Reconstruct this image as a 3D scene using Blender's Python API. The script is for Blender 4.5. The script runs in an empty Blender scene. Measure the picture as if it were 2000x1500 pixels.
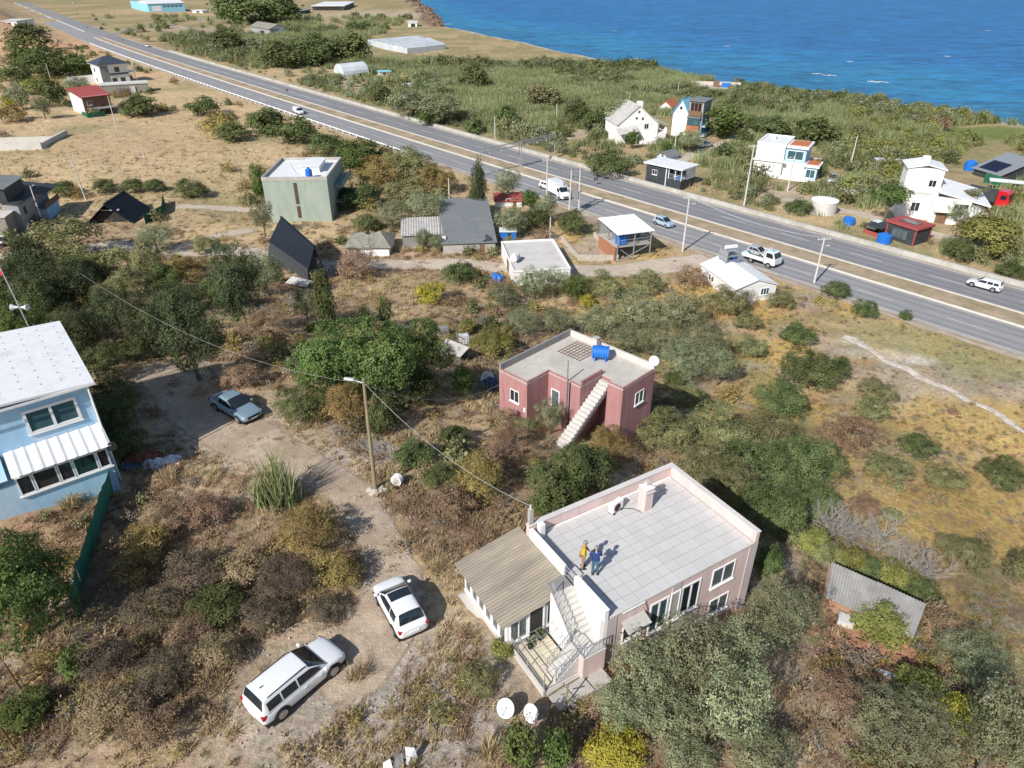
import bpy, bmesh, math, random
import numpy as np
from mathutils import Vector, Matrix

SC = bpy.context.scene
COL = SC.collection
rnd = random.Random(7)
R = math.radians

# ------------------------------------------------------------------ camera
ZC = 28.5                      # drone height above the yard
PITCH = R(31.0)
FPX = 1390.0                   # focal length in pixels of the 2000 px wide photograph
cam_d = bpy.data.cameras.new('camera')
cam_d.sensor_width = 36.0
cam_d.lens = 36.0 * FPX / 2000.0
cam_d.clip_start = 0.5
cam_d.clip_end = 20000.0
cam = bpy.data.objects.new('camera', cam_d)
COL.objects.link(cam)
cam.location = (0, 0, ZC)
cam.rotation_euler = (R(90) - PITCH, 0, 0)
SC.camera = cam
SC.render.resolution_x, SC.render.resolution_y = 1024, 768

# ------------------------------------------------------------------ sky, sun, exposure
SUN_AZ, SUN_EL = 36.0, 37.5    # shadows fall 36 degrees to the right of straight ahead
w = bpy.data.worlds.new('World')
SC.world = w
w.use_nodes = True
nt = w.node_tree
sky = nt.nodes.new('ShaderNodeTexSky')
sky.sky_type = 'NISHITA'
sky.sun_disc = False
sky.sun_elevation = R(SUN_EL)
sky.sun_rotation = R(180 + SUN_AZ)
sky.air_density = 1.0
sky.dust_density = 0.7
sky.ozone_density = 1.0
bgn = nt.nodes['Background']
bgn.inputs['Strength'].default_value = 0.1
nt.links.new(sky.outputs['Color'], bgn.inputs['Color'])
sun_d = bpy.data.lights.new('sun', 'SUN')
sun_d.energy = 5.0
sun_d.angle = R(0.53)
sun_d.color = (1.0, 0.955, 0.89)
sun = bpy.data.objects.new('sun', sun_d)
COL.objects.link(sun)
sdir = Vector((math.sin(R(SUN_AZ)) * math.cos(R(SUN_EL)), math.cos(R(SUN_AZ)) * math.cos(R(SUN_EL)), -math.sin(R(SUN_EL))))
sun.rotation_euler = sdir.to_track_quat('-Z', 'Y').to_euler()
sun.location = (-60, -80, 90)
SC.view_settings.view_transform = 'Standard'
SC.view_settings.look = 'None'
SC.view_settings.exposure = 0.2
SC.view_settings.gamma = 1.0
SC.view_settings.use_curve_mapping = False

# ------------------------------------------------------------------ measuring: photograph pixel -> point of the place
CP, SP = math.cos(PITCH), math.sin(PITCH)
def ray(px, py):
    u = (px - 1000) / FPX; v = (750 - py) / FPX
    return np.array([u, CP + v * SP, -SP + v * CP])
def P(px, py, z):
    r = ray(px, py); t = (z - ZC) / r[2]
    return Vector((r[0] * t, r[1] * t, z))
def zat(q, py):
    """height at which the vertical through q is seen at image row py"""
    v = (750 - py) / FPX
    Y = q[1]
    return ZC + Y * (v * CP - SP) / (CP + v * SP)
def pxm(q):
    """pixels per metre across the view at a point"""
    return FPX / (q[1] * CP - (q[2] - ZC) * SP)

# highway centre line: y as a function of x, at height RZ
RZ = -11.5
_cl = [(174, 66), (272, 101.5), (416, 147.5), (544, 188.5), (640, 219.5), (787, 261), (900, 296.5), (1000, 328), (1100, 357), (1260, 406), (1560, 497.5), (1670, 531), (1780, 562.5), (1890, 595.5), (2000, 626)]
_cw = np.array([P(a, b, RZ)[:2] for a, b in _cl])
_pc = np.polyfit(_cw[:, 0] / 100.0, _cw[:, 1], 4, w=1.0 / np.sqrt(np.abs(_cw[:, 1])))
_x0, _x1 = _cw[:, 0].min(), 110.0
def cly(x):
    x = np.asarray(x, float)
    xc = np.clip(x, _x0, _x1)
    s = np.polyval(np.polyder(_pc), xc / 100.0) / 100.0
    return np.polyval(_pc, xc / 100.0) + s * (x - xc)
_xs = np.linspace(-620, 330, 1900)
_ys = cly(_xs)
_d = np.stack([np.gradient(_xs), np.gradient(_ys)], 1); _d /= np.linalg.norm(_d, axis=1)[:, None]
_nn = np.stack([-_d[:, 1], _d[:, 0]], 1)
_nn *= np.sign(_nn[:, 1])[:, None]            # points away from the camera (towards the sea)
def road_line(off, x0=-620, x1=330, step=1):
    """points of the line parallel to the road centre at a signed distance"""
    k = (_xs >= x0) & (_xs <= x1)
    p = np.stack([_xs, _ys], 1)[k] + _nn[k] * off
    return p[::step]
_cosr = np.interp
def road_d(x, y):
    """signed distance from the road centre line, + towards the sea (approximate)"""
    x = np.asarray(x, float); y = np.asarray(y, float)
    dx = 2.0
    s = (cly(x + dx) - cly(x - dx)) / (2 * dx)
    return (y - cly(x)) / np.sqrt(1 + s * s)

SEA_Z = -15.0
_sh = [(770, -12), (800, 0), (830, 25), (852, 50), (920, 66), (1000, 82), (1130, 112), (1250, 137), (1350, 157), (1440, 169), (1520, 182), (1620, 192), (1735, 207), (1800, 217), (1900, 236), (2000, 249)]
_sw = np.array([P(a, b, SEA_Z)[:2] for a, b in _sh])[::-1]   # x from + to -
_o = np.argsort(_sw[:, 0]); _sw = _sw[_o]
def shore_y(x):
    x = np.asarray(x, float)
    y = np.interp(x, _sw[:, 0], _sw[:, 1])
    sl = (_sw[-1, 1] - _sw[-3, 1]) / (_sw[-1, 0] - _sw[-3, 0])
    y = np.where(x > _sw[-1, 0], _sw[-1, 1] + sl * .8 * (x - _sw[-1, 0]), y)
    y = np.where(x < _sw[0, 0], _sw[0, 1] + (_sw[0, 0] - x) * 6.0, y)
    return y
def sst(a, b, x):
    t = np.clip((x - a) / (b - a), 0, 1); return t * t * (3 - 2 * t)
def wav(x, y, k, s):
    return np.sin(x * k + s) * np.cos(y * k * 1.13 + 1.7 * s) + .6 * np.sin(x * k * 1.9 + y * k * 1.3 + 2.1 * s) + .4 * np.cos(y * k * 2.7 - x * k * 2.2 + s)
def T(x, y):
    """height of the ground"""
    x = np.asarray(x, float); y = np.asarray(y, float)
    d = road_d(x, y)
    rise = 11.5 * sst(22 + 11, 78 + 11, -d) * (1 - sst(42, 108, y))
    z = RZ + rise
    # towards the sea the land falls a little, then dips under the water
    sy = shore_y(x)
    z = z - 2.3 * sst(0, 1, np.clip((d - 14) / 120.0, 0, 1))
    bank = sst(0, 60, y - sy + 6)
    z = np.where(y > sy - 6, z - bank * 12.0, z)
    amp = sst(12.5, 20, np.abs(d)) * (0.10 + 0.16 * sst(60, 120, y))
    z = z + amp * (wav(x, y, .21, 1.0) * .55 + wav(x, y, .055, 3.0))
    # cut slope to the left of the road at the far left end
    z = z + 20.0 * sst(14, 60, -d) * sst(-225, -290, x) * sst(380, 470, y)
    # small lift of bank in front of the blue house
    z = z + 1.6 * np.exp(-((x + 33) ** 2 / 70.0 + (y - 31.0) ** 2 / 14.0))
    return z
def Tz(x, y): return float(T(x, y))
_ts = np.concatenate([np.linspace(12, 140, 700), np.linspace(140, 1100, 1500)[1:]])
def G(px, py, off=0.0):
    """point of the ground (plus off metres) seen at a pixel"""
    r = ray(px, py)
    x, y, z = r[0] * _ts, r[1] * _ts, ZC + r[2] * _ts
    h = z - T(x, y) - off
    k = np.argmax(h < 0)
    if h[k] >= 0: k = len(_ts) - 1
    a, b = _ts[max(k - 1, 0)], _ts[k]
    for _ in range(26):
        m = .5 * (a + b)
        if ZC + r[2] * m - T(r[0] * m, r[1] * m) - off < 0: b = m
        else: a = m
    return Vector((r[0] * b, r[1] * b, ZC + r[2] * b))

# ------------------------------------------------------------------ materials
MATS = {}
def M(name, col, rough=.85, var=.18, scale=2.5, bump=0.0, bscale=25.0, metal=0.0, col2=None, fac2=.5, scale2=.6, spec=.35, coat=0.0, aniso=None, coord='Object', objvar=0.0):
    m = bpy.data.materials.new(name); m.use_nodes = True
    t = m.node_tree; N = t.nodes; L = t.links
    b = N['Principled BSDF']
    b.inputs['Roughness'].default_value = rough
    b.inputs['Metallic'].default_value = metal
    b.inputs['Specular IOR Level'].default_value = spec
    b.inputs['Coat Weight'].default_value = coat
    tc = N.new('ShaderNodeTexCoord'); src = tc.outputs[coord]
    if aniso:
        mp = N.new('ShaderNodeMapping'); mp.inputs['Scale'].default_value = aniso
        L.new(src, mp.inputs['Vector']); src = mp.outputs['Vector']
    n1 = N.new('ShaderNodeTexNoise'); n1.inputs['Scale'].default_value = scale; n1.inputs['Detail'].default_value = 6; n1.inputs['Roughness'].default_value = .65
    L.new(src, n1.inputs['Vector'])
    mx = N.new('ShaderNodeMix'); mx.data_type = 'RGBA'
    c = Vector(col[:3])
    mx.inputs['A'].default_value = (*(c * (1 - var)), 1); mx.inputs['B'].default_value = (*(c * (1 + var)), 1)
    rm = N.new('ShaderNodeMapRange'); rm.inputs['From Min'].default_value = .3; rm.inputs['From Max'].default_value = .7
    L.new(n1.outputs['Fac'], rm.inputs['Value']); L.new(rm.outputs['Result'], mx.inputs['Factor'])
    out = mx.outputs['Result']
    if col2:
        n2 = N.new('ShaderNodeTexNoise'); n2.inputs['Scale'].default_value = scale2; n2.inputs['Detail'].default_value = 5; n2.inputs['Roughness'].default_value = .7
        L.new(src, n2.inputs['Vector'])
        r2 = N.new('ShaderNodeMapRange'); r2.inputs['From Min'].default_value = 1 - fac2 - .12; r2.inputs['From Max'].default_value = 1 - fac2 + .12
        L.new(n2.outputs['Fac'], r2.inputs['Value'])
        m2 = N.new('ShaderNodeMix'); m2.data_type = 'RGBA'; m2.inputs['B'].default_value = (*col2, 1)
        L.new(r2.outputs['Result'], m2.inputs['Factor']); L.new(out, m2.inputs['A']); out = m2.outputs['Result']
    if objvar:
        oi = N.new('ShaderNodeObjectInfo'); r3 = N.new('ShaderNodeMapRange'); r3.inputs['To Min'].default_value = 1 - objvar; r3.inputs['To Max'].default_value = 1 + objvar
        L.new(oi.outputs['Random'], r3.inputs['Value']); hv = N.new('ShaderNodeHueSaturation'); L.new(r3.outputs['Result'], hv.inputs['Value']); L.new(out, hv.inputs['Color']); out = hv.outputs['Color']
    L.new(out, b.inputs['Base Color'])
    if bump:
        n3 = N.new('ShaderNodeTexNoise'); n3.inputs['Scale'].default_value = bscale; n3.inputs['Detail'].default_value = 4
        L.new(src, n3.inputs['Vector'])
        bp = N.new('ShaderNodeBump'); bp.inputs['Strength'].default_value = bump; bp.inputs['Distance'].default_value = .05
        L.new(n3.outputs['Fac'], bp.inputs['Height']); L.new(bp.outputs['Normal'], b.inputs['Normal'])
    MATS[name] = m
    return m

def leaf_mat(name, c1, c2, c3=None, trans=.28, hue=.02):
    """foliage: each leaf takes a tone between c1 and c2, each plant shifts a little, clumps vary"""
    m = bpy.data.materials.new(name); m.use_nodes = True
    t = m.node_tree; N = t.nodes; L = t.links
    N.remove(N['Principled BSDF'])
    at = N.new('ShaderNodeAttribute'); at.attribute_name = 'v'
    tc = N.new('ShaderNodeTexCoord')
    nz = N.new('ShaderNodeTexNoise'); nz.inputs['Scale'].default_value = 2.2; nz.inputs['Detail'].default_value = 3
    L.new(tc.outputs['Object'], nz.inputs['Vector'])
    ad = N.new('ShaderNodeMath'); ad.operation = 'MULTIPLY_ADD'; ad.inputs[1].default_value = .62
    sb = N.new('ShaderNodeMath'); sb.operation = 'MULTIPLY_ADD'; sb.inputs[1].default_value = 1.2; sb.inputs[2].default_value = -.42
    L.new(nz.outputs['Fac'], sb.inputs[0]); L.new(at.outputs['Fac'], ad.inputs[0]); L.new(sb.outputs[0], ad.inputs[2])
    rp = N.new('ShaderNodeValToRGB')
    e = rp.color_ramp.elements
    e[0].color = (*c1, 1); e[1].color = (*c2, 1)
    if c3:
        x = e.new(.93); x.color = (*c3, 1); e[1].position = .74 if e[1].position == 1 else e[1].position
        e[-1].position = .95
    L.new(ad.outputs[0], rp.inputs['Fac'])
    oi = N.new('ShaderNodeObjectInfo')
    hs = N.new('ShaderNodeHueSaturation')
    r1 = N.new('ShaderNodeMapRange'); r1.inputs['To Min'].default_value = .5 - hue; r1.inputs['To Max'].default_value = .5 + hue
    r2 = N.new('ShaderNodeMapRange'); r2.inputs['To Min'].default_value = .86; r2.inputs['To Max'].default_value = 1.14
    L.new(oi.outputs['Random'], r1.inputs['Value']); L.new(oi.outputs['Random'], r2.inputs['Value'])
    ge = N.new('ShaderNodeNewGeometry'); nw = N.new('ShaderNodeTexNoise'); nw.inputs['Scale'].default_value = .07; nw.inputs['Detail'].default_value = 3; L.new(ge.outputs['Position'], nw.inputs['Vector'])
    r4 = N.new('ShaderNodeMapRange'); r4.inputs['From Min'].default_value = .3; r4.inputs['From Max'].default_value = .7; r4.inputs['To Min'].default_value = .8; r4.inputs['To Max'].default_value = 1.2; L.new(nw.outputs['Fac'], r4.inputs['Value'])
    mv = N.new('ShaderNodeMath'); mv.operation = 'MULTIPLY'; L.new(r2.outputs['Result'], mv.inputs[0]); L.new(r4.outputs['Result'], mv.inputs[1])
    L.new(r1.outputs['Result'], hs.inputs['Hue']); L.new(mv.outputs[0], hs.inputs['Value'])
    L.new(rp.outputs['Color'], hs.inputs['Color'])
    df = N.new('ShaderNodeBsdfDiffuse'); tr = N.new('ShaderNodeBsdfTranslucent'); mx = N.new('ShaderNodeMixShader')
    mx.inputs['Fac'].default_value = trans
    L.new(hs.outputs['Color'], df.inputs['Color']); L.new(hs.outputs['Color'], tr.inputs['Color'])
    L.new(df.outputs[0], mx.inputs[1]); L.new(tr.outputs[0], mx.inputs[2])
    L.new(mx.outputs[0], N['Material Output'].inputs['Surface'])
    MATS[name] = m
    return m

M('white_paint', (.74, .74, .73), .7, .06, 1.5, .05, 40, col2=(.58, .57, .54), fac2=.33, scale2=.9)
M('white_metal', (.72, .73, .74), .45, .05, 2, col2=(.55, .55, .54), fac2=.35, scale2=.7)
M('white_pvc', (.78, .78, .78), .35, .03, 3)
M('pale_pink', (.66, .505, .475), .9, .08, 1.0, .08, 30, col2=(.52, .43, .41), fac2=.42, scale2=1.5, aniso=(1.2, 1.2, .16))
M('white_wash', (.78, .77, .75), .85, .04, 2, col2=(.62, .60, .57), fac2=.36, scale2=1.6, aniso=(1.2, 1.2, .2))
M('grey_mauve', (.50, .435, .43), .9, .08, 1.5, .05, 30)
M('dark_rose', (.375, .185, .185), .92, .09, 1.0, .08, 30, col2=(.44, .28, .265), fac2=.40, scale2=1.4, aniso=(1.2, 1.2, .16))
M('concrete', (.43, .405, .37), .9, .14, 2.2, .2, 20, col2=(.33, .315, .295), fac2=.45, scale2=.5)
M('pale_concrete', (.56, .54, .51), .9, .1, 2.0, .15, 20, col2=(.46, .44, .41), fac2=.42, scale2=.5)
M('dark_concrete', (.24, .235, .23), .9, .15, 2.2, .2, 20)
M('render_grey', (.30, .31, .32), .9, .12, 1.4, .1, 20)
M('tile_grey', (.55, .54, .53), .7, .06, .8, .03, 30, col2=(.465, .455, .44), fac2=.46, scale2=.35, objvar=.045, coord='Object')
M('grout', (.23, .225, .22), .9, .15, 3)
M('tile_cream', (.60, .53, .40), .6, .06, 2, objvar=.06)
M('fibre_cement', (.33, .285, .225), .9, .13, 1.6, .1, 30, col2=(.235, .21, .175), fac2=.46, scale2=.7, aniso=(.35, 2.2, 1))
M('old_sheet', (.47, .455, .43), .85, .14, 1.5, .1, 25, col2=(.36, .345, .32), fac2=.46, scale2=.6)
M('grey_roof', (.17, .185, .195), .85, .1, 1.2, .1, 20, col2=(.21, .215, .21), fac2=.4, scale2=.35)
M('rust_roof', (.27, .26, .22), .9, .2, 1.2, .1, 20, col2=(.17, .16, .12), fac2=.45, scale2=.5)
M('black_roof', (.012, .017, .026), .6, .2, 1.5, .0, 20, spec=.2)
M('navy_roof', (.045, .06, .08), .55, .15, 1.5)
M('dark_cladding', (.045, .05, .055), .6, .2, 1.5)
M('green_render', (.30, .36, .305), .92, .1, 1.0, .1, 20, col2=(.36, .38, .34), fac2=.4, scale2=.5, aniso=(1, 1, .3))
M('blue_render', (.35, .55, .74), .9, .07, .9, .05, 20, col2=(.55, .66, .74), fac2=.38, scale2=.5, aniso=(1, 1, .4))
M('blue_trim', (.05, .30, .62), .5, .05, 2)
M('blue_plastic', (.02, .16, .55), .35, .08, 3, spec=.5)
M('cyan_paint', (.25, .55, .70), .6, .08, 2)
M('orange_tile', (.45, .15, .07), .85, .15, 4, .1, 20)
M('red_roof', (.33, .07, .065), .75, .12, 2)
M('red_paint', (.55, .02, .03), .35, .06, 2, spec=.5)
M('red_brick', (.36, .15, .085), .9, .2, 5, .15, 20, col2=(.30, .16, .10), fac2=.45, scale2=1.5, objvar=.15)
M('brown_wood', (.19, .11, .065), .8, .25, 3, .1, 20, aniso=(1, 1, .15))
M('pole_wood', (.26, .205, .135), .85, .22, 3, .1, 30, aniso=(4, 4, .2))
M('grey_wood', (.30, .28, .26), .9, .25, 4, .1, 20)
M('stone_wall', (.27, .25, .22), .95, .3, 5, .4, 8)
M('stone', (.48, .43, .37), .95, .2, 3, .3, 8)
M('galvanised', (.43, .45, .47), .45, .1, 4, metal=.6)
M('dark_iron', (.06, .06, .065), .55, .15, 4, metal=.4)
M('rust_iron', (.14, .06, .035), .85, .3, 6)
M('glass_dark', (.018, .025, .032), .06, .1, 2, spec=.8)
M('glass_blue', (.045, .10, .12), .08, .15, 1.5, spec=.8)
M('glass_grey', (.10, .12, .13), .1, .2, 1.0, spec=.7)
M('interior_dark', (.03, .028, .026), .8, .2, 2)
M('curtain', (.40, .38, .36), .9, .1, 6)
M('solar_cell', (.012, .016, .035), .12, .1, 3, spec=.7)
M('car_white', (.76, .77, .78), .22, .01, 1, spec=.5, coat=.6)
M('car_blue', (.26, .37, .44), .25, .02, 1, metal=.35, coat=.6)
M('car_silverblue', (.40, .52, .62), .25, .02, 1, metal=.2, coat=.6)
M('car_black', (.012, .012, .014), .22, .01, 1, spec=.5, coat=.6)
M('car_silver', (.52, .54, .56), .25, .02, 1, metal=.4, coat=.6)
M('car_red', (.5, .015, .02), .3, .02, 1, coat=.6)
M('tyre', (.02, .02, .021), .8, .1, 5)
M('rim', (.42, .43, .45), .35, .05, 4, metal=.7)
M('black_trim', (.02, .02, .022), .5, .1, 4)
M('lamp_red', (.42, .012, .015), .2, .02, 3, spec=.6)
M('lamp_clear', (.55, .58, .6), .12, .02, 3, spec=.7)
M('plate_white', (.75, .75, .72), .5, .02, 3)
M('dish_white', (.56, .565, .565), .5, .06, 3)
M('tarp_red', (.22, .07, .05), .8, .2, 3)
M('tarp_blue', (.05, .09, .16), .7, .2, 3)
M('tarp_green', (.02, .13, .075), .8, .2, 3)
M('green_carpet', (.02, .115, .06), .9, .15, 2)
M('plastic_film', (.60, .63, .66), .35, .08, .6, col2=(.45, .49, .52), fac2=.45, scale2=.15)
M('skin', (.42, .25, .18), .6, .05, 5)
M('shirt_yellow', (.48, .34, .03), .85, .12, 8)
M('trousers_tan', (.36, .20, .14), .9, .12, 8)
M('shirt_blue', (.02, .05, .17), .85, .15, 8)
M('jeans', (.055, .12, .17), .9, .12, 8)
M('hair_grey', (.25, .245, .24), .9, .15, 8)
M('shoe', (.03, .03, .028), .7, .1, 8)
M('asphalt_near', (.285, .283, .288), .9, .07, .25, .15, 60, col2=(.245, .245, .252), fac2=.45, scale2=.12)
M('asphalt_far', (.225, .223, .230), .9, .07, .25, .15, 60, col2=(.25, .248, .252), fac2=.45, scale2=.12)
M('barrier_concrete', (.40, .385, .35), .9, .16, .8, .2, 20, col2=(.30, .29, .26), fac2=.42, scale2=.3)
M('kerb', (.62, .58, .52), .9, .14, 1.5, .2, 20)
M('road_paint', (.56, .56, .54), .8, .14, 3)
M('track_earth', (.43, .35, .275), .97, .16, .9, .5, 14, col2=(.33, .255, .19), fac2=.45, scale2=.35)
M('median_earth', (.40, .31, .22), .97, .22, .6, .5, 12, col2=(.25, .21, .12), fac2=.48, scale2=.25)
M('rubble', (.50, .45, .40), .95, .25, 1.5, .5, 10)
M('flag_red', (.5, .03, .03), .8, .05, 3)

# ------------------------------------------------------------------ mesh helpers
class MB:
    def __init__(s): s.v = []; s.f = []
    def add(s, v, f):
        o = len(s.v); s.v += [tuple(q) for q in v]; s.f += [tuple(i + o for i in q) for q in f]; return s
    def box(s, x0, x1, y0, y1, z0, z1):
        v = [(x0, y0, z0), (x1, y0, z0), (x1, y1, z0), (x0, y1, z0), (x0, y0, z1), (x1, y0, z1), (x1, y1, z1), (x0, y1, z1)]
        return s.add(v, [(3, 2, 1, 0), (4, 5, 6, 7), (0, 1, 5, 4), (1, 2, 6, 5), (2, 3, 7, 6), (3, 0, 4, 7)])
    def prism(s, poly, z0, z1):
        n = len(poly); a = sum(poly[i][0] * poly[(i + 1) % n][1] - poly[(i + 1) % n][0] * poly[i][1] for i in range(n))
        if a < 0: poly = poly[::-1]
        za = z0 if hasattr(z0, '__len__') else [z0] * n
        v = [(q[0], q[1], za[i]) for i, q in enumerate(poly)] + [(q[0], q[1], z1) for q in poly]
        return s.add(v, [tuple(range(n))[::-1], tuple(range(n, 2 * n))] + [(i, (i + 1) % n, n + (i + 1) % n, n + i) for i in range(n)])
    def tube(s, p0, p1, r0, r1=None, n=8):
        r1 = r0 if r1 is None else r1
        p0 = Vector(p0); p1 = Vector(p1); d = (p1 - p0)
        if d.length < 1e-6: return s
        d.normalize(); a = d.orthogonal().normalized(); b = d.cross(a)
        v = []
        for p, r in ((p0, r0), (p1, r1)):
            v += [p + (a * math.cos(2 * math.pi * k / n) + b * math.sin(2 * math.pi * k / n)) * r for k in range(n)]
        return s.add(v, [(k, (k + 1) % n, n + (k + 1) % n, n + k) for k in range(n)] + [tuple(range(n))[::-1], tuple(range(n, 2 * n))])
    def path(s, pts, r, n=6):
        for a, b in zip(pts[:-1], pts[1:]): s.tube(a, b, r, r, n)
        return s
    def bar(s, p0, p1, w, h):
        """square bar between two points"""
        p0 = Vector(p0); p1 = Vector(p1); d = (p1 - p0).normalized()
        up = Vector((0, 0, 1)) if abs(d.z) < .95 else Vector((1, 0, 0))
        a = d.cross(up).normalized() * (w / 2); b = a.cross(d).normalized() * (h / 2)
        v = [p0 - a - b, p0 + a - b, p0 + a + b, p0 - a + b, p1 - a - b, p1 + a - b, p1 + a + b, p1 - a + b]
        return s.add(v, [(3, 2, 1, 0), (4, 5, 6, 7), (0, 1, 5, 4), (1, 2, 6, 5), (2, 3, 7, 6), (3, 0, 4, 7)])
    def lathe(s, prof, c=(0, 0, 0), n=16, axis='z'):
        v = []
        for r, z in prof:
            for k in range(n):
                a = 2 * math.pi * k / n; q = (r * math.cos(a), r * math.sin(a), z)
                if axis == 'x': q = (q[2], q[0], q[1])
                if axis == 'y': q = (q[0], q[2], q[1])
                v.append((q[0] + c[0], q[1] + c[1], q[2] + c[2]))
        f = []
        for i in range(len(prof) - 1):
            for k in range(n): f.append((i * n + k, i * n + (k + 1) % n, (i + 1) * n + (k + 1) % n, (i + 1) * n + k))
        f += [tuple(range(n))[::-1], tuple((len(prof) - 1) * n + k for k in range(n))]
        return s.add(v, f)
    def slab(s, pts, th):
        """a plate of given thickness below a polygon in space"""
        n = len(pts); p = [Vector(q) for q in pts]
        nm = (p[1] - p[0]).cross(p[2] - p[0]).normalized()
        if nm.z < 0: p = p[::-1]; nm = -nm
        v = p + [q - nm * th for q in p]
        return s.add(v, [tuple(range(n)), tuple(range(n, 2 * n))[::-1]] + [((i + 1) % n, i, n + i, n + (i + 1) % n) for i in range(n)])
    def corr(s, A, B, C, D, n, amp, th=.02, flat=0.0):
        """corrugated sheet A-B (across the ribs) to D-C (down the ribs), n waves"""
        A, B, C, D = map(Vector, (A, B, C, D)); nm = (B - A).cross(D - A).normalized()
        if nm.z < 0: nm = -nm
        m = n * 4; top = []; bot = []
        for i in range(m + 1):
            t = i / m; h = amp * math.sin(2 * math.pi * n * t)
            if flat: h = amp * (1 if math.sin(2 * math.pi * n * t) > flat else 0)
            for q in (A.lerp(B, t), D.lerp(C, t)): top.append(q + nm * h); bot.append(q + nm * (h - th))
        f = []
        for i in range(m):
            a = 2 * i
            f += [(a, a + 2, a + 3, a + 1)]
        k = len(top)
        f2 = [tuple(j + k for j in q[::-1]) for q in f]
        e = [(2 * i, 2 * i + k, 2 * i + 2 + k, 2 * i + 2) for i in range(m)] + [(2 * i + 1, 2 * i + 3, 2 * i + 3 + k, 2 * i + 1 + k) for i in range(m)]
        return s.add(top + bot, f + f2 + e)
    def mesh(s, name, mat=None, smooth=False):
        me = bpy.data.meshes.new(name); me.from_pydata(s.v, [], s.f); me.update()
        if mat: me.materials.append(MATS[mat] if isinstance(mat, str) else mat)
        if smooth: me.polygons.foreach_set('use_smooth', [True] * len(me.polygons))
        return me
    def build(s, name, mat, parent=None, smooth=False, bevel=0, recalc=True):
        me = s.mesh(name, mat, smooth)
        if recalc:
            bm = bmesh.new(); bm.from_mesh(me); bmesh.ops.recalc_face_normals(bm, faces=bm.faces); bm.to_mesh(me); bm.free()
        o = link(name, me, parent)
        if bevel:
            b = o.modifiers.new('bevel', 'BEVEL'); b.width = bevel; b.segments = 2; b.limit_method = 'ANGLE'
        return o
def link(name, data, parent=None):
    o = bpy.data.objects.new(name, data); COL.objects.link(o)
    if parent: o.parent = parent
    return o
def tag(o, label, cat, group=None):
    o['label'] = label; o['category'] = cat
    if group: o['group'] = group
    return o
def struct(o, kind='structure', label=None):
    o['kind'] = kind
    if label: o['label'] = label
    return o
def thing(name, label, cat, loc=(0, 0, 0), rz=0.0, group=None):
    o = bpy.data.objects.new(name, None); o.empty_display_size = .3; COL.objects.link(o)
    o.location = loc; o.rotation_euler = (0, 0, rz)
    return tag(o, label, cat, group)
def B(*a): return MB().box(*a)
def copy_tree(o, parent=None):
    c = o.copy(); COL.objects.link(c); c.parent = parent
    for ch in list(o.children): copy_tree(ch, c)
    return c
def frame(z, A, Bp, C, rot90=False):
    """origin, yaw, lengths from three roof corner pixels at height z: A to B is the x side, A to C the y side"""
    a, b, c = P(*A, z), P(*Bp, z), P(*C, z)
    u = (b - a); v = (c - a)
    au = math.atan2(u.y, u.x); av = math.atan2(v.y, v.x) - math.pi / 2
    d = (av - au + math.pi) % (2 * math.pi) - math.pi
    yaw = au + d * v.length / (u.length + v.length)
    return a, yaw, u.length, v.length
def window(par, o, ux, w, h, n=2, fm='white_pvc', gm='glass_dark', sill=True, fw=.06, pr=.05, name='window', hs=0):
    """frame, panes and sill on a wall; o = lower left corner, outside is to the right of direction ux"""
    o = Vector(o); u = Vector((ux[0], ux[1], 0)).normalized(); nn = Vector((u.y, -u.x, 0)); zz = Vector((0, 0, 1))
    def bx(mb, a0, a1, b0, b1, d0, d1):
        v = []
        for b in (b0, b1):
            for a, d in ((a0, d0), (a1, d0), (a1, d1), (a0, d1)): v.append(o + u * a + zz * b + nn * d)
        mb.add(v, [(3, 2, 1, 0), (4, 5, 6, 7), (0, 1, 5, 4), (1, 2, 6, 5), (2, 3, 7, 6), (3, 0, 4, 7)])
    m = MB()
    bx(m, 0, fw, 0, h, -.02, pr); bx(m, w - fw, w, 0, h, -.02, pr); bx(m, fw, w - fw, 0, fw, -.02, pr); bx(m, fw, w - fw, h - fw, h, -.02, pr)
    for k in range(1, n): bx(m, w * k / n - fw / 2, w * k / n + fw / 2, fw, h - fw, -.02, pr - .003)
    f = m.build(name, fm, par)
    for k in range(n):
        g = MB(); bx(g, w * k / n + fw * .4, w * (k + 1) / n - fw * .4, fw * .8, h - fw * .8, -.03, .012); g.build('pane', gm, f)
    if sill:
        g = MB(); bx(g, -.06, w + .06, -.07, -.004, -.02, .11); g.build('sill', fm, f)
    return f
# ================================================================== THE SETTING
def hnoise(x, y, s):
    """cheap value noise in numpy, 0..1"""
    xi = np.floor(x).astype(np.int64); yi = np.floor(y).astype(np.int64); xf = x - xi; yf = y - yi
    def h(a, b):
        n = (a * 374761393 + b * 668265263 + s * 974634777) & 0xffffffff
        n = ((n ^ (n >> 13)) * 1274126177) & 0xffffffff
        return ((n ^ (n >> 16)) & 0xffff) / 65535.0
    u = xf * xf * (3 - 2 * xf); v = yf * yf * (3 - 2 * yf)
    return (h(xi, yi) * (1 - u) + h(xi + 1, yi) * u) * (1 - v) + (h(xi, yi + 1) * (1 - u) + h(xi + 1, yi + 1) * u) * v
def fbm(x, y, s, o=4):
    t = 0; a = .5; n = 0
    for k in range(o):
        t = t + a * hnoise(x * 2 ** k, y * 2 ** k, s + k); n += a; a *= .55
    return t / n

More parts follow.
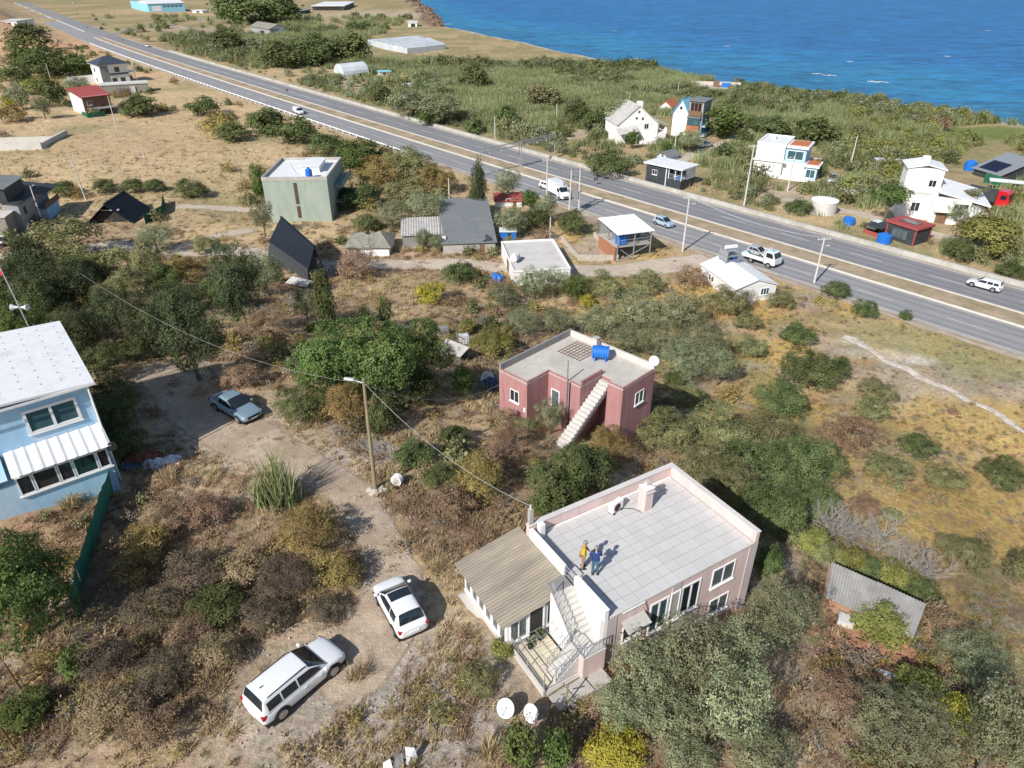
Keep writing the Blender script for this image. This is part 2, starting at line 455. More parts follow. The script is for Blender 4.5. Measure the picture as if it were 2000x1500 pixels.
def seq(*seg):
    r = []
    for a, b, st in seg:
        n = max(1, int(round((b - a) / st))); r += list(np.linspace(a, b, n + 1)[:-1])
    r.append(seg[-1][1]); return np.array(r)
gx = seq((-1600, -500, 60), (-500, -200, 10), (-200, -60, 3), (-60, -34, 1.2), (-34, 34, .6), (34, 80, 1.2), (80, 220, 4), (220, 900, 40))
gy = seq((-40, 8, 6), (8, 62, .6), (62, 130, 1.2), (130, 260, 2.5), (260, 560, 7), (560, 1500, 40))
GX, GY = np.meshgrid(gx, gy)
GZ = T(GX, GY)
nv = GX.size; nx = len(gx); ny = len(gy)
co = np.stack([GX.ravel(), GY.ravel(), GZ.ravel()], 1)
ii = (np.arange(ny - 1)[:, None] * nx + np.arange(nx - 1)[None, :]).ravel()
fc = np.stack([ii, ii + 1, ii + nx + 1, ii + nx], 1)
me = bpy.data.meshes.new('ground'); me.from_pydata(co.tolist(), [], fc.tolist()); me.update()
me.polygons.foreach_set('use_smooth', [True] * len(me.polygons))
# colour of soil and dry litter, patch by patch
STRAW, TAN, BROWN, RED, OLIVE, GOLD, OCHRE, PALE, GREEN, GREY = map(np.array, [(.45, .33, .195), (.46, .37, .275), (.235, .165, .115), (.35, .215, .135), (.23, .215, .10), (.51, .35, .125), (.50, .375, .22), (.62, .56, .49), (.15, .19, .06), (.37, .33, .29)])
X, Y = co[:, 0], co[:, 1]
n1 = fbm(X * .12, Y * .12, 3); n2 = fbm(X * .5, Y * .5, 11); n3 = fbm(X * .05, Y * .05, 23)
def mixc(c, col, k): return c * (1 - k)[:, None] + col[None, :] * k[:, None]
C0 = np.tile(STRAW, (nv, 1))
C0 = mixc(C0, BROWN, sst(.42, .66, n1) * .75)
C0 = mixc(C0, TAN, sst(.50, .68, n2) * .6)
C0 = mixc(C0, RED, sst(.55, .75, fbm(X * .2, Y * .2, 41)) * .5)
dR = road_d(X, Y)
# right hillside: golden and olive scrub
k = sst(10, 22, X + (Y - 40) * .2) * sst(18, 30, Y + 0 * X) * (dR < -8)
C0 = mixc(C0, GOLD, k * .9 * sst(.3, .6, fbm(X * .15, Y * .15, 5)))
C0 = mixc(C0, OLIVE, k * .75 * sst(.5, .7, fbm(X * .22, Y * .22, 6)))
C0 = mixc(C0, GREY, k * .6 * sst(.56, .72, fbm(X * .3, Y * .3, 9)))
# fields across on the left, beyond the village
k = sst(110, 130, Y) * (dR < -9) * (X < 5)
C0 = mixc(C0, OCHRE, k * .8)
C0 = mixc(C0, OLIVE, k * .6 * sst(.52, .68, fbm(X * .06, Y * .06, 15)))
# land between highway and sea: reed floor
k = (dR > 9).astype(float)
C0 = mixc(C0, OLIVE, k * .72); C0 = mixc(C0, STRAW, k * .6 * sst(.5, .65, fbm(X * .07, Y * .07, 33)))
k = sst(-9, -3, Y - shore_y(X)); C0 = mixc(C0, PALE * .9, k)
PATCH = [  # pixel, radius in metres across / along the view, colour, strength
    (450, 850, 5.5, 5, TAN, .9), (330, 740, 4, 5, TAN, .7), (640, 1330, 5, 4, TAN, .75), (760, 1250, 3.2, 4, TAN, .85), (860, 1330, 5, 3.5, GREY, .7), (700, 1430, 7, 3, GREY, .55),
    (300, 320, 45, 24, OCHRE, .8), (250, 280, 30, 18, STRAW, .6), (600, 145, 40, 35, OCHRE, .75), (720, 165, 28, 22, TAN, .7), (1110, 265, 14, 10, TAN, .9), (1230, 290, 12, 8, STRAW, .8),
    (1560, 385, 12, 8, TAN, .9), (1630, 420, 16, 8, OCHRE, .8), (1780, 400, 12, 8, STRAW, .7), (1920, 262, 30, 12, GREEN, .95), (1980, 440, 14, 14, TAN, .9), (1985, 470, 8, 8, TAN, .9),
    (1160, 490, 7, 6, TAN * .9, .95), (1060, 500, 6, 6, TAN, .7), (1720, 690, 6, 2, PALE, .45), (1800, 705, 2.2, 1.4, PALE * 1.1, 1), (1672, 665, 3, 1.4, PALE, .8),
    (1900, 770, 14, 9, GREY, .6), (1930, 830, 10, 6, GOLD, .8), (1800, 1010, 8, 5, GOLD, .8), (1930, 1040, 7, 5, GOLD, .9), (1700, 650, 9, 5, STRAW, .7), (1850, 660, 14, 6, OLIVE * 1.3, .7), (1960, 700, 10, 6, OLIVE * 1.3, .7),
    (1560, 1110, 3, 2.5, TAN, .9), (1660, 1260, 3, 2.2, np.array((.36, .15, .08)), 1), (1700, 1290, 3, 1.6, np.array((.36, .15, .08)), .8), (1640, 1330, 4, 3, TAN, .6),
    (150, 980, 6, 4, STRAW, .8), (90, 1030, 5, 4, RED * 1.1, .6), (60, 1350, 5, 4, TAN, .7), (250, 1250, 6, 6, BROWN * .8, .8), (420, 1150, 6, 4, BROWN * .8, .7),
    (900, 1080, 4, 5, STRAW * .9, .6), (860, 990, 3, 4, np.array((.24, .15, .105)), .7), (620, 900, 4, 3, TAN, .8), (720, 880, 3, 2, GREY * 1.2, .8),
    (900, 810, 7, 4, OCHRE, .8), (300, 700, 6, 4, OCHRE, .7), (430, 660, 8, 5, RED, .4), (500, 600, 10, 4, GREY * .9, .6), (800, 570, 14, 6, STRAW, .6), (680, 630, 10, 5, RED, .5),
    (1050, 590, 7, 4, OCHRE, .8), (600, 450, 14, 8, OCHRE, .7), (470, 455, 14, 6, OCHRE, .8), (330, 25, 80, 40, STRAW, .8), (30, 70, 60, 60, RED * 1.5, .7), (160, 95, 40, 30, RED * 1.6, .7), (280, 145, 14, 10, RED * 1.6, .5),
    (730, 30, 60, 60, TAN, .7), (1400, 172, 10, 8, PALE * .85, .9), (1760, 214, 10, 5, PALE * 1.2, .9), (420, 60, 60, 30, TAN * .9, .6),
]
for px, py, rx, ry, c, s in PATCH:
    q = G(px, py)
    e = np.sqrt(((X - q.x) / rx) ** 2 + ((Y - q.y) / ry) ** 2) + (n2 - .5) * .9 + (n1 - .5) * .5
    k = s * (1 - sst(.6, 1.15, e)); C0 = mixc(C0, np.asarray(c, float), k)
at = me.color_attributes.new('soil', 'FLOAT_COLOR', 'POINT')
at.data.foreach_set('color', np.concatenate([C0, np.ones((nv, 1))], 1).astype(np.float32).ravel())
m = bpy.data.materials.new('dry_ground'); m.use_nodes = True; t = m.node_tree; N = t.nodes; L = t.links
b = N['Principled BSDF']; b.inputs['Roughness'].default_value = .97; b.inputs['Specular IOR Level'].default_value = .1
a = N.new('ShaderNodeAttribute'); a.attribute_name = 'soil'; tc = N.new('ShaderNodeTexCoord')
def nz(scale, det=5, rough=.65):
    n = N.new('ShaderNodeTexNoise'); n.inputs['Scale'].default_value = scale; n.inputs['Detail'].default_value = det; n.inputs['Roughness'].default_value = rough
    L.new(tc.outputs['Object'], n.inputs['Vector']); return n.outputs['Fac']
def mrange(s, a0, a1, b0, b1):
    r = N.new('ShaderNodeMapRange'); r.inputs['From Min'].default_value = a0; r.inputs['From Max'].default_value = a1; r.inputs['To Min'].default_value = b0; r.inputs['To Max'].default_value = b1
    L.new(s, r.inputs['Value']); return r.outputs['Result']
v1 = mrange(nz(3.0, 8, .75), .3, .7, .55, 1.45); v2 = mrange(nz(.35), .3, .7, .78, 1.22)
mu = N.new('ShaderNodeMath'); mu.operation = 'MULTIPLY'; L.new(v1, mu.inputs[0]); L.new(v2, mu.inputs[1])
mx = N.new('ShaderNodeMix'); mx.data_type = 'RGBA'; mx.blend_type = 'MULTIPLY'; mx.inputs['Factor'].default_value = 1
L.new(a.outputs['Color'], mx.inputs['A'])
cb = N.new('ShaderNodeCombineColor'); [L.new(mu.outputs[0], cb.inputs[i]) for i in range(3)]
L.new(cb.outputs[0], mx.inputs['B'])
hs = N.new('ShaderNodeHueSaturation'); L.new(mrange(nz(1.3, 4), .3, .7, .475, .525), hs.inputs['Hue']); L.new(mx.outputs['Result'], hs.inputs['Color'])
L.new(hs.outputs['Color'], b.inputs['Base Color'])
bp = N.new('ShaderNodeBump'); bp.inputs['Strength'].default_value = .8; bp.inputs['Distance'].default_value = .18; L.new(nz(3.5, 8, .75), bp.inputs['Height']); L.new(bp.outputs['Normal'], b.inputs['Normal'])
MATS['dry_ground'] = m
me.materials.append(m)
ground = struct(link('ground', me))

# ------------------------------------------------------------------ sea
sx = seq((-2400, -400, 100), (-400, 500, 12), (500, 4000, 200)); sy_ = seq((60, 700, 10), (700, 9000, 300))
SX, SY = np.meshgrid(sx, sy_)
co = np.stack([SX.ravel(), SY.ravel(), np.full(SX.size, SEA_Z)], 1); nx = len(sx); ny = len(sy_)
ii = (np.arange(ny - 1)[:, None] * nx + np.arange(nx - 1)[None, :]).ravel(); fc = np.stack([ii, ii + 1, ii + nx + 1, ii + nx], 1)
cx_, cy_ = co[fc[:, 0], 0], co[fc[:, 0], 1]
fc = fc[(cy_ > shore_y(cx_) - 160) | (cy_ > 560)]
me = bpy.data.meshes.new('sea'); me.from_pydata(co.tolist(), [], fc.tolist()); me.update()
at = me.attributes.new('offshore', 'FLOAT', 'POINT'); at.data.foreach_set('value', (co[:, 1] - shore_y(co[:, 0])).astype(np.float32))
m = bpy.data.materials.new('sea_water'); m.use_nodes = True; t = m.node_tree; N = t.nodes; L = t.links
b = N['Principled BSDF']; b.inputs['Roughness'].default_value = .38; b.inputs['Specular IOR Level'].default_value = .16; b.inputs['IOR'].default_value = 1.33
a = N.new('ShaderNodeAttribute'); a.attribute_name = 'offshore'; tc = N.new('ShaderNodeTexCoord')
mp = N.new('ShaderNodeMapping'); mp.inputs['Rotation'].default_value = (0, 0, R(-14)); mp.inputs['Scale'].default_value = (.5, 1.0, 1); L.new(tc.outputs['Object'], mp.inputs['Vector'])
def nzs(scale, det=5, rough=.6, vec=None):
    n = N.new('ShaderNodeTexNoise'); n.inputs['Scale'].default_value = scale; n.inputs['Detail'].default_value = det; n.inputs['Roughness'].default_value = rough
    L.new(vec or mp.outputs['Vector'], n.inputs['Vector']); return n.outputs['Fac']
def addm(x, y, k=1.0):
    q = N.new('ShaderNodeMath'); q.operation = 'MULTIPLY_ADD'; q.inputs[1].default_value = k; L.new(x, q.inputs[0]); L.new(y, q.inputs[2]); return q.outputs[0]
big = nzs(.018, 4, .6); dep = mrange(a.outputs['Fac'], 0, 260, 0, 1)
dd = addm(mrange(big, .25, .75, -.28, .28), dep)
rp = N.new('ShaderNodeValToRGB'); e = rp.color_ramp.elements
e[0].position = 0; e[0].color = (.022, .16, .30, 1); e[1].position = 1; e[1].color = (.014, .135, .35, 1)
x_ = e.new(.14); x_.color = (.016, .15, .32, 1); x_ = e.new(.36); x_.color = (.020, .19, .37, 1); x_ = e.new(.62); x_.color = (.015, .17, .385, 1)
L.new(dd, rp.inputs['Fac'])
wv = addm(mrange(nzs(.11, 3, .6), 0, 1, -.5, .5), nzs(.26, 6, .72), .6)
mx = N.new('ShaderNodeMix'); mx.data_type = 'RGBA'; mx.blend_type = 'MULTIPLY'; mx.inputs['Factor'].default_value = 1; L.new(rp.outputs['Color'], mx.inputs['A'])
cb = N.new('ShaderNodeCombineColor'); vv = mrange(wv, .25, .75, .42, 1.62); [L.new(vv, cb.inputs[i]) for i in range(3)]; L.new(cb.outputs[0], mx.inputs['B'])
L.new(mx.outputs['Result'], b.inputs['Base Color'])
bp = N.new('ShaderNodeBump'); bp.inputs['Strength'].default_value = .9; bp.inputs['Distance'].default_value = 1.6
hh = addm(nzs(.8, 4, .6), wv, .4); L.new(hh, bp.inputs['Height']); L.new(bp.outputs['Normal'], b.inputs['Normal'])
MATS['sea_water'] = m; me.materials.append(m)
sea = struct(link('sea', me))
m = M('foam', (.72, .76, .78), .6, .15, 2)
for px, py, ln in ((1596, 144, 4), (1620, 147, 6), (1716, 160, 8), (872, 47, 9), (1703, 159, 4), (1660, 120, 3), (1420, 90, 4), (1850, 110, 3), (1200, 60, 4), (1930, 60, 4)):   # white wave crests
    q = P(px, py, SEA_Z + .05); mb = MB(); n = 14
    pts = [(q.x + ln * (i / n - .5), q.y + 1.0 * math.sin(i * .9) - .10 * ln * (i / n - .5)) for i in range(n + 1)]
    wd = [.55 * math.sin(math.pi * (i + .2) / (n + .4)) * (.5 + rnd.random()) for i in range(n + 1)]
    v = []; [v.extend([(a, b - ww, SEA_Z + .05), (a, b + ww, SEA_Z + .12)]) for (a, b), ww in zip(pts, wd)]
    mb.add(v, [(2 * i, 2 * i + 2, 2 * i + 3, 2 * i + 1) for i in range(n)])
    o = mb.build('wave_foam', 'foam', recalc=False); struct(o, 'stuff')

sfx = np.arange(-60, 330, 1.6); v, f = [], []
for i, x_ in enumerate(sfx):
    y_ = float(shore_y(x_)) + 3.0 + 1.2 * math.sin(x_ * .35) + .8 * math.sin(x_ * .9 + 1); ww = max(0.03, .55 + .5 * math.sin(x_ * .23) + .4 * math.sin(x_ * .71 + 2))
    v += [(x_, y_, SEA_Z + .08), (x_, y_ + ww, SEA_Z + .08)]
    if i: f.append((2 * i - 2, 2 * i, 2 * i + 1, 2 * i - 1))
struct(MB().add(v, f).build('surf', 'foam', recalc=False), 'stuff', 'thin broken line of white surf along the beach')
# ------------------------------------------------------------------ highway
def ribbon(name, o0, o1, z, mat, x0=-620, x1=330, step=4, parent=None, z2=None, wob=0):
    a = road_line(o0, x0, x1, step); c = road_line(o1, x0, x1, step)
    if wob:
        for k in range(len(a)): a[k] += _nn[0] * rnd.uniform(-wob, wob); c[k] += _nn[0] * rnd.uniform(-wob, wob)
    mb = MB(); n = len(a); v = []
    for i in range(n): v += [(a[i][0], a[i][1], z), (c[i][0], c[i][1], z if z2 is None else z2)]
    mb.add(v, [(2 * i, 2 * i + 2, 2 * i + 3, 2 * i + 1) for i in range(n - 1)])
    o = mb.build(name, mat, parent, recalc=True)
    return o
def kerb(name, o0, o1, z0, z1, mat, x0, x1, parent=None, step=4):
    a = road_line(o0, x0, x1, step); c = road_line(o1, x0, x1, step); n = len(a); v = []; mb = MB()
    for i in range(n): v += [(*a[i], z0), (*a[i], z1), (*c[i], z1), (*c[i], z0)]
    f = []
    for i in range(n - 1):
        for k in range(3): f.append((4 * i + k, 4 * i + k + 1, 4 * i + 5 + k, 4 * i + 4 + k))
    f += [(0, 1, 2, 3), tuple(4 * (n - 1) + k for k in (3, 2, 1, 0))]
    return mb.add(v, f).build(name, mat, parent)
MED, NEAR, FAR = 2.3, 10.6, 11.6      # half median, edges of the carriageways
hw = struct(ribbon('highway', -NEAR, FAR, RZ + .06, 'asphalt_near'))
ribbon('seaward_carriageway', MED, FAR - .05, RZ + .07, 'asphalt_far', parent=hw)
XE = -238
medo = struct(ribbon('median_strip', -MED + .18, MED - .18, RZ + .16, 'median_earth', XE, 330))
struct(kerb('median_kerb', -MED, -MED + .32, RZ, RZ + .22, 'kerb', XE, 330))
struct(kerb('median_kerb', MED - .32, MED, RZ, RZ + .22, 'kerb', XE, 330))
struct(kerb('median_kerb', -.35, .35, RZ, RZ + .20, 'kerb', -600, -262))
shoulder = struct(ribbon('verge', -NEAR - 1.3, -NEAR - .02, RZ + .045, 'track_earth', -430, 330, wob=.25))
struct(ribbon('verge', FAR + .02, FAR + 1.6, RZ + .045, 'track_earth', -200, 330, wob=.2))
ribbon('edge_line', -NEAR + .75, -NEAR + .88, RZ + .078, 'road_paint', parent=hw, x0=-230, x1=330)
ribbon('edge_line', FAR - .95, FAR - .82, RZ + .078, 'road_paint', parent=hw, x0=-230, x1=330)
ribbon('edge_line', MED + .35, MED + .47, RZ + .078, 'road_paint', parent=hw, x0=-230, x1=330)
ribbon('edge_line', -MED - .47, -MED - .35, RZ + .078, 'road_paint', parent=hw, x0=-230, x1=330)
def dashes(off, per, ln, x0, x1, start=0):
    p = road_line(off, x0, x1, 1); s = np.concatenate([[0], np.cumsum(np.linalg.norm(np.diff(p, axis=0), axis=1))])
    k = start
    while k + ln < s[-1]:
        q = [np.array([np.interp(k + ln * j / 3, s, p[:, i]) for i in (0, 1)]) for j in range(4)]
        mb = MB(); d = (q[-1] - q[0]); d /= np.linalg.norm(d); n = np.array([-d[1], d[0]]) * .075
        v = []; [v.extend([(*(c - n), RZ + .082), (*(c + n), RZ + .082)]) for c in q]
        mb.add(v, [(2 * i, 2 * i + 1, 2 * i + 3, 2 * i + 2) for i in range(3)]).build('lane_dash', 'road_paint', hw)
        k += per
dashes(-6.5, 12, 5, -140, 110, 2); dashes(6.6, 12, 5, -140, 110, 6)
M('tyre_polish', (.235, .235, .242), .85, .08, .3, .1, 40); M('tyre_polish_far', (.185, .187, .205), .85, .08, .3, .1, 40)
M('road_dust', (.40, .355, .30), .95, .15, .6, .2, 20)
for lane, mt in ((-4.4, 'tyre_polish'), (-8.2, 'tyre_polish'), (4.5, 'tyre_polish_far'), (8.4, 'tyre_polish_far')):
    for dx_ in (-.8, .8): ribbon('tyre_track', lane + dx_ - .32, lane + dx_ + .32, RZ + .0765, mt, -235, 200, parent=hw, wob=.08)
for a_, b_ in ((-MED - .34, -MED - .01), (MED + .01, MED + .34), (-NEAR + .05, -NEAR + .6), (FAR - .75, FAR - .1)): ribbon('dust_strip', a_, b_, RZ + .0775, 'road_dust', -235, 200, parent=hw, wob=.14)
# dark strip of older asphalt along the joints
ribbon('tar_patch', 4.6, 7.9, RZ + .0745, 'asphalt_near', -150, -62, parent=hw)

# dirt tracks draped on the ground
TRK = []
def track(name, pts, mat, lift=.05, sub=1.0, edge=.35, across=7):
    """pts: (pixel x, pixel y, width m)"""
    w_ = [(G(a, b), c) for a, b, c in pts]; P0 = []; W0 = []
    for (a, wa), (c, wc) in zip(w_[:-1], w_[1:]):
        n = max(2, int((c - a).length / sub))
        for k in range(n): P0.append(a.lerp(c, k / n)); W0.append(wa + (wc - wa) * k / n)
    P0.append(w_[-1][0]); W0.append(w_[-1][1]); n = len(P0)
    for _ in range(3):
        P0 = [P0[0]] + [(P0[i - 1] + P0[i] * 2 + P0[i + 1]) / 4 for i in range(1, n - 1)] + [P0[-1]]
    TRK.append((np.array([[q.x, q.y] for q in P0]), np.array(W0)))
    v = []; lr = random.Random(len(pts) * 7 + int(pts[0][0])); jl = jr = 0
    for i in range(n):
        d = (P0[min(i + 1, n - 1)] - P0[max(i - 1, 0)]); d.z = 0; d.normalize(); nn_ = Vector((-d.y, d.x, 0))
        jl = .6 * jl + lr.uniform(-edge, edge); jr = .6 * jr + lr.uniform(-edge, edge)
        for k in range(across):
            t_ = k / (across - 1) * 2 - 1
            off = t_ * W0[i] / 2 + (jl if k == 0 else jr if k == across - 1 else 0)
            q = P0[i] + nn_ * off
            zz = Tz(q.x, q.y)
            v.append((q.x, q.y, zz + (lift if 0 < k < across - 1 else lift * .3)))
    f = []
    for i in range(n - 1):
        for k in range(across - 1): f.append((i * across + k, i * across + k + 1, (i + 1) * across + k + 1, (i + 1) * across + k))
    o = MB().add(v, f).build(name, mat, smooth=True, recalc=False); o.data.update()
    at = o.data.attributes.new('inside', 'FLOAT', 'POINT'); at.data.foreach_set('value', np.array([[0] + [1] * (across - 2) + [0] if 0 < i < n - 1 else [0] * across for i in range(n)], np.float32).ravel())
    if sum(p.normal.z for p in o.data.polygons) < 0: o.data.flip_normals()
    return struct(o)
M('wheel_track', (.50, .43, .35), .97, .16, 1.2, .5, 16, col2=(.42, .34, .26), fac2=.45, scale2=.5)
def ragged(m, k=.9):
    """thin dust over the soil: the sheet breaks up towards its edges"""
    t = m.node_tree; N = t.nodes; L = t.links; b = N['Principled BSDF']; out = N['Material Output']
    a = N.new('ShaderNodeAttribute'); a.attribute_name = 'inside'; tc = N.new('ShaderNodeTexCoord')
    n1 = N.new('ShaderNodeTexNoise'); n1.inputs['Scale'].default_value = 1.1; n1.inputs['Detail'].default_value = 8; n1.inputs['Roughness'].default_value = .72; L.new(tc.outputs['Object'], n1.inputs['Vector'])
    mm = N.new('ShaderNodeMath'); mm.operation = 'MULTIPLY_ADD'; mm.inputs[1].default_value = k; L.new(a.outputs['Fac'], mm.inputs[0]); L.new(n1.outputs['Fac'], mm.inputs[2])
    r = N.new('ShaderNodeMapRange'); r.inputs['From Min'].default_value = .72; r.inputs['From Max'].default_value = .98; L.new(mm.outputs[0], r.inputs['Value'])
    tr = N.new('ShaderNodeBsdfTransparent'); mx = N.new('ShaderNodeMixShader'); L.new(r.outputs['Result'], mx.inputs['Fac']); L.new(tr.outputs[0], mx.inputs[1]); L.new(b.outputs[0], mx.inputs[2]); L.new(mx.outputs[0], out.inputs['Surface'])
M('drive_earth', (.44, .355, .27), .97, .24, 2.2, .9, 9, col2=(.33, .25, .18), fac2=.5, scale2=.45)
M('path_pale', (.62, .56, .48), .97, .18, 1.5, .5, 16, col2=(.48, .41, .33), fac2=.45, scale2=.6); ragged(MATS['path_pale'], .5)
ragged(MATS['drive_earth'], .55); ragged(MATS['wheel_track'], .7)
track('dirt_track', [(300, 715, 4.5), (400, 810, 5.5), (480, 860, 5.5), (570, 895, 4), (680, 955, 3.2), (745, 1050, 3), (775, 1130, 3.6), (760, 1230, 4.6), (690, 1310, 4.6), (600, 1380, 3.2)], 'drive_earth')
0 and track('wheel_rut', [(690, 930, .5), (735, 985, .55), (775, 1060, .6), (800, 1110, .6), (830, 1150, .4)], 'wheel_track', .075, .7, .12, 4)
track('dirt_road', [(-20, 505, 4), (110, 490, 4), (230, 478, 5), (330, 490, 5), (480, 492, 4.5), (640, 520, 4.5), (760, 516, 4.6), (900, 515, 4.8), (1050, 530, 5), (1200, 530, 6), (1300, 520, 7), (1390, 505, 5)], 'wheel_track', .06)
track('dirt_road', [(340, 404, 3.5), (430, 406, 3.5), (520, 410, 3.2)], 'wheel_track', .06)
track('dirt_road', [(330, 490, 4), (420, 462, 3.6), (500, 448, 3)], 'wheel_track', .06)
track('dirt_road', [(1290, 330, 4), (1360, 300, 4), (1420, 278, 4), (1470, 255, 3)], 'wheel_track', .06, 1.5)
track('dirt_road', [(1520, 385, 4), (1590, 400, 4), (1680, 418, 4), (1780, 447, 4), (1900, 480, 4)], 'wheel_track', .06, 1.5)
track('side_road', [(228, 66, 7), (262, 56, 7), (310, 52, 6), (360, 47, 6), (410, 36, 6)], 'asphalt_near', .08, 3)
track('side_road', [(345, 50, 4), (390, 62, 4), (430, 72, 4), (480, 74, 3)], 'wheel_track', .08, 3)
track('footpath', [(1640, 655, 1.8), (1672, 668, 2.2), (1700, 682, 1.5), (1735, 710, 1.3), (1775, 722, 1.6), (1800, 742, 1.2), (1850, 758, 1.4), (1890, 785, 1.1), (1935, 800, 1.4), (2010, 850, 1.1)], 'path_pale', .05, .5, .4, 5)
# ================================================================== HOUSES IN FRONT
def railing(par, pts, h=.85, r=.02, mat='galvanised', gap=.16, name='railing', mid=True, bars=True):
    """posts, top rail and bars along a line of base points"""
    m = MB(); up = Vector((0, 0, h)); pts = [Vector(q) for q in pts]
    for q in pts: m.tube(q, q + up, r * 1.3, r * 1.3, 6)
    for a, b in zip(pts[:-1], pts[1:]):
        m.tube(a + up, b + up, r * 1.2, r * 1.2, 6)
        if mid: m.tube(a + up * .12, b + up * .12, r, r, 6)
        n = int((b - a).length / gap)
        if bars:
            for k in range(1, n): q = a.lerp(b, k / n); m.tube(q + up * .12, q + up, r * .6, r * .6, 5)
        else: m.tube(a + up * .55, b + up * .55, r, r, 6)
    return m.build(name, mat, par)

M('coping', (.60, .56, .54), .9, .08, 1.5, .1, 20, col2=(.50, .47, .45), fac2=.4, scale2=.6)
# ---- pale pink house with the tiled roof terrace
F0 = P(1182.6, 1192.4, 3.75)
MH = thing('house', 'pale pink two storey house with a tiled flat roof and people on it', 'house', (F0.x, F0.y, 0), R(31.2))
W_, D_, ZR, ZP = 9.75, 6.5, 3.1, 3.75
B(0, W_, 0, D_, -2.2, 3.04).build('wall', 'pale_pink', MH)
B(-.02, W_ + .02, -.03, D_ + .02, 3.045, 3.06).build('roof_slab', 'grout', MH)
for x0, x1 in ((-.05, .72), (4.05, 4.62), (W_ - .55, W_ + .02)): B(x0, x1, -.035, .2, -2.2, 3.04).build('pilaster', 'grey_mauve', MH)
ter = B(.28, W_ - .28, .0, D_ - .28, 3.062, 3.075).build('roof_terrace', 'grout', MH)
tm = B(0, .592, 0, .592, 0, .022).mesh('tile', 'tile_grey')
nxT, nyT = 15, 10
for i in range(nxT):
    for j in range(nyT):
        if j == 9 and i < 0: continue
        o = link('tile', tm, ter); o.location = (.30 + i * .6123, .04 + j * .613, 3.077 + rnd.uniform(0, .003)); o.rotation_euler = (rnd.uniform(-.004, .004), rnd.uniform(-.004, .004), rnd.uniform(-.004, .004))
p = B(-.02, W_ + .02, D_ - .22, D_ + .03, 3.062, ZP).build('parapet', 'pale_pink', MH)
B(-.05, W_ + .05, D_ - .26, D_ + .06, ZP, ZP + .045).build('coping', 'coping', p)
p = B(W_ - .22, W_ + .03, .005, D_ - .222, 3.062, ZP - .002).build('parapet', 'pale_pink', MH)
B(W_ - .26, W_ + .05, -.05, D_ - .262, ZP, ZP + .043).build('coping', 'coping', p)
p = B(-.03, .12, 3.15, D_ - .262, 3.062, ZP - .12).build('parapet', 'white_wash', MH)
B(-.08, .15, 3.12, D_ - .3, ZP - .12, ZP - .07).build('coping', 'white_wash', p)
p = B(-.045, .17, -.045, 2.3, -.2, ZP - .03).build('parapet', 'white_wash', MH)
B(-.06, .20, -.07, 2.33, ZP - .03, ZP + .01).build('coping', 'white_wash', p)
B(.305, W_ - .305, -.06, .03, 3.062, 3.17).build('roof_edge', 'pale_concrete', MH)
B(.245, .34, 3.2, D_ - .3, 3.08, 3.15).build('skirting', 'white_wash', MH); B(.3, W_ - .3, D_ - .35, D_ - .262, 3.08, 3.155).build('skirting', 'white_wash', MH)
# windows of the front wall
window(MH, (6.75, 0, 1.35), (1, 0), 1.55, 1.25, 2, gm='glass_grey')
window(MH, (6.95, 0, -.75), (1, 0), 1.35, 1.1, 2, gm='glass_grey')
window(MH, (2.75, 0, .45), (1, 0), 1.15, 2.05, 2, gm='glass_blue', fw=.09)
window(MH, (4.72, -.0, .62), (1, 0), 1.25, 1.95, 2, gm='glass_dark', fw=.09)
window(MH, (4.0, -.036, .62), (1, 0), .62, 1.95, 1, gm='curtain', fw=.06)
window(MH, (1.15, 0, .95), (1, 0), 1.05, .95, 2, gm='glass_dark')
a = MB().slab([(.98, -.02, 2.42), (2.35, -.02, 2.42), (2.35, -.62, 2.18), (.98, -.62, 2.18)], .03).build('window_awning', 'old_sheet', MH)
MB().tube((1.0, -.6, 2.16), (1.0, -.01, 1.7), .015).tube((2.33, -.6, 2.16), (2.33, -.01, 1.7), .015).build('bracket', 'dark_iron', a)
MB().path([(2.3, -.045, 3.1), (2.55, -.045, 2.4), (2.6, -.045, .4)], .014).build('cable', 'black_trim', MH)
B(1.0, 2.3, -.10, -.04, 3.02, 3.06).build('gutter_pipe', 'white_pvc', MH)
# chimneys
def chimney(par, x, y, w, h, cap=True, mat='pale_pink'):
    c = B(x - w / 2, x + w / 2, y - w / 2, y + w / 2, ZR, ZR + h).build('chimney', mat, par, bevel=.015)
    if cap:
        B(x - w / 2 - .07, x + w / 2 + .07, y - w / 2 - .07, y + w / 2 + .07, ZR + h * .82, ZR + h * .86).build('band', 'pale_concrete', c)
        MB().add([(x - .32, y - .32, ZR + h), (x + .32, y - .32, ZR + h), (x + .32, y + .32, ZR + h), (x - .32, y + .32, ZR + h), (x, y, ZR + h + .22)], [(0, 1, 4), (1, 2, 4), (2, 3, 4), (3, 0, 4), (3, 2, 1, 0)]).build('chimney_cap', 'white_wash', c)
        B(x - .12, x + .12, y - .12, y + .12, ZR + h + .12, ZR + h + .34).build('flue', 'pale_concrete', c)
chimney(MH, 6.5, 4.95, .56, 1.45)
chimney(MH, .55, 6.0, .30, .85, False, 'white_wash')
B(.05, .27, D_ - .18, D_ + .03, ZP + .06, ZP + 1.0).build('mast_post', 'concrete', MH)
MB().tube((.16, D_ - .07, ZP + 1.0), (.16, D_ - .07, ZP + 1.25), .05).build('insulator', 'dish_white', MH)
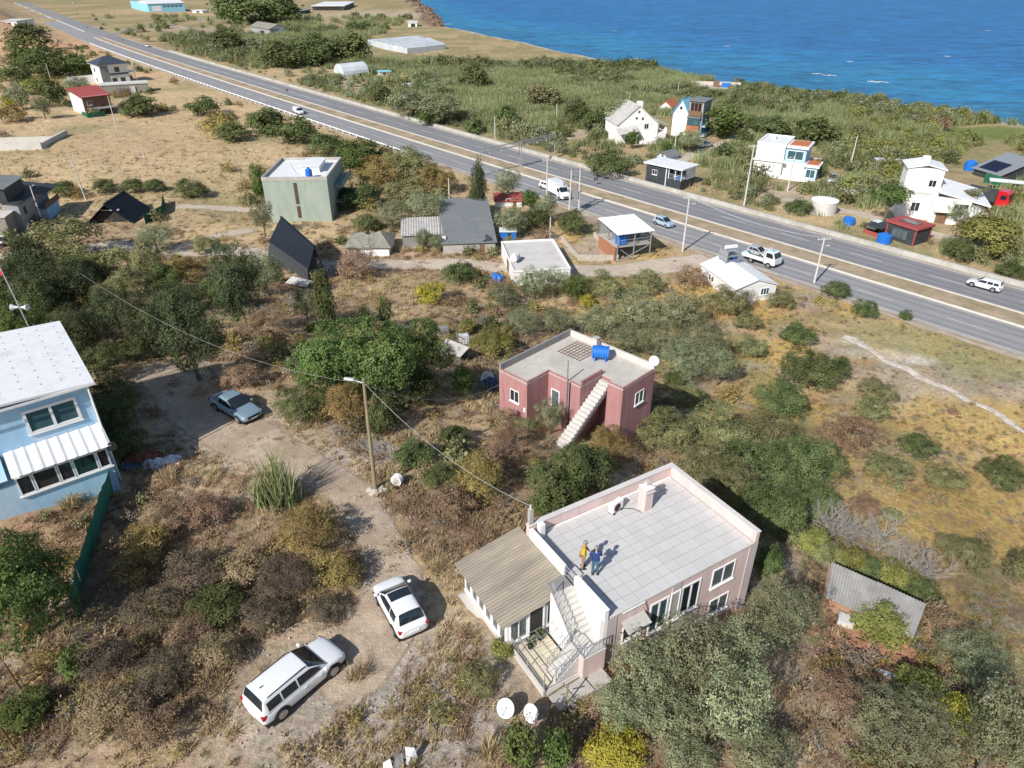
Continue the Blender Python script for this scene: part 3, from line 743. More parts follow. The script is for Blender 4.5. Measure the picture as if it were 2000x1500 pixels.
# stair: five steps along the terrace, a landing, eight steps to the roof
st = B(-1.28, -.05, -.32, .78, -2.2, 1.58).build('stair_base', 'pale_pink', MH)
B(-1.30, -.03, -.34, .80, 1.582, 1.66).build('landing', 'pale_concrete', MH)
for k in range(6):
    B(-2.55 + .21 * k, -2.55 + .21 * (k + 1) + .02, .0, .78, .46 + .0, .62 + .17 * k).build('step', 'pale_concrete', MH, bevel=.01)
for k in range(8):
    B(-1.15, -.06, .80 + .20 * k, 1.02 + .20 * k, 1.5 + .19 * k - .05, 1.66 + .19 * (k + 1)).build('step', 'pale_concrete', MH, bevel=.01)
MB().add([(-1.22, .78, .5), (-1.22, 2.5, .5), (-1.22, 2.5, 3.2), (-1.22, .78, 1.6), (-1.17, .78, .5), (-1.17, 2.5, .5), (-1.17, 2.5, 3.2), (-1.17, .78, 1.6)], [(0, 1, 2, 3), (7, 6, 5, 4), (0, 4, 5, 1), (3, 2, 6, 7), (0, 3, 7, 4), (1, 5, 6, 2)]).build('stair_wall', 'white_wash', MH)
B(-1.05, -.05, 2.42, 3.14, 3.0, 3.185).build('stair_head', 'dark_concrete', MH)
railing(MH, [(-1.2, .85, 1.75), (-1.2, 2.4, 3.2)], .75)
railing(MH, [(-1.26, .74, 1.66), (-1.26, -.30, 1.66), (-.08, -.30, 1.66)], .7)
railing(MH, [(-2.5, .02, .6), (-1.3, .02, 1.64)], .7); railing(MH, [(-2.5, .76, .6), (-1.3, .76, 1.64)], .7)
railing(MH, [(.02, 2.42, 3.2), (.02, 3.1, 3.2)], .6, bars=False)
# terrace
B(-3.15, -1.29, -.05, 2.74, -1.6, .42).build('terrace_base', 'pale_concrete', MH)
tb = B(-3.1, -1.3, .0, 2.7, .422, .44).build('terrace_floor', 'grout', MH)
tm = B(0, .43, 0, .43, 0, .016).mesh('tile', 'tile_cream')
for i in range(4):
    for j in range(6):
        o = link('tile', tm, tb); o.location = (-3.06 + i * .44, .04 + j * .44, .442)
tw = B(-3.27, -3.16, -.1, 2.74, -1.6, .62).build('terrace_wall', 'pale_concrete', MH)
railing(MH, [(-3.21, -.06, .62), (-3.21, 1.3, .62), (-3.21, 2.68, .62)], .55, bars=False, mat='grey_wood')
# pergola frame of wire over the terrace: its grid of shade lies on the tiles
pg = MB()
for k in range(5): pg.tube((-3.15 + .46 * k, .0, 1.6), (-3.15 + .46 * k, 2.2, 1.6), .012)
for k in range(6): pg.tube((-3.15, .44 * k, 1.6), (-1.3, .44 * k, 1.6), .012)
for x, y in ((-3.15, 0), (-3.15, 2.2)): pg.tube((x, y, .44), (x, y, 1.6), .02)
pg.build('trellis', 'galvanised', MH)
# glazed porch with its fibre cement roof
B(-3.42, -.03, 2.78, 7.05, -.6, .55).build('porch_base', 'pale_concrete', MH)
B(-3.75, -3.42, 2.72, 7.2, -.4, .12).build('porch_plinth', 'pale_concrete', MH)
B(-3.40, -.04, 2.80, 7.03, .552, 2.36).build('porch_wall', 'white_wash', MH)
MB().prism([(-3.40, 2.81), (-.04, 2.81), (-.04, 7.02), (-3.40, 7.02)], 2.362, 2.40).build('porch_ceiling', 'white_wash', MH)
MB().add([(-3.38, 2.82, 2.36), (-.05, 2.82, 2.36), (-.05, 2.82, 2.98), (-3.38, 2.74 + .12, 2.36), (-.05, 2.86, 2.36), (-.05, 2.86, 2.98)], [(0, 1, 2), (3, 5, 4), (0, 2, 5, 3), (1, 4, 5, 2), (0, 3, 4, 1)]).build('gable', 'white_wash', MH)
MB().corr((-.02, 2.45, 3.05), (-.02, 7.25, 3.05), (-3.85, 7.25, 2.36), (-3.85, 2.45, 2.36), 26, .035).build('porch_roof', 'fibre_cement', MH)
for k in range(6): window(MH, (-3.40, 6.85 - .68 * k, .72), (0, -1), .56, 1.35, 1, gm='glass_grey', fw=.05)
window(MH, (-3.25, 2.80, .75), (1, 0), .95, 1.3, 2, gm='glass_grey', fw=.05)
d = B(-2.2, -1.45, 2.74, 2.795, .56, 2.3).build('doorway', 'interior_dark', MH)
B(-2.28, -2.2, 2.70, 2.795, .56, 2.36).box(-1.45, -1.37, 2.70, 2.795, .56, 2.36).box(-2.2, -1.45, 2.70, 2.795, 2.3, 2.36).build('door_frame', 'white_pvc', d)
window(MH, (-1.2, 2.80, .75), (1, 0), .75, 1.4, 1, gm='glass_blue', fw=.05)

# ---- dark rose house with the outside concrete stair
ZK = 1.5
PL, PB, PRr = P(974, 718, ZK), P(1116, 647, ZK), P(1302, 721, ZK)
KF = [P(920 + zx / 5, 630 + zy / 5, ZK) for zx, zy in ((548, 575), (768, 465), (1080, 612), (1315, 495), (1440, 535), (1590, 610))]
kz = Tz(KF[0].x, KF[0].y)
KH = thing('house', 'dark rose single storey house with a bare concrete flat roof and outside stair', 'house', (KF[0].x, KF[0].y, 0), R(45.7))
ca, sa = math.cos(-R(45.7)), math.sin(-R(45.7))
def kl(q): d = q - KF[0]; return (d.x * ca - d.y * sa, d.x * sa + d.y * ca)
kp = [kl(q) for q in (PL, KF[0], KF[1], KF[2], KF[3], KF[4], KF[5], PRr, PB)]
# square the plan up: x grows towards the back right, y towards the back left
Lx, Ly = 0.0, 2.95
x1, y1 = 2.43, 0.0
kp = [(0, Ly), (0, 0), (2.4, 0), (2.4, -3.12), (5.05, -3.12), (5.05, -4.2), (4.35, -4.2 - .0), (4.35, -5.55), (8.2, -5.55), (8.2, Ly)]
kp = [(0, 2.95), (0, 0), (2.4, 0), (2.4, -3.15), (5.0, -3.15), (5.0, -4.2), (4.3, -4.2), (4.3, -5.6), (8.4, -5.6), (8.4, 2.95)]
zb = kz - 2.5
MB().prism(kp, zb, 1.20).build('wall', 'dark_rose', KH)
M('roof_screed', (.53, .495, .44), .9, .12, 1.6, .2, 16, col2=(.43, .40, .355), fac2=.46, scale2=.45)
MB().prism(kp, 1.203, 1.30).build('roof_slab', 'roof_screed', KH)
def wallrun(par, pts, th, z0, z1, name, mat, side=1):
    for a, b in zip(pts[:-1], pts[1:]):
        a = Vector((*a, 0)); b = Vector((*b, 0)); d = (b - a).normalized(); n = Vector((-d.y, d.x, 0)) * side
        MB().prism([tuple((a)[:2]), tuple(b[:2]), tuple((b + n * th)[:2]), tuple((a + n * th)[:2])], z0, z1).build(name, mat, par)
wallrun(KH, [(0.01, 2.94), (8.39, 2.94)], .18, 1.302, 1.86, 'parapet', 'dark_concrete', -1)
wallrun(KH, [(8.39, 2.75), (8.39, -5.59)], .18, 1.302, 1.80, 'parapet', 'pale_concrete', -1)
wallrun(KH, [(0, 2.75), (0, 0.01)], .12, 1.302, 1.44, 'roof_edge', 'dark_rose', 1)
wallrun(KH, [(2.4, -.03), (2.4, -3.1)], .12, 1.302, 1.42, 'roof_edge', 'dark_rose', 1)
wallrun(KH, [(0.1, 0.0), (2.5, 0.0)], .12, 1.302, 1.46, 'roof_edge', 'dark_rose', 1)
wallrun(KH, [(2.52, -3.15), (5.0, -3.15)], .14, 1.302, 1.72, 'roof_edge', 'dark_rose', 1)
wallrun(KH, [(4.3, -5.6), (8.2, -5.6)], .12, 1.302, 1.42, 'roof_edge', 'dark_rose', 1)
wallrun(KH, [(4.3, -4.25), (4.3, -5.48)], .12, 1.302, 1.40, 'roof_edge', 'dark_rose', 1)
window(KH, (0, 1.75, -.85), (0, -1), .95, 1.05, 2, gm='glass_dark')
window(KH, (2.4, -.35, -1.7), (0, -1), .85, 1.75, 1, gm='glass_grey', name='glazed_door', sill=False, fw=.08)
window(KH, (6.0, -5.6, -.9), (1, 0), 1.1, 1.1, 2, gm='glass_blue')
MB().tube((2.30, -1.95, kz - .3), (2.30, -1.95, 3.1), .06, .05).build('pipe_post', 'galvanised', KH)
MB().tube((2.32, -2.2, kz - .3), (2.32, -2.2, 1.35), .04).build('drain_pipe', 'black_trim', KH)
B(-.05, .0, .12, .32, -1.3, -.95).build('meter_box', 'white_pvc', KH)
ns = 17
for k in range(ns):
    zt = 1.28 - (k + 1) * .205
    B(4.75 - .295 * (k + 1), 4.75 - .295 * k + .02, -4.18, -3.22, zt - .32, zt).build('step', 'pale_concrete', KH, bevel=.012)
MB().add([(x, y, z) for y in (-4.12, -3.28) for x, z in ((4.7, 1.0), (4.7, .4), (-.3, -3.1), (-.3, -2.55))], [(0, 1, 2, 3), (7, 6, 5, 4), (0, 4, 5, 1), (1, 5, 6, 2), (2, 6, 7, 3), (3, 7, 4, 0)]).build('stair_slab', 'concrete', KH)
c = B(7.55, 7.95, -.5, -.1, 1.302, 2.35).build('chimney', 'pale_concrete', KH); B(7.5, 8.0, -.55, -.05, 2.352, 2.42).build('chimney_cap', 'concrete', c)
mt = thing('steel_mesh', 'rusty steel mesh lying on the flat roof of the dark rose house', 'steel mesh', KH.matrix_basis @ Vector((5.3, .6, 1.31)), R(45.7))
for k in range(8): MB().bar((0, -1.2 + k * .32, .03), (2.5, -1.2 + k * .32, .03), .03, .03).build('bar', 'rust_iron', mt)
for k in range(7): MB().bar((.05 + k * .4, -1.25, .075), (.05 + k * .4, 1.1, .075), .025, .025).build('bar', 'rust_iron', mt)

# ---- light blue house at the left edge
q0 = G(222, 930); zb = q0.z
ztopB = zat(q0, 742)
A, yawB, wB, dB = frame(ztopB, (168, 744), (90, 612), (0, 790))
# local axes: x from the near right corner to the back, y to the left
BH = thing('house', 'light blue two storey house with a white metal roof at the left edge', 'house', (A.x, A.y, zb), yawB)
HB = ztopB - zb
LB, DB = 9.4, 9.0
B(.15, LB, .15, DB, -1.5, HB - .32).build('wall', 'blue_render', BH)
rf = MB().slab([(-.35, -.35, HB - .02), (LB + .4, -.35, HB + .05), (LB + .4, DB, HB + .55), (-.35, DB, HB + .48)], .14).build('roof', 'white_metal', BH)
for k in range(10):
    x = .55 + k * 1.0; zz = HB - .02 + .007 * (x + .35)
    MB().bar((x, -.34, zz + .008), (x, DB, zz + .508), .05, .028).build('roof_rib', 'white_metal', rf)
    fm = MB()
    for j in range(9): yy = .1 + j * 1.0; fm.box(x + .35, x + .43, yy, yy + .08, zz + .054 * (yy + .35) + .0, zz + .054 * (yy + .35) + .03)
    fm.build('roof_screws', 'galvanised', rf)
B(-.40, -.36, -.38, DB, HB - .2, HB - .06).build('fascia', 'white_paint', BH)
B(-.02, .14, -.02, .14, -1.5, HB - .2).build('corner_board', 'white_paint', BH)
window(BH, (.15, 3.55, HB - 2.35), (0, -1), 2.75, 1.55, 2, gm='glass_blue', fw=.16, pr=.09)
pz = HB - 3.15
bay = B(-1.5, .148, .25, DB, -1.5, pz - 1.0).build('bay_wall', 'blue_render', BH)
MB().corr((.14, .0, pz + .18), (.14, 5.1, pz + .18), (-1.85, 5.1, pz - .42), (-1.85, .0, pz - .42), 9, .05, flat=.55).build('bay_roof', 'white_metal', BH)
MB().slab([(.14, 5.3, pz + .1), (.14, DB, pz + .1), (-1.7, DB, pz - .5), (-1.7, 5.3, pz - .5)], .1).build('bay_roof', 'blue_render', BH)
for k, (y, ww, g) in enumerate(((5.0, .75, 'glass_dark'), (4.2, 1.2, 'interior_dark'), (2.95, .75, 'glass_dark'), (2.15, 1.2, 'glass_dark'), (.9, .6, 'glass_dark'))):
    window(BH, (-1.5, y, pz - 1.9), (0, -1), ww, 1.25, 1, gm=g, fw=.07, sill=False)
B(-1.62, -1.5, .2, 5.1, pz - 2.0, pz - 1.92).build('sill', 'white_paint', BH)
B(-1.48, .1, .27, 5.05, pz - 1.0, pz - .45).build('bay_head', 'white_paint', BH)
MB().tube((-.3, .05, .0), (-.3, .05, HB - .3), .05).build('drain_pipe', 'white_pvc', BH)
MB().lathe([(.28, -.08), (.28, .08)], (-1.75, .0, pz - .55), 14, 'x').build('vent_fan', 'dark_iron', BH)
# ================================================================== THE OTHER BUILDINGS
EXB = []
def house(label, base, A, Bp, C, cat='house', name='house', wall='white_paint', dig=1.2, hmin=None):
    """thing at the near corner; x along A-B, y along A-C, z from the ground"""
    q = G(*base); zt = zat(q, A[1])
    a, yaw, W, D = frame(zt, A, Bp, C)
    o = thing(name, label, cat, (a.x, a.y, q.z), yaw); H = zt - q.z
    if wall: B(0, W, 0, D, -dig, H - .004).build('wall', wall, o)
    EXB.append((a.x, a.y, yaw, -.6, W + .6, -.6, D + .6))
    return o, W, D, H
def flat_roof(o, W, D, H, mat, over=.15, th=.18, name='roof'):
    return B(-over, W + over, -over, D + over, H, H + th).build(name, mat, o)
def parapet4(o, W, D, H, h, mat, th=.18):
    for a in ((0, W, 0, th), (0, W, D - th, D), (0, th, th + .002, D - th - .002), (W - th, W, th + .002, D - th - .002)): B(*a, H + .002, H + h + (.003 if a[2] == 0 else 0)).build('parapet', mat, o)
def gable_roof(o, W, D, H, rise, mat, over=.3, th=.12, axis='x', wallmat=None):
    """ridge along x (default) or y"""
    e = over; dr = e * rise / ((D if axis == 'x' else W) / 2)
    r = thing  # keep namespace tidy
    if axis == 'x':
        a = [(-e, -e, H - dr), (W + e, -e, H - dr), (W + e, D / 2, H + rise), (-e, D / 2, H + rise)]
        b = [(-e, D / 2, H + rise), (W + e, D / 2, H + rise), (W + e, D + e, H - dr), (-e, D + e, H - dr)]
        g = [[(0, 0, H), (0, D, H), (0, D / 2, H + rise - .03)], [(W, 0, H), (W, D, H), (W, D / 2, H + rise - .03)]]
    else:
        a = [(-e, -e, H - dr), (-e, D + e, H - dr), (W / 2, D + e, H + rise), (W / 2, -e, H + rise)]
        b = [(W / 2, -e, H + rise), (W / 2, D + e, H + rise), (W + e, D + e, H - dr), (W + e, -e, H - dr)]
        g = [[(0, 0, H), (W, 0, H), (W / 2, 0, H + rise - .03)], [(0, D, H), (W, D, H), (W / 2, D, H + rise - .03)]]
    for q in (a, b): MB().slab([(x, y, z + th) for x, y, z in q], th).build('roof', mat, o)
    for q in g:
        m = MB(); n = Vector((1, 0, 0)) if axis == 'x' else Vector((0, 1, 0))
        s = [Vector(v) for v in q]; m.add([v - n * .02 for v in s] + [v + n * .02 for v in s], [(0, 1, 2), (5, 4, 3), (0, 3, 4, 1), (1, 4, 5, 2), (2, 5, 3, 0)])
        m.build('gable', wallmat or 'white_paint', o)
def aframe(label, e1, e2, g, apex_y, apex_x, mats=('black_roof', 'black_roof', 'dark_cladding'), split=None):
    p1, p2, p3 = G(*e1), G(*e2), G(*g)
    z0 = min(p1.z, p2.z, p3.z)
    d = p2 - p1; d.z = 0; L_ = d.length; yaw = math.atan2(d.y, d.x)
    w_ = p3 - p1; W = -w_.x * math.sin(yaw) + w_.y * math.cos(yaw)
    o = thing('a_frame_house', label, 'house', (p1.x, p1.y, z0), yaw)
    mid = (p1 + p3) / 2; H = zat(mid, apex_y) - z0
    return o, L_, W, H

EXB += [(F0.x, F0.y, R(31.2), -4.2, W_ + .4, -.9, 7.4), (KF[0].x, KF[0].y, R(45.7), -.4, 8.8, -6, 3.4), (A.x, A.y, yawB, -2, 12, -.3, 14)]
# ---- pale green concrete block with two window strips
o, W, D, H = house('pale green rendered flat roofed block beyond the dirt road', (645, 432), (637.5, 345.5), (659, 307), (512.4, 344.4), wall=None)
D = max(D, 8)
B(0, W, 0, D, -1.2, H - .604).build('wall', 'green_render', o)
B(.16, W - .16, .16, D - .16, H - .55, H - .50).build('roof', 'white_metal', o)
for a in ((-.06, .16, -.06, D + .06), (W - .16, W + .06, -.06, D + .06), (.162, W - .162, -.06, .16), (.162, W - .162, D - .16, D + .06)): B(*a, H - .6, H + .02).build('parapet', 'concrete', o)
# the wall top must stay under the parapet ring: window strips and balconies
for z0, z1 in ((.7, 2.7), (3.1, H - 1.0)):
    f = B(-.05, .01, D * .5 - .28, D * .5 + .28, z0, z1).build('window', 'interior_dark', o)
    for k in range(int((z1 - z0) / .22)): B(-.09, -.05, D * .5 - .28, D * .5 + .28, z0 + .06 + k * .22, z0 + .14 + k * .22).build('louvre', 'brown_wood', f)
sh = B(W * .35, W * .75, D * .2, D * .48, H - .49, H + .62).build('stair_head', 'white_paint', o); B(W * .33, W * .77, D * .18, D * .5, H + .622, H + .75).build('roof_slab', 'white_metal', sh)
for z in (1.9, 4.6):
    b_ = B(W * .35, W + .0, -1.6, -.004, z, z + .18).build('balcony', 'green_render', o)
    B(W * .35, W, -1.6, -1.48, z + .182, z + 1.0).build('balcony_wall', 'green_render', b_)
MB().tube((W * .3, D * .55, H - .5), (W * .25, D * .6, H + 1.2), .05).build('vent_pipe', 'galvanised', o)
GB = o; GBH = H

# ---- black A shaped houses
def ap(x, t, side, z0=0.0): return (x, sg * (aw / 2 - side * aw / 2 * (1 - t)), z0 + t * H)
q = G(604, 550); o = thing('a_frame_house', 'black steep roofed house with a ribbed lower wall below the green block', 'house', (q.x, q.y, q.z), R(124.5)); L_ = 13.2
EXB.append((q.x, q.y, R(121.5), -.5, L_ + .5, -4.6, .6))
def sec(x, k):            # cross section points: near foot, wall top, ridge, far foot
    e = x / L_
    return [(x, .2 + 1.5 * e, -.6), (x, -.05 + 1.0 * e, 1.95 + .15 * e), (x, -1.4 - .1 * e, 5.0 + .5 * e), (x, -2.9, -.6)][k]
MB().slab([sec(-.25, 1), sec(L_ + .25, 1), sec(L_ + .25, 2), sec(-.25, 2)], .12).build('roof', 'black_roof', o)
MB().slab([sec(-.25, 3), sec(L_ + .25, 3), sec(L_ + .25, 2), sec(-.25, 2)], .12).build('roof', 'black_roof', o)
MB().corr(sec(0, 0), sec(L_, 0), sec(L_, 1), sec(0, 1), 30, .05, .05, flat=.2).build('ribbed_wall', 'dark_cladding', o)
for x in (.1, L_ - .1):
    m_ = MB(); v = [Vector(sec(x, k)) for k in range(4)]; v[2].z -= .14; e_ = Vector((.06, 0, 0))
    m_.add(v + [p + e_ for p in v], [(0, 1, 2, 3), (7, 6, 5, 4), (0, 4, 5, 1), (1, 5, 6, 2), (2, 6, 7, 3), (3, 7, 4, 0)]).build('gable', 'dark_cladding', o)
B(.04, .1, -2.4, -1.3, -.3, 1.9).build('door', 'glass_dark', o); B(.04, .1, -2.2, -1.4, 2.3, 3.3).build('window', 'glass_grey', o)
MB().bar(Vector(sec(-.3, 2)) + Vector((0, 0, .05)), Vector(sec(L_ + .3, 2)) + Vector((0, 0, .05)), .22, .1).build('ridge_cap', 'black_roof', o)

o, L_, W, H = aframe('black A shaped house with its open dark gable towards the stone house', (266, 436), (300, 412), (186, 425), 392, 200)
sg = 1 if W > 0 else -1; aw = abs(W)
MB().slab([ap(-.4, -.02, 1), ap(L_ + .3, -.02, 1), ap(L_ + .3, 1.0, 1), ap(-.4, 1.0, 1)], .12).build('roof', 'black_roof', o)
MB().slab([ap(-.4, -.02, -1), ap(L_ + .3, -.02, -1), ap(L_ + .3, 1.0, -1), ap(-.4, 1.0, -1)], .12).build('roof', 'black_roof', o)
for x in (.9, L_ - .2):
    MB().add([(x, 0, -.5), (x, W, -.5), (x, W / 2, H - .15), (x + .06, 0, -.5), (x + .06, W, -.5), (x + .06, W / 2, H - .15)], [(0, 1, 2), (5, 4, 3), (0, 3, 4, 1), (1, 4, 5, 2), (2, 5, 3, 0)]).build('gable', 'interior_dark', o)
B(.4, .9, min(W * .3, W * .7), max(W * .3, W * .7), 2.3, 2.42).build('gallery', 'pale_concrete', o)
MB().bar(ap(-.45, 1.02, 1), ap(L_ + .35, 1.02, 1), .2, .12).build('ridge_cap', 'black_roof', o)
q1, q2, q3 = G(285, 438), G(320, 420), G(322, 398)
mt_ = thing('fence', 'green sheeted fence round the black house with the open gable', 'fence', (q1.x, q1.y, q1.z), 0)
for a, b in ((q1, q2), (q2, q3)):
    a = a - q1; b = b - q1; MB().slab([a + Vector((0, 0, -.3)), b + Vector((0, 0, -.3)), b + Vector((0, 0, 1.7)), a + Vector((0, 0, 1.7))], .05).build('sheet', 'green_carpet', mt_)
    MB().tube(a, a + Vector((0, 0, 1.9)), .05).build('post', 'dark_iron', mt_)
MB().tube(q3 - q1, q3 - q1 + Vector((0, 0, 1.9)), .05).build('post', 'dark_iron', mt_)

# ---- ruined cottage
o, W, D, H = house('white cottage ruin with a sagging broken roof by the dirt road', (759, 500), (759, 481), (772, 457), (676, 482), wall='white_wash')
W = max(W, 5.5)
pts = {'nl': (-.4, D + .4, H - .1), 'nr': (-.4, -.4, H - .1), 'fl': (W + .4, D + .4, H - .1), 'fr': (W + .4, -.4, H - .1), 'r1': (W / 2, D * .72, H + 1.3), 'r2': (W / 2, D * .25, H + 1.45)}
MB().slab([pts['nr'], (-.4, D * .45, H - .12), (W * .42, D * .5, H + 1.15), pts['r2']], .1).build('roof', 'rust_roof', o)
MB().slab([(-.4, D * .46, H - .22), pts['nl'], pts['r1'], (W * .42, D * .51, H + 1.02)], .1).build('roof', 'rust_roof', o)
MB().slab([pts['nl'], pts['fl'], pts['r1']], .1).build('roof', 'rust_roof', o); MB().slab([pts['nr'], pts['fr'], pts['r2']], .1).build('roof', 'rust_roof', o)
MB().slab([pts['fl'], (W + .4, D * .55, H - .1), (W * .55, D * .62, H + 1.1), pts['r1']], .1).build('roof', 'rust_roof', o)
MB().slab([(W + .4, D * .5, H - .1), pts['fr'], (W * .8, D * .28, H + .5), (W * .78, D * .42, H + .35)], .1).build('roof', 'rust_roof', o)
B(W * .3, W * .9, D * .25, D * .6, H - .1, H + .02).build('attic_floor', 'interior_dark', o)
MB().bar((W * .5, D * .35, H + .1), (W * .8, D * .55, H + 1.0), .15, .1).bar((W * .4, D * .5, H + .3), (W * .75, D * .3, H + .9), .12, .1).build('broken_rafter', 'grey_wood', o)
MB().slab([(W * .45, D * .3, H + .35), (W * .6, D * .3, H + .8), (W * .65, D * .45, H + .5), (W * .5, D * .45, H + .25)], .06).build('fallen_sheet', 'red_roof', o)
MB().tube((-.3, D * .45, 0), (-.3, D * .45, H + .4), .05).tube((-.3, D * .62, 0), (-.3, D * .62, H + .5), .05).build('prop', 'grey_wood', o)
B(-.03, .0, D * .68, D * .8, 0, H * .85).build('door', 'brown_wood', o)

# ---- long grey roof and its annex
o, W, D, H = house('low house with one wide grey roof, torn near its lower corner', (967, 492), (967, 472), (960, 399), (866, 480), wall='concrete')
rz = 1.1
MB().add([(0, 0, H), (0, D, H), (W, D, H), (W, 0, H), (W, 0, H + rz - .1), (W, D, H + rz - .1)], [(0, 1, 5, 4), (0, 4, 3), (1, 2, 5), (2, 3, 4, 5), (3, 2, 1, 0)]).build('wall_top', 'concrete', o)
rf = MB().slab([(-.3, -.3, H + .05), (-.3, D + .3, H + .05), (W + .3, D + .3, H + rz + .1), (W + .3, -.3, H + rz + .1)], .12).build('roof', 'grey_roof', o)
for k in range(1, 6): x = W * k / 6; MB().bar((x, -.3, H + .06 + rz * x / W + .01), (x, D + .3, H + .06 + rz * x / W + .01), .06, .03).build('seam', 'grey_roof', rf)
MB().slab([(.2, .5, H + .35), (1.6, 1.1, H + .75), (1.5, 1.5, H + .5), (.2, 1.3, H + .12)], .04).build('torn_flap', 'dark_cladding', rf)
MB().add([(0, 1.3, H + .09), (1.1, 1.2, H + .2), (.1, 2.0, H + .1)], [(0, 1, 2)]).build('tear', 'interior_dark', rf)
B(-.02, 0, D * .2, D * .3, .0, min(H * .8, 1.6)).build('door', 'brown_wood', o)
o2, W, D, H = house('dark corrugated lean-to left of the wide grey roof', (864, 478), (864, 458), (863, 428), (786, 462), wall='dark_concrete', cat='shed', name='shed')
MB().corr((-.3, -.1, H + .1), (-.3, D + .3, H + .1), (W, D + .3, H + .5), (W, -.1, H + .5), 16, .04).build('roof', 'old_sheet', o2)
B(-.03, 0, D * .4, D * .6, 0, min(1.8, H * .8)).build('door', 'interior_dark', o2)

# ---- white flat roofed house by the dirt road
o, W, D, H = house('white flat roofed house with a water tank on its roof by the dirt road', (1121, 552), (1114, 527), (1081, 470), (1003, 534), wall='white_wash')
flat_roof(o, W, D, H, 'pale_concrete', .02, .12)
for a in ((-.05, .15, -.05, D + .05), (W - .15, W + .05, -.05, D + .05), (.152, W - .152, -.05, .15), (.152, W - .152, D - .15, D + .05)): B(*a, H + .121, H + .34).build('parapet', 'white_wash', o)
window(o, (0, D * .8, .9), (0, -1), 1.1, 1.0, 2); window(o, (W * .75, D, .9), (-1, 0), 1.1, 1.0, 2); B(W * .35, W * .5, D, D + .04, 0, 2.0).build('door', 'brown_wood', o)
WH = o; WHd = (W, D, H)
# blue sheeted hut between it and the grey roof
o, W, D, H = house('small blue sided hut with a white top behind the white flat roof', (1007, 470), (1008, 453), (1004, 445), (977, 452), wall='blue_plastic', cat='shed', name='shed')
flat_roof(o, W, D, H, 'white_metal', .15, .08); B(-.03, 0, D * .3, D * .55, 0, H * .85).build('door', 'dark_iron', o)
# red roofed garden hut
o, W, D, H = house('little white hut with a dark red roof among trees near the highway', (1019, 404), (1019, 391), (1018, 381), (968, 393), cat='shed', name='shed')
MB().slab([(-.3, -.3, H - .05), (-.3, D + .3, H - .05), (W + .3, D + .3, H + .5), (W + .3, -.3, H + .5)], .1).build('roof', 'red_roof', o)
window(o, (0, D * .6, .8), (0, -1), .9, .8, 1); B(-.03, 0, D * .2, D * .34, 0, 1.8).build('door', 'brown_wood', o)

# ---- two level shelter on posts by the highway
o, W, D, H = house('two level shelter on posts with a white sheet roof beside the highway', (1269, 503), (1273, 450), (1235, 426), (1208, 458), wall=None, cat='shed', name='shed')
MB().corr((-.4, -.4, H + .05), (-.4, D + .4, H + .05), (W + .4, D + .4, H + .55), (W + .4, -.4, H + .55), 18, .03, .03).build('roof', 'white_metal', o)
for x, y in ((0, 0), (0, D * .5), (0, D), (W, 0), (W, D), (W * .5, 0), (W * .5, D)): MB().bar((x, y, -.5), (x, y, H + (.5 if x == W else .28 if x else .0)), .14, .14).build('post', 'galvanised', o)
B(.1, W + .1, -.1, D + .1, 2.2, 2.42).build('deck', 'concrete', o)
B(W * .42, W, D * .05, D * .09, 2.43, H).build('wall', 'render_grey', o); B(W - .12, W, .1, D - .1, 2.43, H + .3).build('wall', 'render_grey', o); B(W * .5, W * .53, .2, D * .9, 2.43, H + .1).build('wall', 'render_grey', o)
B(W * .1, W, D - .1, D + .1, -.5, 2.18).build('wall', 'red_brick', o); B(W - .15, W + .1, .2, D - .12, -.5, 2.18).build('wall', 'white_wash', o)
MB().bar((0, D * .95, .0), (0, D * .05, 2.1), .1, .1).bar((-.05, D * .5, .2), (-.05, D * .9, 1.9), .1, .1).build('brace', 'galvanised', o)
railing(o, [(.05, D, 2.42), (.05, D * .5, 2.42), (.05, 0, 2.42)], .9, .03, bars=False)
B(W * .49, W * .5, D * .25, D * .75, 3.2, H - .3).build('window', 'glass_dark', o)
SH = o; SHd = (W, D, H)

# ---- white sheet roofed house at the edge of the highway
o, W, D, H = house('white metal roofed house in front of the tow truck', (1443, 592), (1438, 564.5), (1511, 551), (1380, 515), wall='white_paint')
rise = 1.0
gable_roof(o, W, D, H, rise, 'white_metal', .25, .08, axis='y')
for k in range(1, 9):
    y = D * k / 9
    MB().bar((-.25, y, H - .25 * rise / (W / 2) + .09), (W / 2, y, H + rise + .1), .05, .04).bar((W + .25, y, H - .25 * rise / (W / 2) + .09), (W / 2, y, H + rise + .1), .05, .04).build('roof_rib', 'white_metal', o)
window(o, (0, D * .75, H - 1.4), (0, -1), .5, .9, 1); window(o, (0, D * .66, H - 1.4), (0, -1), .5, .9, 1)
window(o, (W * .62, 0, H - 1.35), (1, 0), 1.3, 1.0, 3, gm='glass_blue'); window(o, (W * .15, 0, .4), (1, 0), 1.2, 1.0, 2)
B(.03, .35, -.9, -.02, -.5, H - .9).build('pier', 'white_paint', o)
st_ = MB()
for x in (W * .35, W * .65):
    for y in (D * .72, D * .9): st_.bar((x, y, H + .3), (x, y, H + 2.6), .1, .1)
for z in (H + 1.1, H + 1.8, H + 2.6): st_.box(W * .33, W * .67, D * .70, D * .92, z, z + .06)
st_.build('tank_stand', 'galvanised', o)
B(W * .33, W * .36, D * .70, D * .92, H + 1.2, H + 2.6).build('solar_collector', 'render_grey', o)
MB().lathe([(.26, -.9), (.28, -.85), (.28, .85), (.26, .9)], (W * .5, D * .8, H + 2.95), 14, 'x').build('boiler', 'white_metal', o)
MR = o; MRd = (W, D, H)

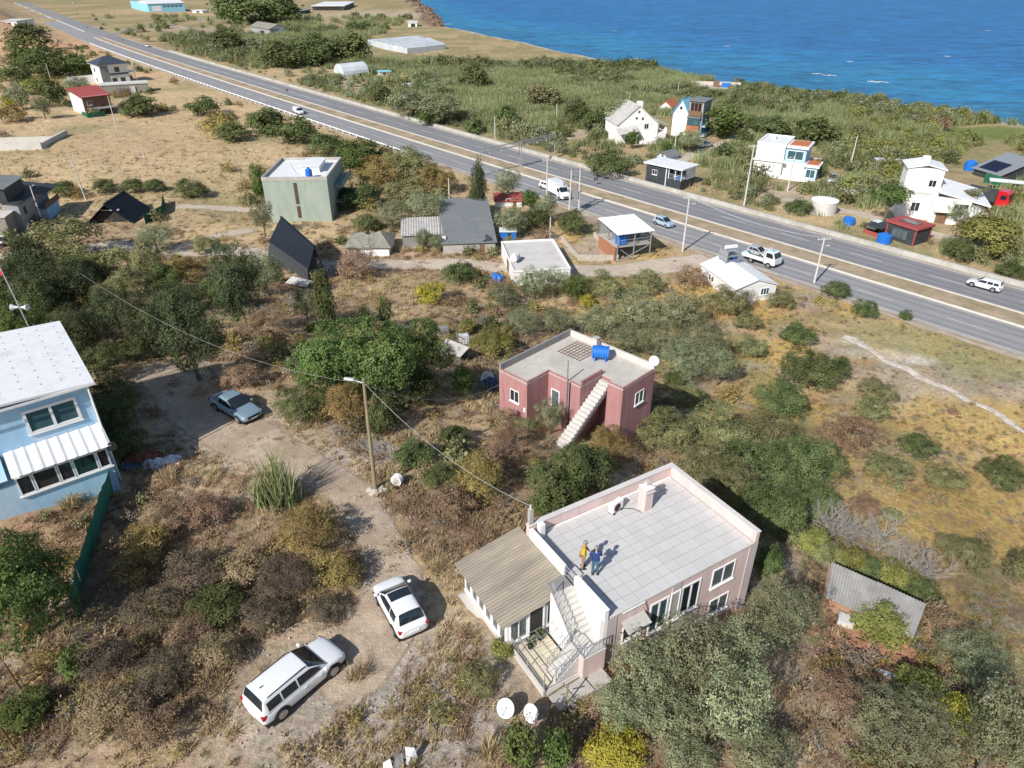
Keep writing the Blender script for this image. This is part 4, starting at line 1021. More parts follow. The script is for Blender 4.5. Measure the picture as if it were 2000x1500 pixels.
# ---- stone house at the left edge
o, W, D, H = house('grey stone house with a dark stepped roof at the left edge', (48, 455), (33, 398), (103, 359), (0, 404), wall='render_grey')
D = max(D, 5); 
MB().slab([(-.4, -.4, H), (W + .3, -.4, H), (W + .3, D, H + .9), (-.4, D, H + .9)], .15).build('roof', 'dark_cladding', o)
up = B(.2, W * .62, 1.4, D + 4, H + .1, H + 2.6).build('upper_storey', 'dark_cladding', o)
MB().slab([(-.2, 1.0, H + 2.6), (W * .66, 1.0, H + 2.6), (W * .66, D + 4.3, H + 3.4), (-.2, D + 4.3, H + 3.4)], .14).build('roof', 'grey_roof', o)
window(o, (W * .12, 0, H - 2.2), (1, 0), .9, 1.2, 2, fm='brown_wood'); window(o, (W * .30, 0, .2), (1, 0), .7, 1.6, 1, fm='brown_wood', name='door', sill=False)
b_ = B(W * .52, W + .6, -1.5, -.02, .6 + H * .3, .75 + H * .3).build('balcony', 'dark_concrete', o); B(W * .52, W + .6, -1.5, -1.4, .76 + H * .3, 1.6 + H * .3).build('balcony_wall', 'brown_wood', b_)
MB().slab([(W * .55, -1.8, H - .4), (W + .8, -1.8, H - .4), (W + .8, 0, H + .1), (W * .55, 0, H + .1)], .1).build('canopy', 'dark_cladding', o)
B(W * .55, W + .1, -1.3, -.03, -1, H * .3 + .5).build('annex', 'blue_render', o)
B(-3.5, -.05, 1.0, D, -1, H - 1.2).build('annex', 'stone_wall', o); B(-3.7, -.06, .8, D + .2, H - 1.198, H - 1.05).build('annex_roof', 'pale_concrete', o)

# ---- house with the navy hipped roof and its retaining wall
o, W, D, H = house('white two storey house with a navy hipped roof near the highway', (195, 168), (191.5, 127), (248, 123), (168, 123), wall='white_paint')
e = .8; rr = [(-e, -e, H), (W + e, -e, H), (W + e, D + e, H), (-e, D + e, H)]; t1, t2 = (W * .38, D / 2, H + 2.3), (W * .62, D / 2, H + 2.3)
for q in ([rr[0], rr[1], t2, t1], [rr[1], rr[2], t2], [rr[2], rr[3], t1, t2], [rr[3], rr[0], t1]): MB().slab(q, .12).build('roof', 'navy_roof', o)
B(-e + .1, W + e - .1, -e + .1, D + e - .1, H - .25, H - .13).build('eaves', 'white_paint', o)
B(W * .02, W * .30, -.06, -.005, 0, H - .3).build('stone_panel', 'dark_concrete', o); B(W * .30, W, -.25, -.005, H * .48, H * .55).build('string_course', 'dark_cladding', o)
window(o, (W * .52, 0, H * .62), (1, 0), 1.7, 1.5, 2, fm='dark_iron'); window(o, (W * .36, 0, H * .12), (1, 0), 1.6, 1.4, 2, fm='dark_iron'); window(o, (W * .66, 0, H * .12), (1, 0), 1.6, 1.4, 2, fm='dark_iron')
window(o, (0, D * .7, H * .62), (0, -1), 1.4, 1.2, 1, fm='dark_iron'); window(o, (0, D * .7, H * .15), (0, -1), 1.4, 1.2, 1, fm='dark_iron')
B(W + .01, W + 2.6, D * .1, D * .6, H * .5, H * .54).build('balcony', 'white_paint', o); MB().bar((W + 2.5, D * .15, 0), (W + 2.5, D * .15, H), .25, .25).build('column', 'white_paint', o)
MB().prism([(-9, D * .9), (-9, D * .9 + .3), (0, D * .9 + .3), (0, D * .9)], -1, 3.0).build('garden_wall', 'white_wash', o)
qa, qb = G(200, 187), G(292, 180)
rt = thing('retaining_wall', 'rough stone retaining wall below the navy roofed house', 'wall', (qa.x, qa.y, qa.z), math.atan2(qb.y - qa.y, qb.x - qa.x)); ln = (qb - qa).length
B(0, ln, 0, 6, -1, zat(qa, 168) - qa.z).build('masonry', 'stone_wall', rt); B(-.2, ln + .2, -.2, 6, zat(qa, 168) - qa.z + .004, zat(qa, 168) - qa.z + .3).build('coping', 'pale_concrete', rt)
B(ln * .62, ln * .72, -.3, -.02, -1, zat(qa, 172) - qa.z).build('buttress', 'pale_concrete', rt)
# ---- house with the red roof below it
o, W, D, H = house('house with a red sheet roof and white gable below the navy roofed one', (165, 224), (158, 189.5), (211, 183), (138, 181), wall='white_paint')
MB().slab([(-.5, -.6, H - .1), (W + .5, -.6, H - .1), (W + .5, D + .4, H + 1.3), (-.5, D + .4, H + 1.3)], .15).build('roof', 'red_roof', o)
B(.1, W, -.05, -.004, -.5, H - .3).build('wood_front', 'brown_wood', o); window(o, (W * .15, -.05, H * .5), (1, 0), 1.4, 1.2, 2); window(o, (W * .62, -.05, .3), (1, 0), 1.0, 1.9, 1, name='door', sill=False, fm='dark_iron')
B(W * .1, W * 1.1, -3, -.06, H * .30, H * .34).build('deck', 'dark_concrete', o)
B(-1.0, W * .5, -4.5, -4.4, -1, 1.1).box(-1.0, -.9, -4.4, 0, -1, 1.1).build('garden_fence', 'green_carpet', o)
# ---- unfinished concrete walls at the left edge
q = G(30, 293); cw = thing('foundation_walls', 'low pale concrete foundation walls in the dry field at the left edge', 'foundation', (q.x, q.y, q.z), R(8))
B(-18, 6, 0, .6, -1, 1.5).build('wall', 'pale_concrete', cw); B(5.4, 6, .602, 16, -1, 1.3).build('wall', 'pale_concrete', cw); B(-18, 5.398, 9, 9.6, -1, 1.1).build('wall', 'pale_concrete', cw)

# ---- far sheds by the headland
o, W, D, H = house('pale blue warehouse with a white roof at the top edge', (290, 23), (288, 8), (352, 5), (272, 1), wall='cyan_paint', cat='warehouse', name='warehouse')
D = min(D, 40); gable_roof(o, W, D, H, 2.0, 'white_metal', .5, .3)
B(W * .1, W * .35, -.1, -.01, 0, H * .7).build('gate', 'white_metal', o)
for k in range(5): B(W * (.4 + k * .11), W * (.48 + k * .11), -.12, -.01, H * .55, H * .75).build('window', 'glass_grey', o)
o, W, D, H = house('old barn with a pinkish roof among fields near the junction', (527, 74), (526.5, 57), (559, 55), (490, 51), wall='render_grey', cat='barn', name='barn')
gable_roof(o, W, D, H, 2.2, 'rust_roof', .6, .3, axis='y'); B(-.1, 0, D * .3, D * .5, 0, H * .7).build('gate', 'interior_dark', o)
o, W, D, H = house('low dark open shed with a pale roof at the top edge', (671, 20), (671, 12), (672, 4), (617, 11), wall='dark_cladding', cat='shed', name='shed')
flat_roof(o, W, D, H, 'white_metal', 1.0, .4); B(-.1, 0, D * .1, D * .9, 0, H * .8).build('opening', 'interior_dark', o)
o, W, D, H = house('tiny dark roofed hut left of the open shed', (588, 28), (588, 22), (590, 18), (570, 21), wall='dark_cladding', cat='shed', name='shed')
flat_roof(o, W, D, H, 'galvanised', .8, .3); B(-.1, 0, D * .3, D * .6, 0, H * .8).build('door', 'interior_dark', o)
o, W, D, H = house('small white hut on the headland above the sea', (797, 53), (797, 44), (807, 45), (784, 42), wall='white_paint', cat='hut', name='hut')
flat_roof(o, W, D, H, 'white_metal', .5, .25); B(W * .3, W * .8, -.1, -.01, 0, H * .75).build('opening', 'interior_dark', o)
o, W, D, H = house('white cabin with lilac trim beside the side road', (395, 26), (395, 21), (405, 20), (378, 20), wall='white_paint', cat='hut', name='hut')
flat_roof(o, W, D, H, 'white_metal', .8, .3); B(-.1, 0, D * .3, D * .6, 0, H * .8).build('door', 'glass_grey', o)
o, W, D, H = house('white block hut in the dry ground at the far left', (33, 53), (32, 42), (34, 38), (10, 40), wall='white_paint', cat='hut', name='hut')
flat_roof(o, W, D, H, 'pale_concrete', .4, .3); window(o, (0, D * .6, H * .3), (0, -1), D * .35, H * .5, 2)
# plastic greenhouse
zg = G(800, 92).z + 3.0
gp = [P(a, b, zg) for a, b in ((718, 77), (815, 69), (823, 74), (838, 73), (871, 86), (795, 94))]
gh = thing('greenhouse', 'long plastic film greenhouse near the shore', 'greenhouse', (gp[0].x, gp[0].y, zg - 3.0), 0)
lp = [(q.x - gp[0].x, q.y - gp[0].y) for q in gp]
MB().prism(lp, -.3, 2.6).build('film_wall', 'plastic_film', gh)
MB().prism(lp, 2.602, 2.9).build('film_roof', 'plastic_film', gh)
a0, a1, b0, b1 = Vector((*lp[0], 2.9)), Vector((*lp[5], 2.9)), Vector((*lp[1], 2.9)), Vector((*lp[4], 2.9))
for k in range(1, 8): MB().tube(a0.lerp(a1, k / 8), b0.lerp(b1, k / 8), .45, .45, 8).build('film_ridge', 'plastic_film', gh)
o, W, D, H = house('pale polytunnel shed in the small fields beyond the highway', (672, 152), (672, 146), (716, 140), (660, 141), wall='plastic_film', cat='polytunnel', name='polytunnel')
m_ = MB(); 
for k in range(9):
    pass
MB().lathe([(D * .5, 0), (D * .5, W)], (0, D * .5, H * .55), 16, 'x').build('film_arch', 'plastic_film', o); B(W * .55, W * .8, -.6, -.1, 0, H).build('lean_to', 'interior_dark', o)
o, W, D, H = house('small turquoise and white hut beside the polytunnel', (742, 148), (742, 141), (762, 140), (738, 139), wall='white_paint', cat='hut', name='hut')
flat_roof(o, W, D, H, 'cyan_paint', .5, .25); B(W * .3, W * .6, -.1, -.01, 0, H * .8).build('door', 'interior_dark', o)
zg = G(800, 166).z + 1.2
tp = [P(a, b, zg) for a, b in ((778, 165), (822, 158), (832, 159), (800, 169))]
pt = thing('cloche_tunnel', 'low pale plastic cloche at the edge of the small field', 'cloche', (tp[0].x, tp[0].y, zg - 1.2)); lp = [(q.x - tp[0].x, q.y - tp[0].y) for q in tp]
MB().prism(lp, -.3, .9).build('film', 'plastic_film', pt); MB().prism([(x * .9 + .3, y * .9 + .3) for x, y in lp], .902, 1.2).build('film_top', 'plastic_film', pt)

# ---- white gabled house with white porch, beyond the highway
o, W, D, H = house('white steep gabled house with porches beyond the highway', (1289, 279), (1286, 241), (1309, 229), (1239, 254), wall='white_wash')
W = max(W, 8)
qm = (P(1286, 241, o.location.z + H) + P(1239, 254, o.location.z + H)) / 2; rise = zat(qm, 211) - (o.location.z + H)
gable_roof(o, W, D, H, rise, 'old_sheet', .25, .15, axis='x', wallmat='white_wash')
B(W * .5, W * .62, D * .25, D * .37, H, H + rise * 1.05).build('chimney', 'white_wash', o)
for y, z in ((D * .5, H + rise * .62), (D * .55, H + rise * .28), (D * .40, H + rise * .24)): B(-.06, -.02, y - .25, y + .25, z, z + .5).build('window', 'glass_dark', o)
window(o, (0, D * .35, H - 1.2), (0, -1), 1.2, 1.5, 2); window(o, (0, D * .8, .4), (0, -1), 1.2, 1.4, 2)
B(.3, W * .55, -2.6, -.02, H * .45, H * .50).build('balcony', 'white_wash', o); B(.3, W * .55, -2.6, -2.5, H * .502, H * .75).build('balcony_wall', 'white_wash', o)
B(W * .15, W * .5, -.06, -.01, H * .52, H * .95).build('opening', 'interior_dark', o); B(.2, W * .7, -2.4, -.03, -1, H * .44).build('lower_porch', 'white_wash', o)
MB().slab([(.2, -3.0, H * .9), (W * .75, -3.0, H * .9), (W * .75, 0, H * 1.12), (.2, 0, H * 1.12)], .12).build('porch_roof', 'old_sheet', o)
MB().slab([(-2.6, D * .55, H * .75), (-2.6, D * 1.02, H * .62), (.0, D * 1.02, H * .85), (.0, D * .55, H * .98)], .12).build('porch_roof', 'old_sheet', o)
for y in (D * .6, D): MB().bar((-2.4, y, -1), (-2.4, y, H * .66), .25, .25).build('porch_post', 'white_wash', o)
B(-2.6, -.02, D * .05, D * .5, -1, H * .22).build('garden_wall', 'white_wash', o)
# ---- house with the orange tiled roof behind
o, W, D, H = house('low house with an orange tile roof behind the white gabled one', (1312, 224), (1312, 210), (1318, 201), (1290, 207), wall='white_paint')
gable_roof(o, W, D, H, 1.6, 'orange_tile', .3, .15); B(-.05, 0, D * .3, D * .5, 0, 2).build('door', 'brown_wood', o)
# ---- white and blue gable joined to the dark tower
o, W, D, H = house('dark three storey tower with blue balconies and a white blue edged gable', (1370, 270), (1376, 199), (1397, 194), (1346, 197), wall='render_grey')
B(-.5, W + .5, -.5, D + .5, H, H + .22).build('roof', 'grey_roof', o)
b_ = B(-.5, -.004, D * .05, D * .95, H * .60, H * .63).build('balcony', 'brown_wood', o); B(-.5, -.42, D * .05, D * .95, H * .632, H * .74).build('balcony_wall', 'brown_wood', b_)
B(-.06, -.005, D * .12, D * .88, H * .64, H * .95).build('glazing', 'glass_dark', o)
for k in range(4): B(-.12, -.06, D * (.12 + .25 * k), D * (.15 + .25 * k), H * .64, H * .96).build('mullion', 'orange_tile', o)
B(-.9, -.005, D * .1, D * .95, H * .34, H * .55).build('bay', 'glass_blue', o); B(-1.0, -.004, D * .05, D, H * .552, H * .585).build('bay_roof', 'grey_roof', o); B(-.95, -.004, D * .08, D * .97, .5, H * .335).build('lower_wall', 'orange_tile', o)
for z in (.08, .34):
    for k in range(3): window(o, (W * (.06 + k * .31), 0, H * z), (1, 0), W * .26, H * .2, 2, fm='blue_trim', gm='glass_blue', sill=False)
    b_ = B(0, W, -1.0, -.06, H * (z - .03), H * z - .06).build('balcony', 'blue_render', o); B(0, W, -1.0, -.92, H * z - .055, H * (z + .07)).build('balcony_wall', 'render_grey', b_)
wq = P(1311, 224, o.location.z + H * .62)
gw = D * 1.15
B(.6, W, D + .01, D + gw, -1, H * .62).build('wall', 'white_wash', o)
g0, g1, gt = (.55, D + .01, H * .62), (.55, D + gw, H * .62), (.55, D + gw * .5, H * 1.0)
MB().add([g0, g1, gt, (.62, g0[1], g0[2]), (.62, g1[1], g1[2]), (.62, gt[1], gt[2])], [(0, 1, 2), (5, 4, 3), (0, 3, 4, 1), (1, 4, 5, 2), (2, 5, 3, 0)]).build('gable', 'white_wash', o)
for s0 in (g0, g1): MB().slab([(.2, s0[1] + (.5 if s0 is g1 else -.0), s0[2] - (.5 if s0 is g1 else 0)), (W, s0[1] + (.5 if s0 is g1 else -.0), s0[2] - (.5 if s0 is g1 else 0)), (W, gt[1], gt[2] + .15), (.2, gt[1], gt[2] + .15)], .2).build('roof', 'cyan_paint' if s0 is g0 else 'blue_trim', o)
B(.48, .55, D + gw * .45, D + gw * .6, H * .72, H * .8).build('window', 'glass_dark', o)
B(W + .4, W + 5, D * .0, D * .7, H * .18, H * .22).build('pergola_roof', 'red_roof', o)
for x in (W + .6, W + 4.8): MB().bar((x, .2, -1), (x, .2, H * .18), .2, .2).build('pergola_post', 'brown_wood', o)
# ---- dark house with the white slab roof near the highway
o, W, D, H = house('dark house with a white flat roof and deck beyond the highway barrier', (1360, 366), (1346, 327), (1366, 324), (1258, 321), wall=None)
a_, b_, c_ = P(1333, 334, o.location.z + H), P(1366, 324, o.location.z + H), P(1257, 319, o.location.z + H)
o.location.x, o.location.y = a_.x, a_.y
yaw = math.atan2(b_.y - a_.y, b_.x - a_.x) * .5 + (math.atan2(c_.y - a_.y, c_.x - a_.x) - math.pi / 2) * .5; o.rotation_euler.z = yaw
W, D = (b_ - a_).length, (c_ - a_).length
B(.4, W - .3, D * .38, D - .3, -2, H - .004).build('wall', 'dark_cladding', o); B(.4, W - .3, .3, D * .378, -2, H * .45).build('wall', 'dark_cladding', o); B(2.4, W - .3, .3, D * .378, H * .452, H - .004).build('wall', 'white_paint', o)
B(-.1, W + .2, -.1, D + .2, H, H + .25).build('roof', 'white_metal', o)
railing(o, [(.5, D * .37, H * .46), (.5, .35, H * .46), (2.3, .35, H * .46)], 1.0, .04)
for y in (.4, D * .2, D * .37): MB().bar((.5, y, H * .45), (.5, y, H), .12, .12).build('post', 'white_paint', o)
window(o, (2.38, D * .36, H * .5), (0, -1), D * .3, H * .4, 4); B(.35, .39, D * .42, D * .44, -1, H).build('corner_board', 'white_paint', o)
window(o, (.4, D * .8, H * .5), (0, -1), 1.2, 1.0, 2)
o, W, D, H = house('small hut with a blue grey pitched roof behind the white slab roof', (1306, 316), (1305, 307), (1325, 301), (1284, 302), wall='blue_render', cat='hut', name='hut')
gable_roof(o, W, D, H, .9, 'grey_roof', .4, .1); B(-.04, 0, D * .4, D * .6, 0, 2).build('door', 'brown_wood', o)

# ---- white modern house with orange roof panels
o, W, D, H = house('white block house with orange roof panels beyond the highway', (1549, 347), (1535, 285), (1560, 272.5), (1478.5, 281), wall='white_wash')
W = max(W, 9)
B(.3, W - .3, .3, D - .3, H, H + .12).build('roof', 'white_metal', o)
for a in ((-.1, .3, -.1, D + .1), (W - .3, W + .1, -.1, D + .1), (.302, W - .302, -.1, .3), (.302, W - .302, D - .3, D + .1)): B(*a, H, H + .3).build('parapet', 'white_wash', o)
B(-.9, -.01, -.6, D + .3, H * .50, H * .535).build('canopy', 'white_wash', o)
B(-.5, -.004, .0, D, -1, H * .495).build('lower_wall', 'white_wash', o)
B(W * .1, W * .75, -4.2, -.01, H * .50, H * .93).build('upper_room', 'blue_render', o)
r_ = B(W * .05, W * .8, -4.6, -.02, H * .932, H * 1.0).build('upper_room_roof', 'white_paint', o); B(W * .15, W * .7, -4.1, -.6, H * 1.002, H * 1.02).build('roof_panel', 'orange_tile', r_)
window(o, (W * .1, -.5, H * .58), (0, -1), 3.2, H * .27, 2, gm='glass_blue')
B(W * .05, W * .8, -7.0, -4.62, -1, H * .42).build('lower_room', 'blue_render', o)
B(W * .1, W * .75, -4.6, -.02, -1, H * .498).build('lower_room', 'white_paint', o)
r_ = B(.0, W * .85, -7.4, -4.2, H * .422, H * .485).build('lower_room_roof', 'white_paint', o); B(W * .1, W * .7, -7.0, -4.7, H * .487, H * .50).build('roof_panel', 'orange_tile', r_)
window(o, (W * .05, -4.9, .6), (0, -1), 1.8, H * .26, 2, gm='glass_blue'); window(o, (W * .15, -7.0, .6), (1, 0), 4.0, H * .26, 3, gm='glass_blue')
B(-1.4, -.55, -6, D + 1, -1, .7).build('plinth', 'white_wash', o)
B(W * .5, W * .6, D * .55, D * .65, H, H + .9).build('chimney', 'white_paint', o)
# ---- white angular house with the palm
o, W, D, H = house('tall white angular house behind the palm tree', (1846, 433), (1848, 331), (1879, 326), (1794, 336), wall='white_wash')
W = max(W, 5)
MB().slab([(-.3, -.3, H), (W + .3, -.3, H), (W + .3, D * .5, H + .7), (-.3, D * .5, H + .7)], .2).build('roof', 'white_metal', o); MB().slab([(-.3, D + .3, H), (W + .3, D + .3, H), (W + .3, D * .5, H + .7), (-.3, D * .5, H + .7)], .2).build('roof', 'white_metal', o)
B(-.12, -.004, -.1, D + .1, H * .52, H * .56).build('string_course', 'pale_concrete', o)
B(-1.2, -.005, -D * .9, D * .12, -1, H * .50).build('front_wing', 'white_wash', o)
B(-.6, 6, -7.5, -.01, -1, H * .42).build('right_wing', 'white_wash', o)
MB().slab([(-1.3, -8.2, H * .42), (-1.3, .2, H * .62), (7, .2, H * .72), (7, -8.2, H * .50)], .25).build('wing_roof', 'white_metal', o)
B(-1.26, -1.2, -D * .35, -D * .05, H * .0, H * .22).build('door', 'brown_wood', o)
B(-2.2, -1.22, -D * .45, D * .05, H * .26, H * .29).build('door_canopy', 'white_wash', o)
for k in range(3): window(o, (-1.2, -D * (.45 + .12 * k), H * .32), (0, -1), .9, .9, 1)
window(o, (0, D * .65, H * .18), (0, -1), 1.4, 1.6, 2); window(o, (0, D * .35, H * .66), (0, -1), 1.2, 1.2, 2)
window(o, (W * .2, 0, H * .7), (1, 0), W * .6, 1.6, 2)
B(W * .4, W * .6, D * .4, D * .6, H + .5, H + 1.5).build('chimney', 'white_wash', o)
# ---- solar roofed house behind the green fence
q = G(1952, 356); zt = zat(q, 344)
o = thing('house', 'house with solar panels on a blue grey roof behind the green fence', 'house', (0, 0, 0)); a, b, c = P(1954, 343.6, zt), P(1901, 328, zt + .0), P(1969, 303, zt + 3.2)
u = (b - a); u.z = 0; yaw = math.atan2(-u.y, -u.x); o.location = (b.x, b.y, q.z); o.rotation_euler.z = yaw; W = u.length; D = 8.5; H = zt - q.z
B(.2, W - .2, .2, D, -1, H - .05).build('wall', 'dark_cladding', o)
MB().add([(.2, .2, H - .05), (W - .2, .2, H - .05), (W - .2, D, H - .05), (.2, D, H - .05), (W - .2, D, H + 2.4), (.2, D, H + 2.4)], [(0, 1, 4, 5), (1, 2, 4), (3, 0, 5), (2, 3, 5, 4), (0, 3, 2, 1)]).build('wall_top', 'dark_cladding', o)
r_ = MB().corr((-.3, -.3, H), (W + .3, -.3, H), (W + .3, D + .3, H + 2.75), (-.3, D + .3, H + 2.75), 14, .05, .06, flat=.5).build('roof', 'galvanised', o)
for i in range(4):
    for j in range(2):
        x0 = W * .12 + i * W * .165; y0 = .5 + j * 2.0; s_ = 2.9 / (D + .3); x1 = x0 + W * .15; y1 = y0 + 1.85
        MB().slab([(x0, y0, H + .2 + y0 * s_), (x1, y0, H + .2 + y0 * s_), (x1, y1, H + .2 + y1 * s_), (x0, y1, H + .2 + y1 * s_)], .05).build('solar_panel', 'solar_cell', o)
window(o, (W - .2, .8, H * .4), (0, 1), 1.2, 1.2, 2, fm='red_paint')
o, W, D, H = house('brown roofed hut right of the solar panel house', (1987, 340), (1985, 325), (1992, 314), (1970, 319), wall='dark_concrete', cat='hut', name='hut')
flat_roof(o, W, D, H, 'rust_roof', .3, .15); B(-.04, 0, D * .3, D * .5, 0, 2).build('door', 'brown_wood', o)
q1, q2 = G(1920, 356), G(2010, 378); gf = thing('fence', 'solid green sheet fence in front of the solar panel house', 'fence', (q1.x, q1.y, q1.z), math.atan2(q2.y - q1.y, q2.x - q1.x)); ln = (q2 - q1).length
for k in range(9): B(ln * k / 9 + .01, ln * (k + 1) / 9 - .01, 0, .06, -.5, 2.0).build('sheet', 'green_carpet', gf)
for k in range(10): B(ln * k / 9 - .05, ln * k / 9 + .05, .061, .14, -.5, 2.1).build('post', 'dark_iron', gf)
q = G(1972, 376); o = thing('canopy', 'white sheet canopy below the green fence at the right', 'canopy', (q.x, q.y, q.z), R(-25)); MB().slab([(-4, 0, 1.9), (4, 0, 1.9), (4, 1.8, 2.1), (-4, 1.8, 2.1)], .08).build('sheet', 'white_metal', o)
for x in (-3.8, 0, 3.8): MB().bar((x, .2, -.5), (x, .2, 1.85), .08, .08).build('post', 'galvanised', o)
# ---- cabin with the red rimmed roof
o, W, D, H = house('dark cabin with a red rimmed roof and solar panel beyond the barrier', (1785, 481), (1791, 450), (1807.5, 438.5), (1745, 431), wall='dark_cladding', cat='cabin', name='cabin')
W = max(W, 4)
B(-.3, W + .3, -.3, D + .3, H, H + .3).build('roof', 'red_roof', o)
for k in range(4): B(W * .3, W * .7, D * (.2 + .15 * k), D * (.345 + .15 * k), H + .34, H + .40).build('solar_panel', 'solar_cell', o)
for x, y in ((-.06, -.06), (-.06, D - .14), (W - .14, -.06)): B(x, x + .2, y, y + .2, -.5, H - .006).build('corner_post', 'red_roof', o)
window(o, (0, D * .8, .5), (0, -1), D * .55, H - 1.0, 3, fm='dark_iron', gm='glass_grey', sill=False)
B(-1.2, W * .8, D + .05, D + 3.2, H * .55, H * .6).build('porch_roof', 'dark_cladding', o); B(-1.2, -1.1, D + .05, D + 3.2, -.5, H * .25).build('porch_rail', 'red_roof', o)
for x, y in ((-1.1, D + 3.1), (W * .7, D + 3.1)): MB().bar((x, y, -.5), (x, y, H * .55), .12, .12).build('porch_post', 'dark_iron', o)
# ---- round white cistern, little shed
q = G(1606, 416); o = thing('cistern', 'round white concrete cistern beside the track beyond the highway', 'cistern', (q.x, q.y, q.z)); r_ = 2.3
MB().lathe([(r_, -.5), (r_, 2.2), (r_ * .98, 2.3)], n=28).build('drum', 'pale_concrete', o); MB().lathe([(r_ * 1.03, 2.3), (r_ * 1.03, 2.45), (r_ * .5, 2.6), (.3, 2.62)], n=28).build('lid', 'white_wash', o)
o, W, D, H = house('little white shed with a flat pale roof by the track', (1660, 396), (1662, 381), (1676, 375), (1637, 379), wall='white_paint', cat='shed', name='shed')
flat_roof(o, W, D, H, 'white_metal', .4, .12); B(-.04, 0, D * .3, D * .6, 0, H * .8).build('opening', 'interior_dark', o)
q = G(1730, 331); o = thing('hut', 'white flat roofed hut in the reeds right of the lamp post', 'hut', (q.x, q.y, q.z), R(-15)); B(-2.5, 2.5, -1.5, 1.5, -1, 1.9).build('wall', 'white_paint', o); B(-2.7, 2.7, -1.7, 1.7, 1.902, 2.1).build('roof', 'white_metal', o); B(-.5, .5, -1.54, -1.5, 0, 1.6).build('door', 'glass_grey', o)
# ---- stone platform by the beach
q = G(1398, 182); o = thing('ruin', 'pale stone terrace with low walls above the beach', 'ruin', (q.x, q.y, q.z), R(-12))
B(-9, 9, 0, 10, -2, 1.6).build('terrace', 'rubble', o); B(-9, 9, 9, 9.6, 1.602, 2.6).build('wall', 'rubble', o); B(-1, 1, 3, 5, 1.602, 3.6).build('hut_wall', 'brown_wood', o); B(2, 5, 3, 6, 1.602, 2.8).build('crates', 'blue_plastic', o)
M('old_brick', (.40, .20, .12), .95, .25, 3, .2, 20, col2=(.33, .23, .165), fac2=.46, scale2=.9, objvar=.18)
# ---- tumbledown shed with the corrugated roof, lower right
zs = Tz(*P(1690, 1200, -1.5)[:2]) + .85
c = [P(a, b, zs) for a, b in ((1612, 1166), (1782, 1243), (1808, 1182), (1624, 1100))]
o = thing('shed', 'tumbledown shed with an old corrugated roof and brick walls', 'shed', (c[0].x, c[0].y, zs - .85), 0); l = [Vector((q.x - c[0].x, q.y - c[0].y, .85)) for q in c]
l[2].z = l[3].z = .95
m1, m2 = l[0].lerp(l[1], .5), l[3].lerp(l[2], .5)
MB().corr(l[0], m1, m2, l[3], 15, .045, .02).build('roof_sheet', 'old_sheet', o); MB().corr(m1 + Vector((0, 0, .05)), l[1] + Vector((0, -.1, .0)), l[2], m2 + Vector((0, 0, .05)), 15, .045, .02).build('roof_sheet', 'old_sheet', o)
for a, b in ((l[0], l[1]), (l[1], l[2]), (l[3], l[2]), (l[0], l[3])):
    MB().slab([Vector((a.x, a.y, -1)), Vector((b.x, b.y, -1)), Vector((b.x, b.y, a.z - .1)), Vector((a.x, a.y, a.z - .1))], .12).build('wall', 'old_brick', o)
q = G(1625, 1225); o = thing('brick_floor', 'broken orange brick floor and low walls in front of the tumbledown shed', 'brick floor', (q.x, q.y, q.z), R(-26))
bm_ = B(0, .46, 0, .21, 0, .05).mesh('brick', 'old_brick')
for i in range(9):
    for j in range(12):
        if rnd.random() < .3: continue
        x = i * .5 + (j % 2) * .22 + rnd.uniform(-.03, .03); y = -1.9 + j * .24; wpt = Vector((q.x + x * math.cos(R(-26)) - y * math.sin(R(-26)), q.y + x * math.sin(R(-26)) + y * math.cos(R(-26)), 0))
        b_ = link('brick', bm_, o); b_.location = (x, y, Tz(wpt.x, wpt.y) - q.z + .02 + rnd.uniform(0, .03)); b_.rotation_euler.z = rnd.uniform(-.12, .12)
B(-.2, 3.6, -2.3, -2.05, -.6, .35).build('low_wall', 'white_wash', o); B(.2, 1.0, .3, 1.0, -.6, .35).build('block', 'pale_concrete', o)
# ================================================================== VEGETATION
leaf_mat('leaf_olive', (.070, .088, .036), (.245, .285, .140), (.41, .43, .265))
leaf_mat('leaf_bright', (.036, .066, .018), (.125, .182, .052), (.215, .275, .095))
leaf_mat('leaf_dark', (.036, .060, .022), (.140, .182, .068), (.225, .255, .108))
leaf_mat('leaf_conifer', (.026, .045, .022), (.100, .135, .062), (.17, .19, .095))
leaf_mat('leaf_scrub', (.080, .095, .034), (.260, .280, .120), (.39, .375, .19))
leaf_mat('leaf_yellow', (.22, .22, .025), (.46, .43, .055), (.58, .52, .10))
leaf_mat('leaf_lime', (0.111, 0.137, 0.026), (0.260, 0.286, 0.072), (0.377, 0.364, 0.130))
leaf_mat('leaf_brown', (.150, .098, .062), (.345, .235, .145), (.47, .345, .225))
leaf_mat('leaf_rust', (0.128, 0.105, 0.036), (0.330, 0.262, 0.098), (0.480, 0.375, 0.150))
leaf_mat('leaf_reed', (.13, .175, .065), (.27, .315, .145), (.40, .41, .22))
leaf_mat('leaf_straw', (0.248, 0.178, 0.092), (0.475, 0.356, 0.200), (0.605, 0.486, 0.302), trans=.15)
leaf_mat('leaf_dry', (0.184, 0.119, 0.073), (0.346, 0.238, 0.146), (0.454, 0.335, 0.216), trans=.15)
leaf_mat('leaf_grey', (0.140, 0.124, 0.103), (0.259, 0.232, 0.194), (0.346, 0.313, 0.270), trans=.1)
leaf_mat('leaf_bramble', (.062, .050, .036), (.165, .132, .092), (.25, .20, .145))
M('branch_pale', (.30, .275, .25), .9, .2, 6, .2, 12)
M('bark', (.15, .125, .10), .95, .25, 6, .3, 12)
M('bark_grey', (.27, .25, .225), .95, .2, 6, .2, 12)

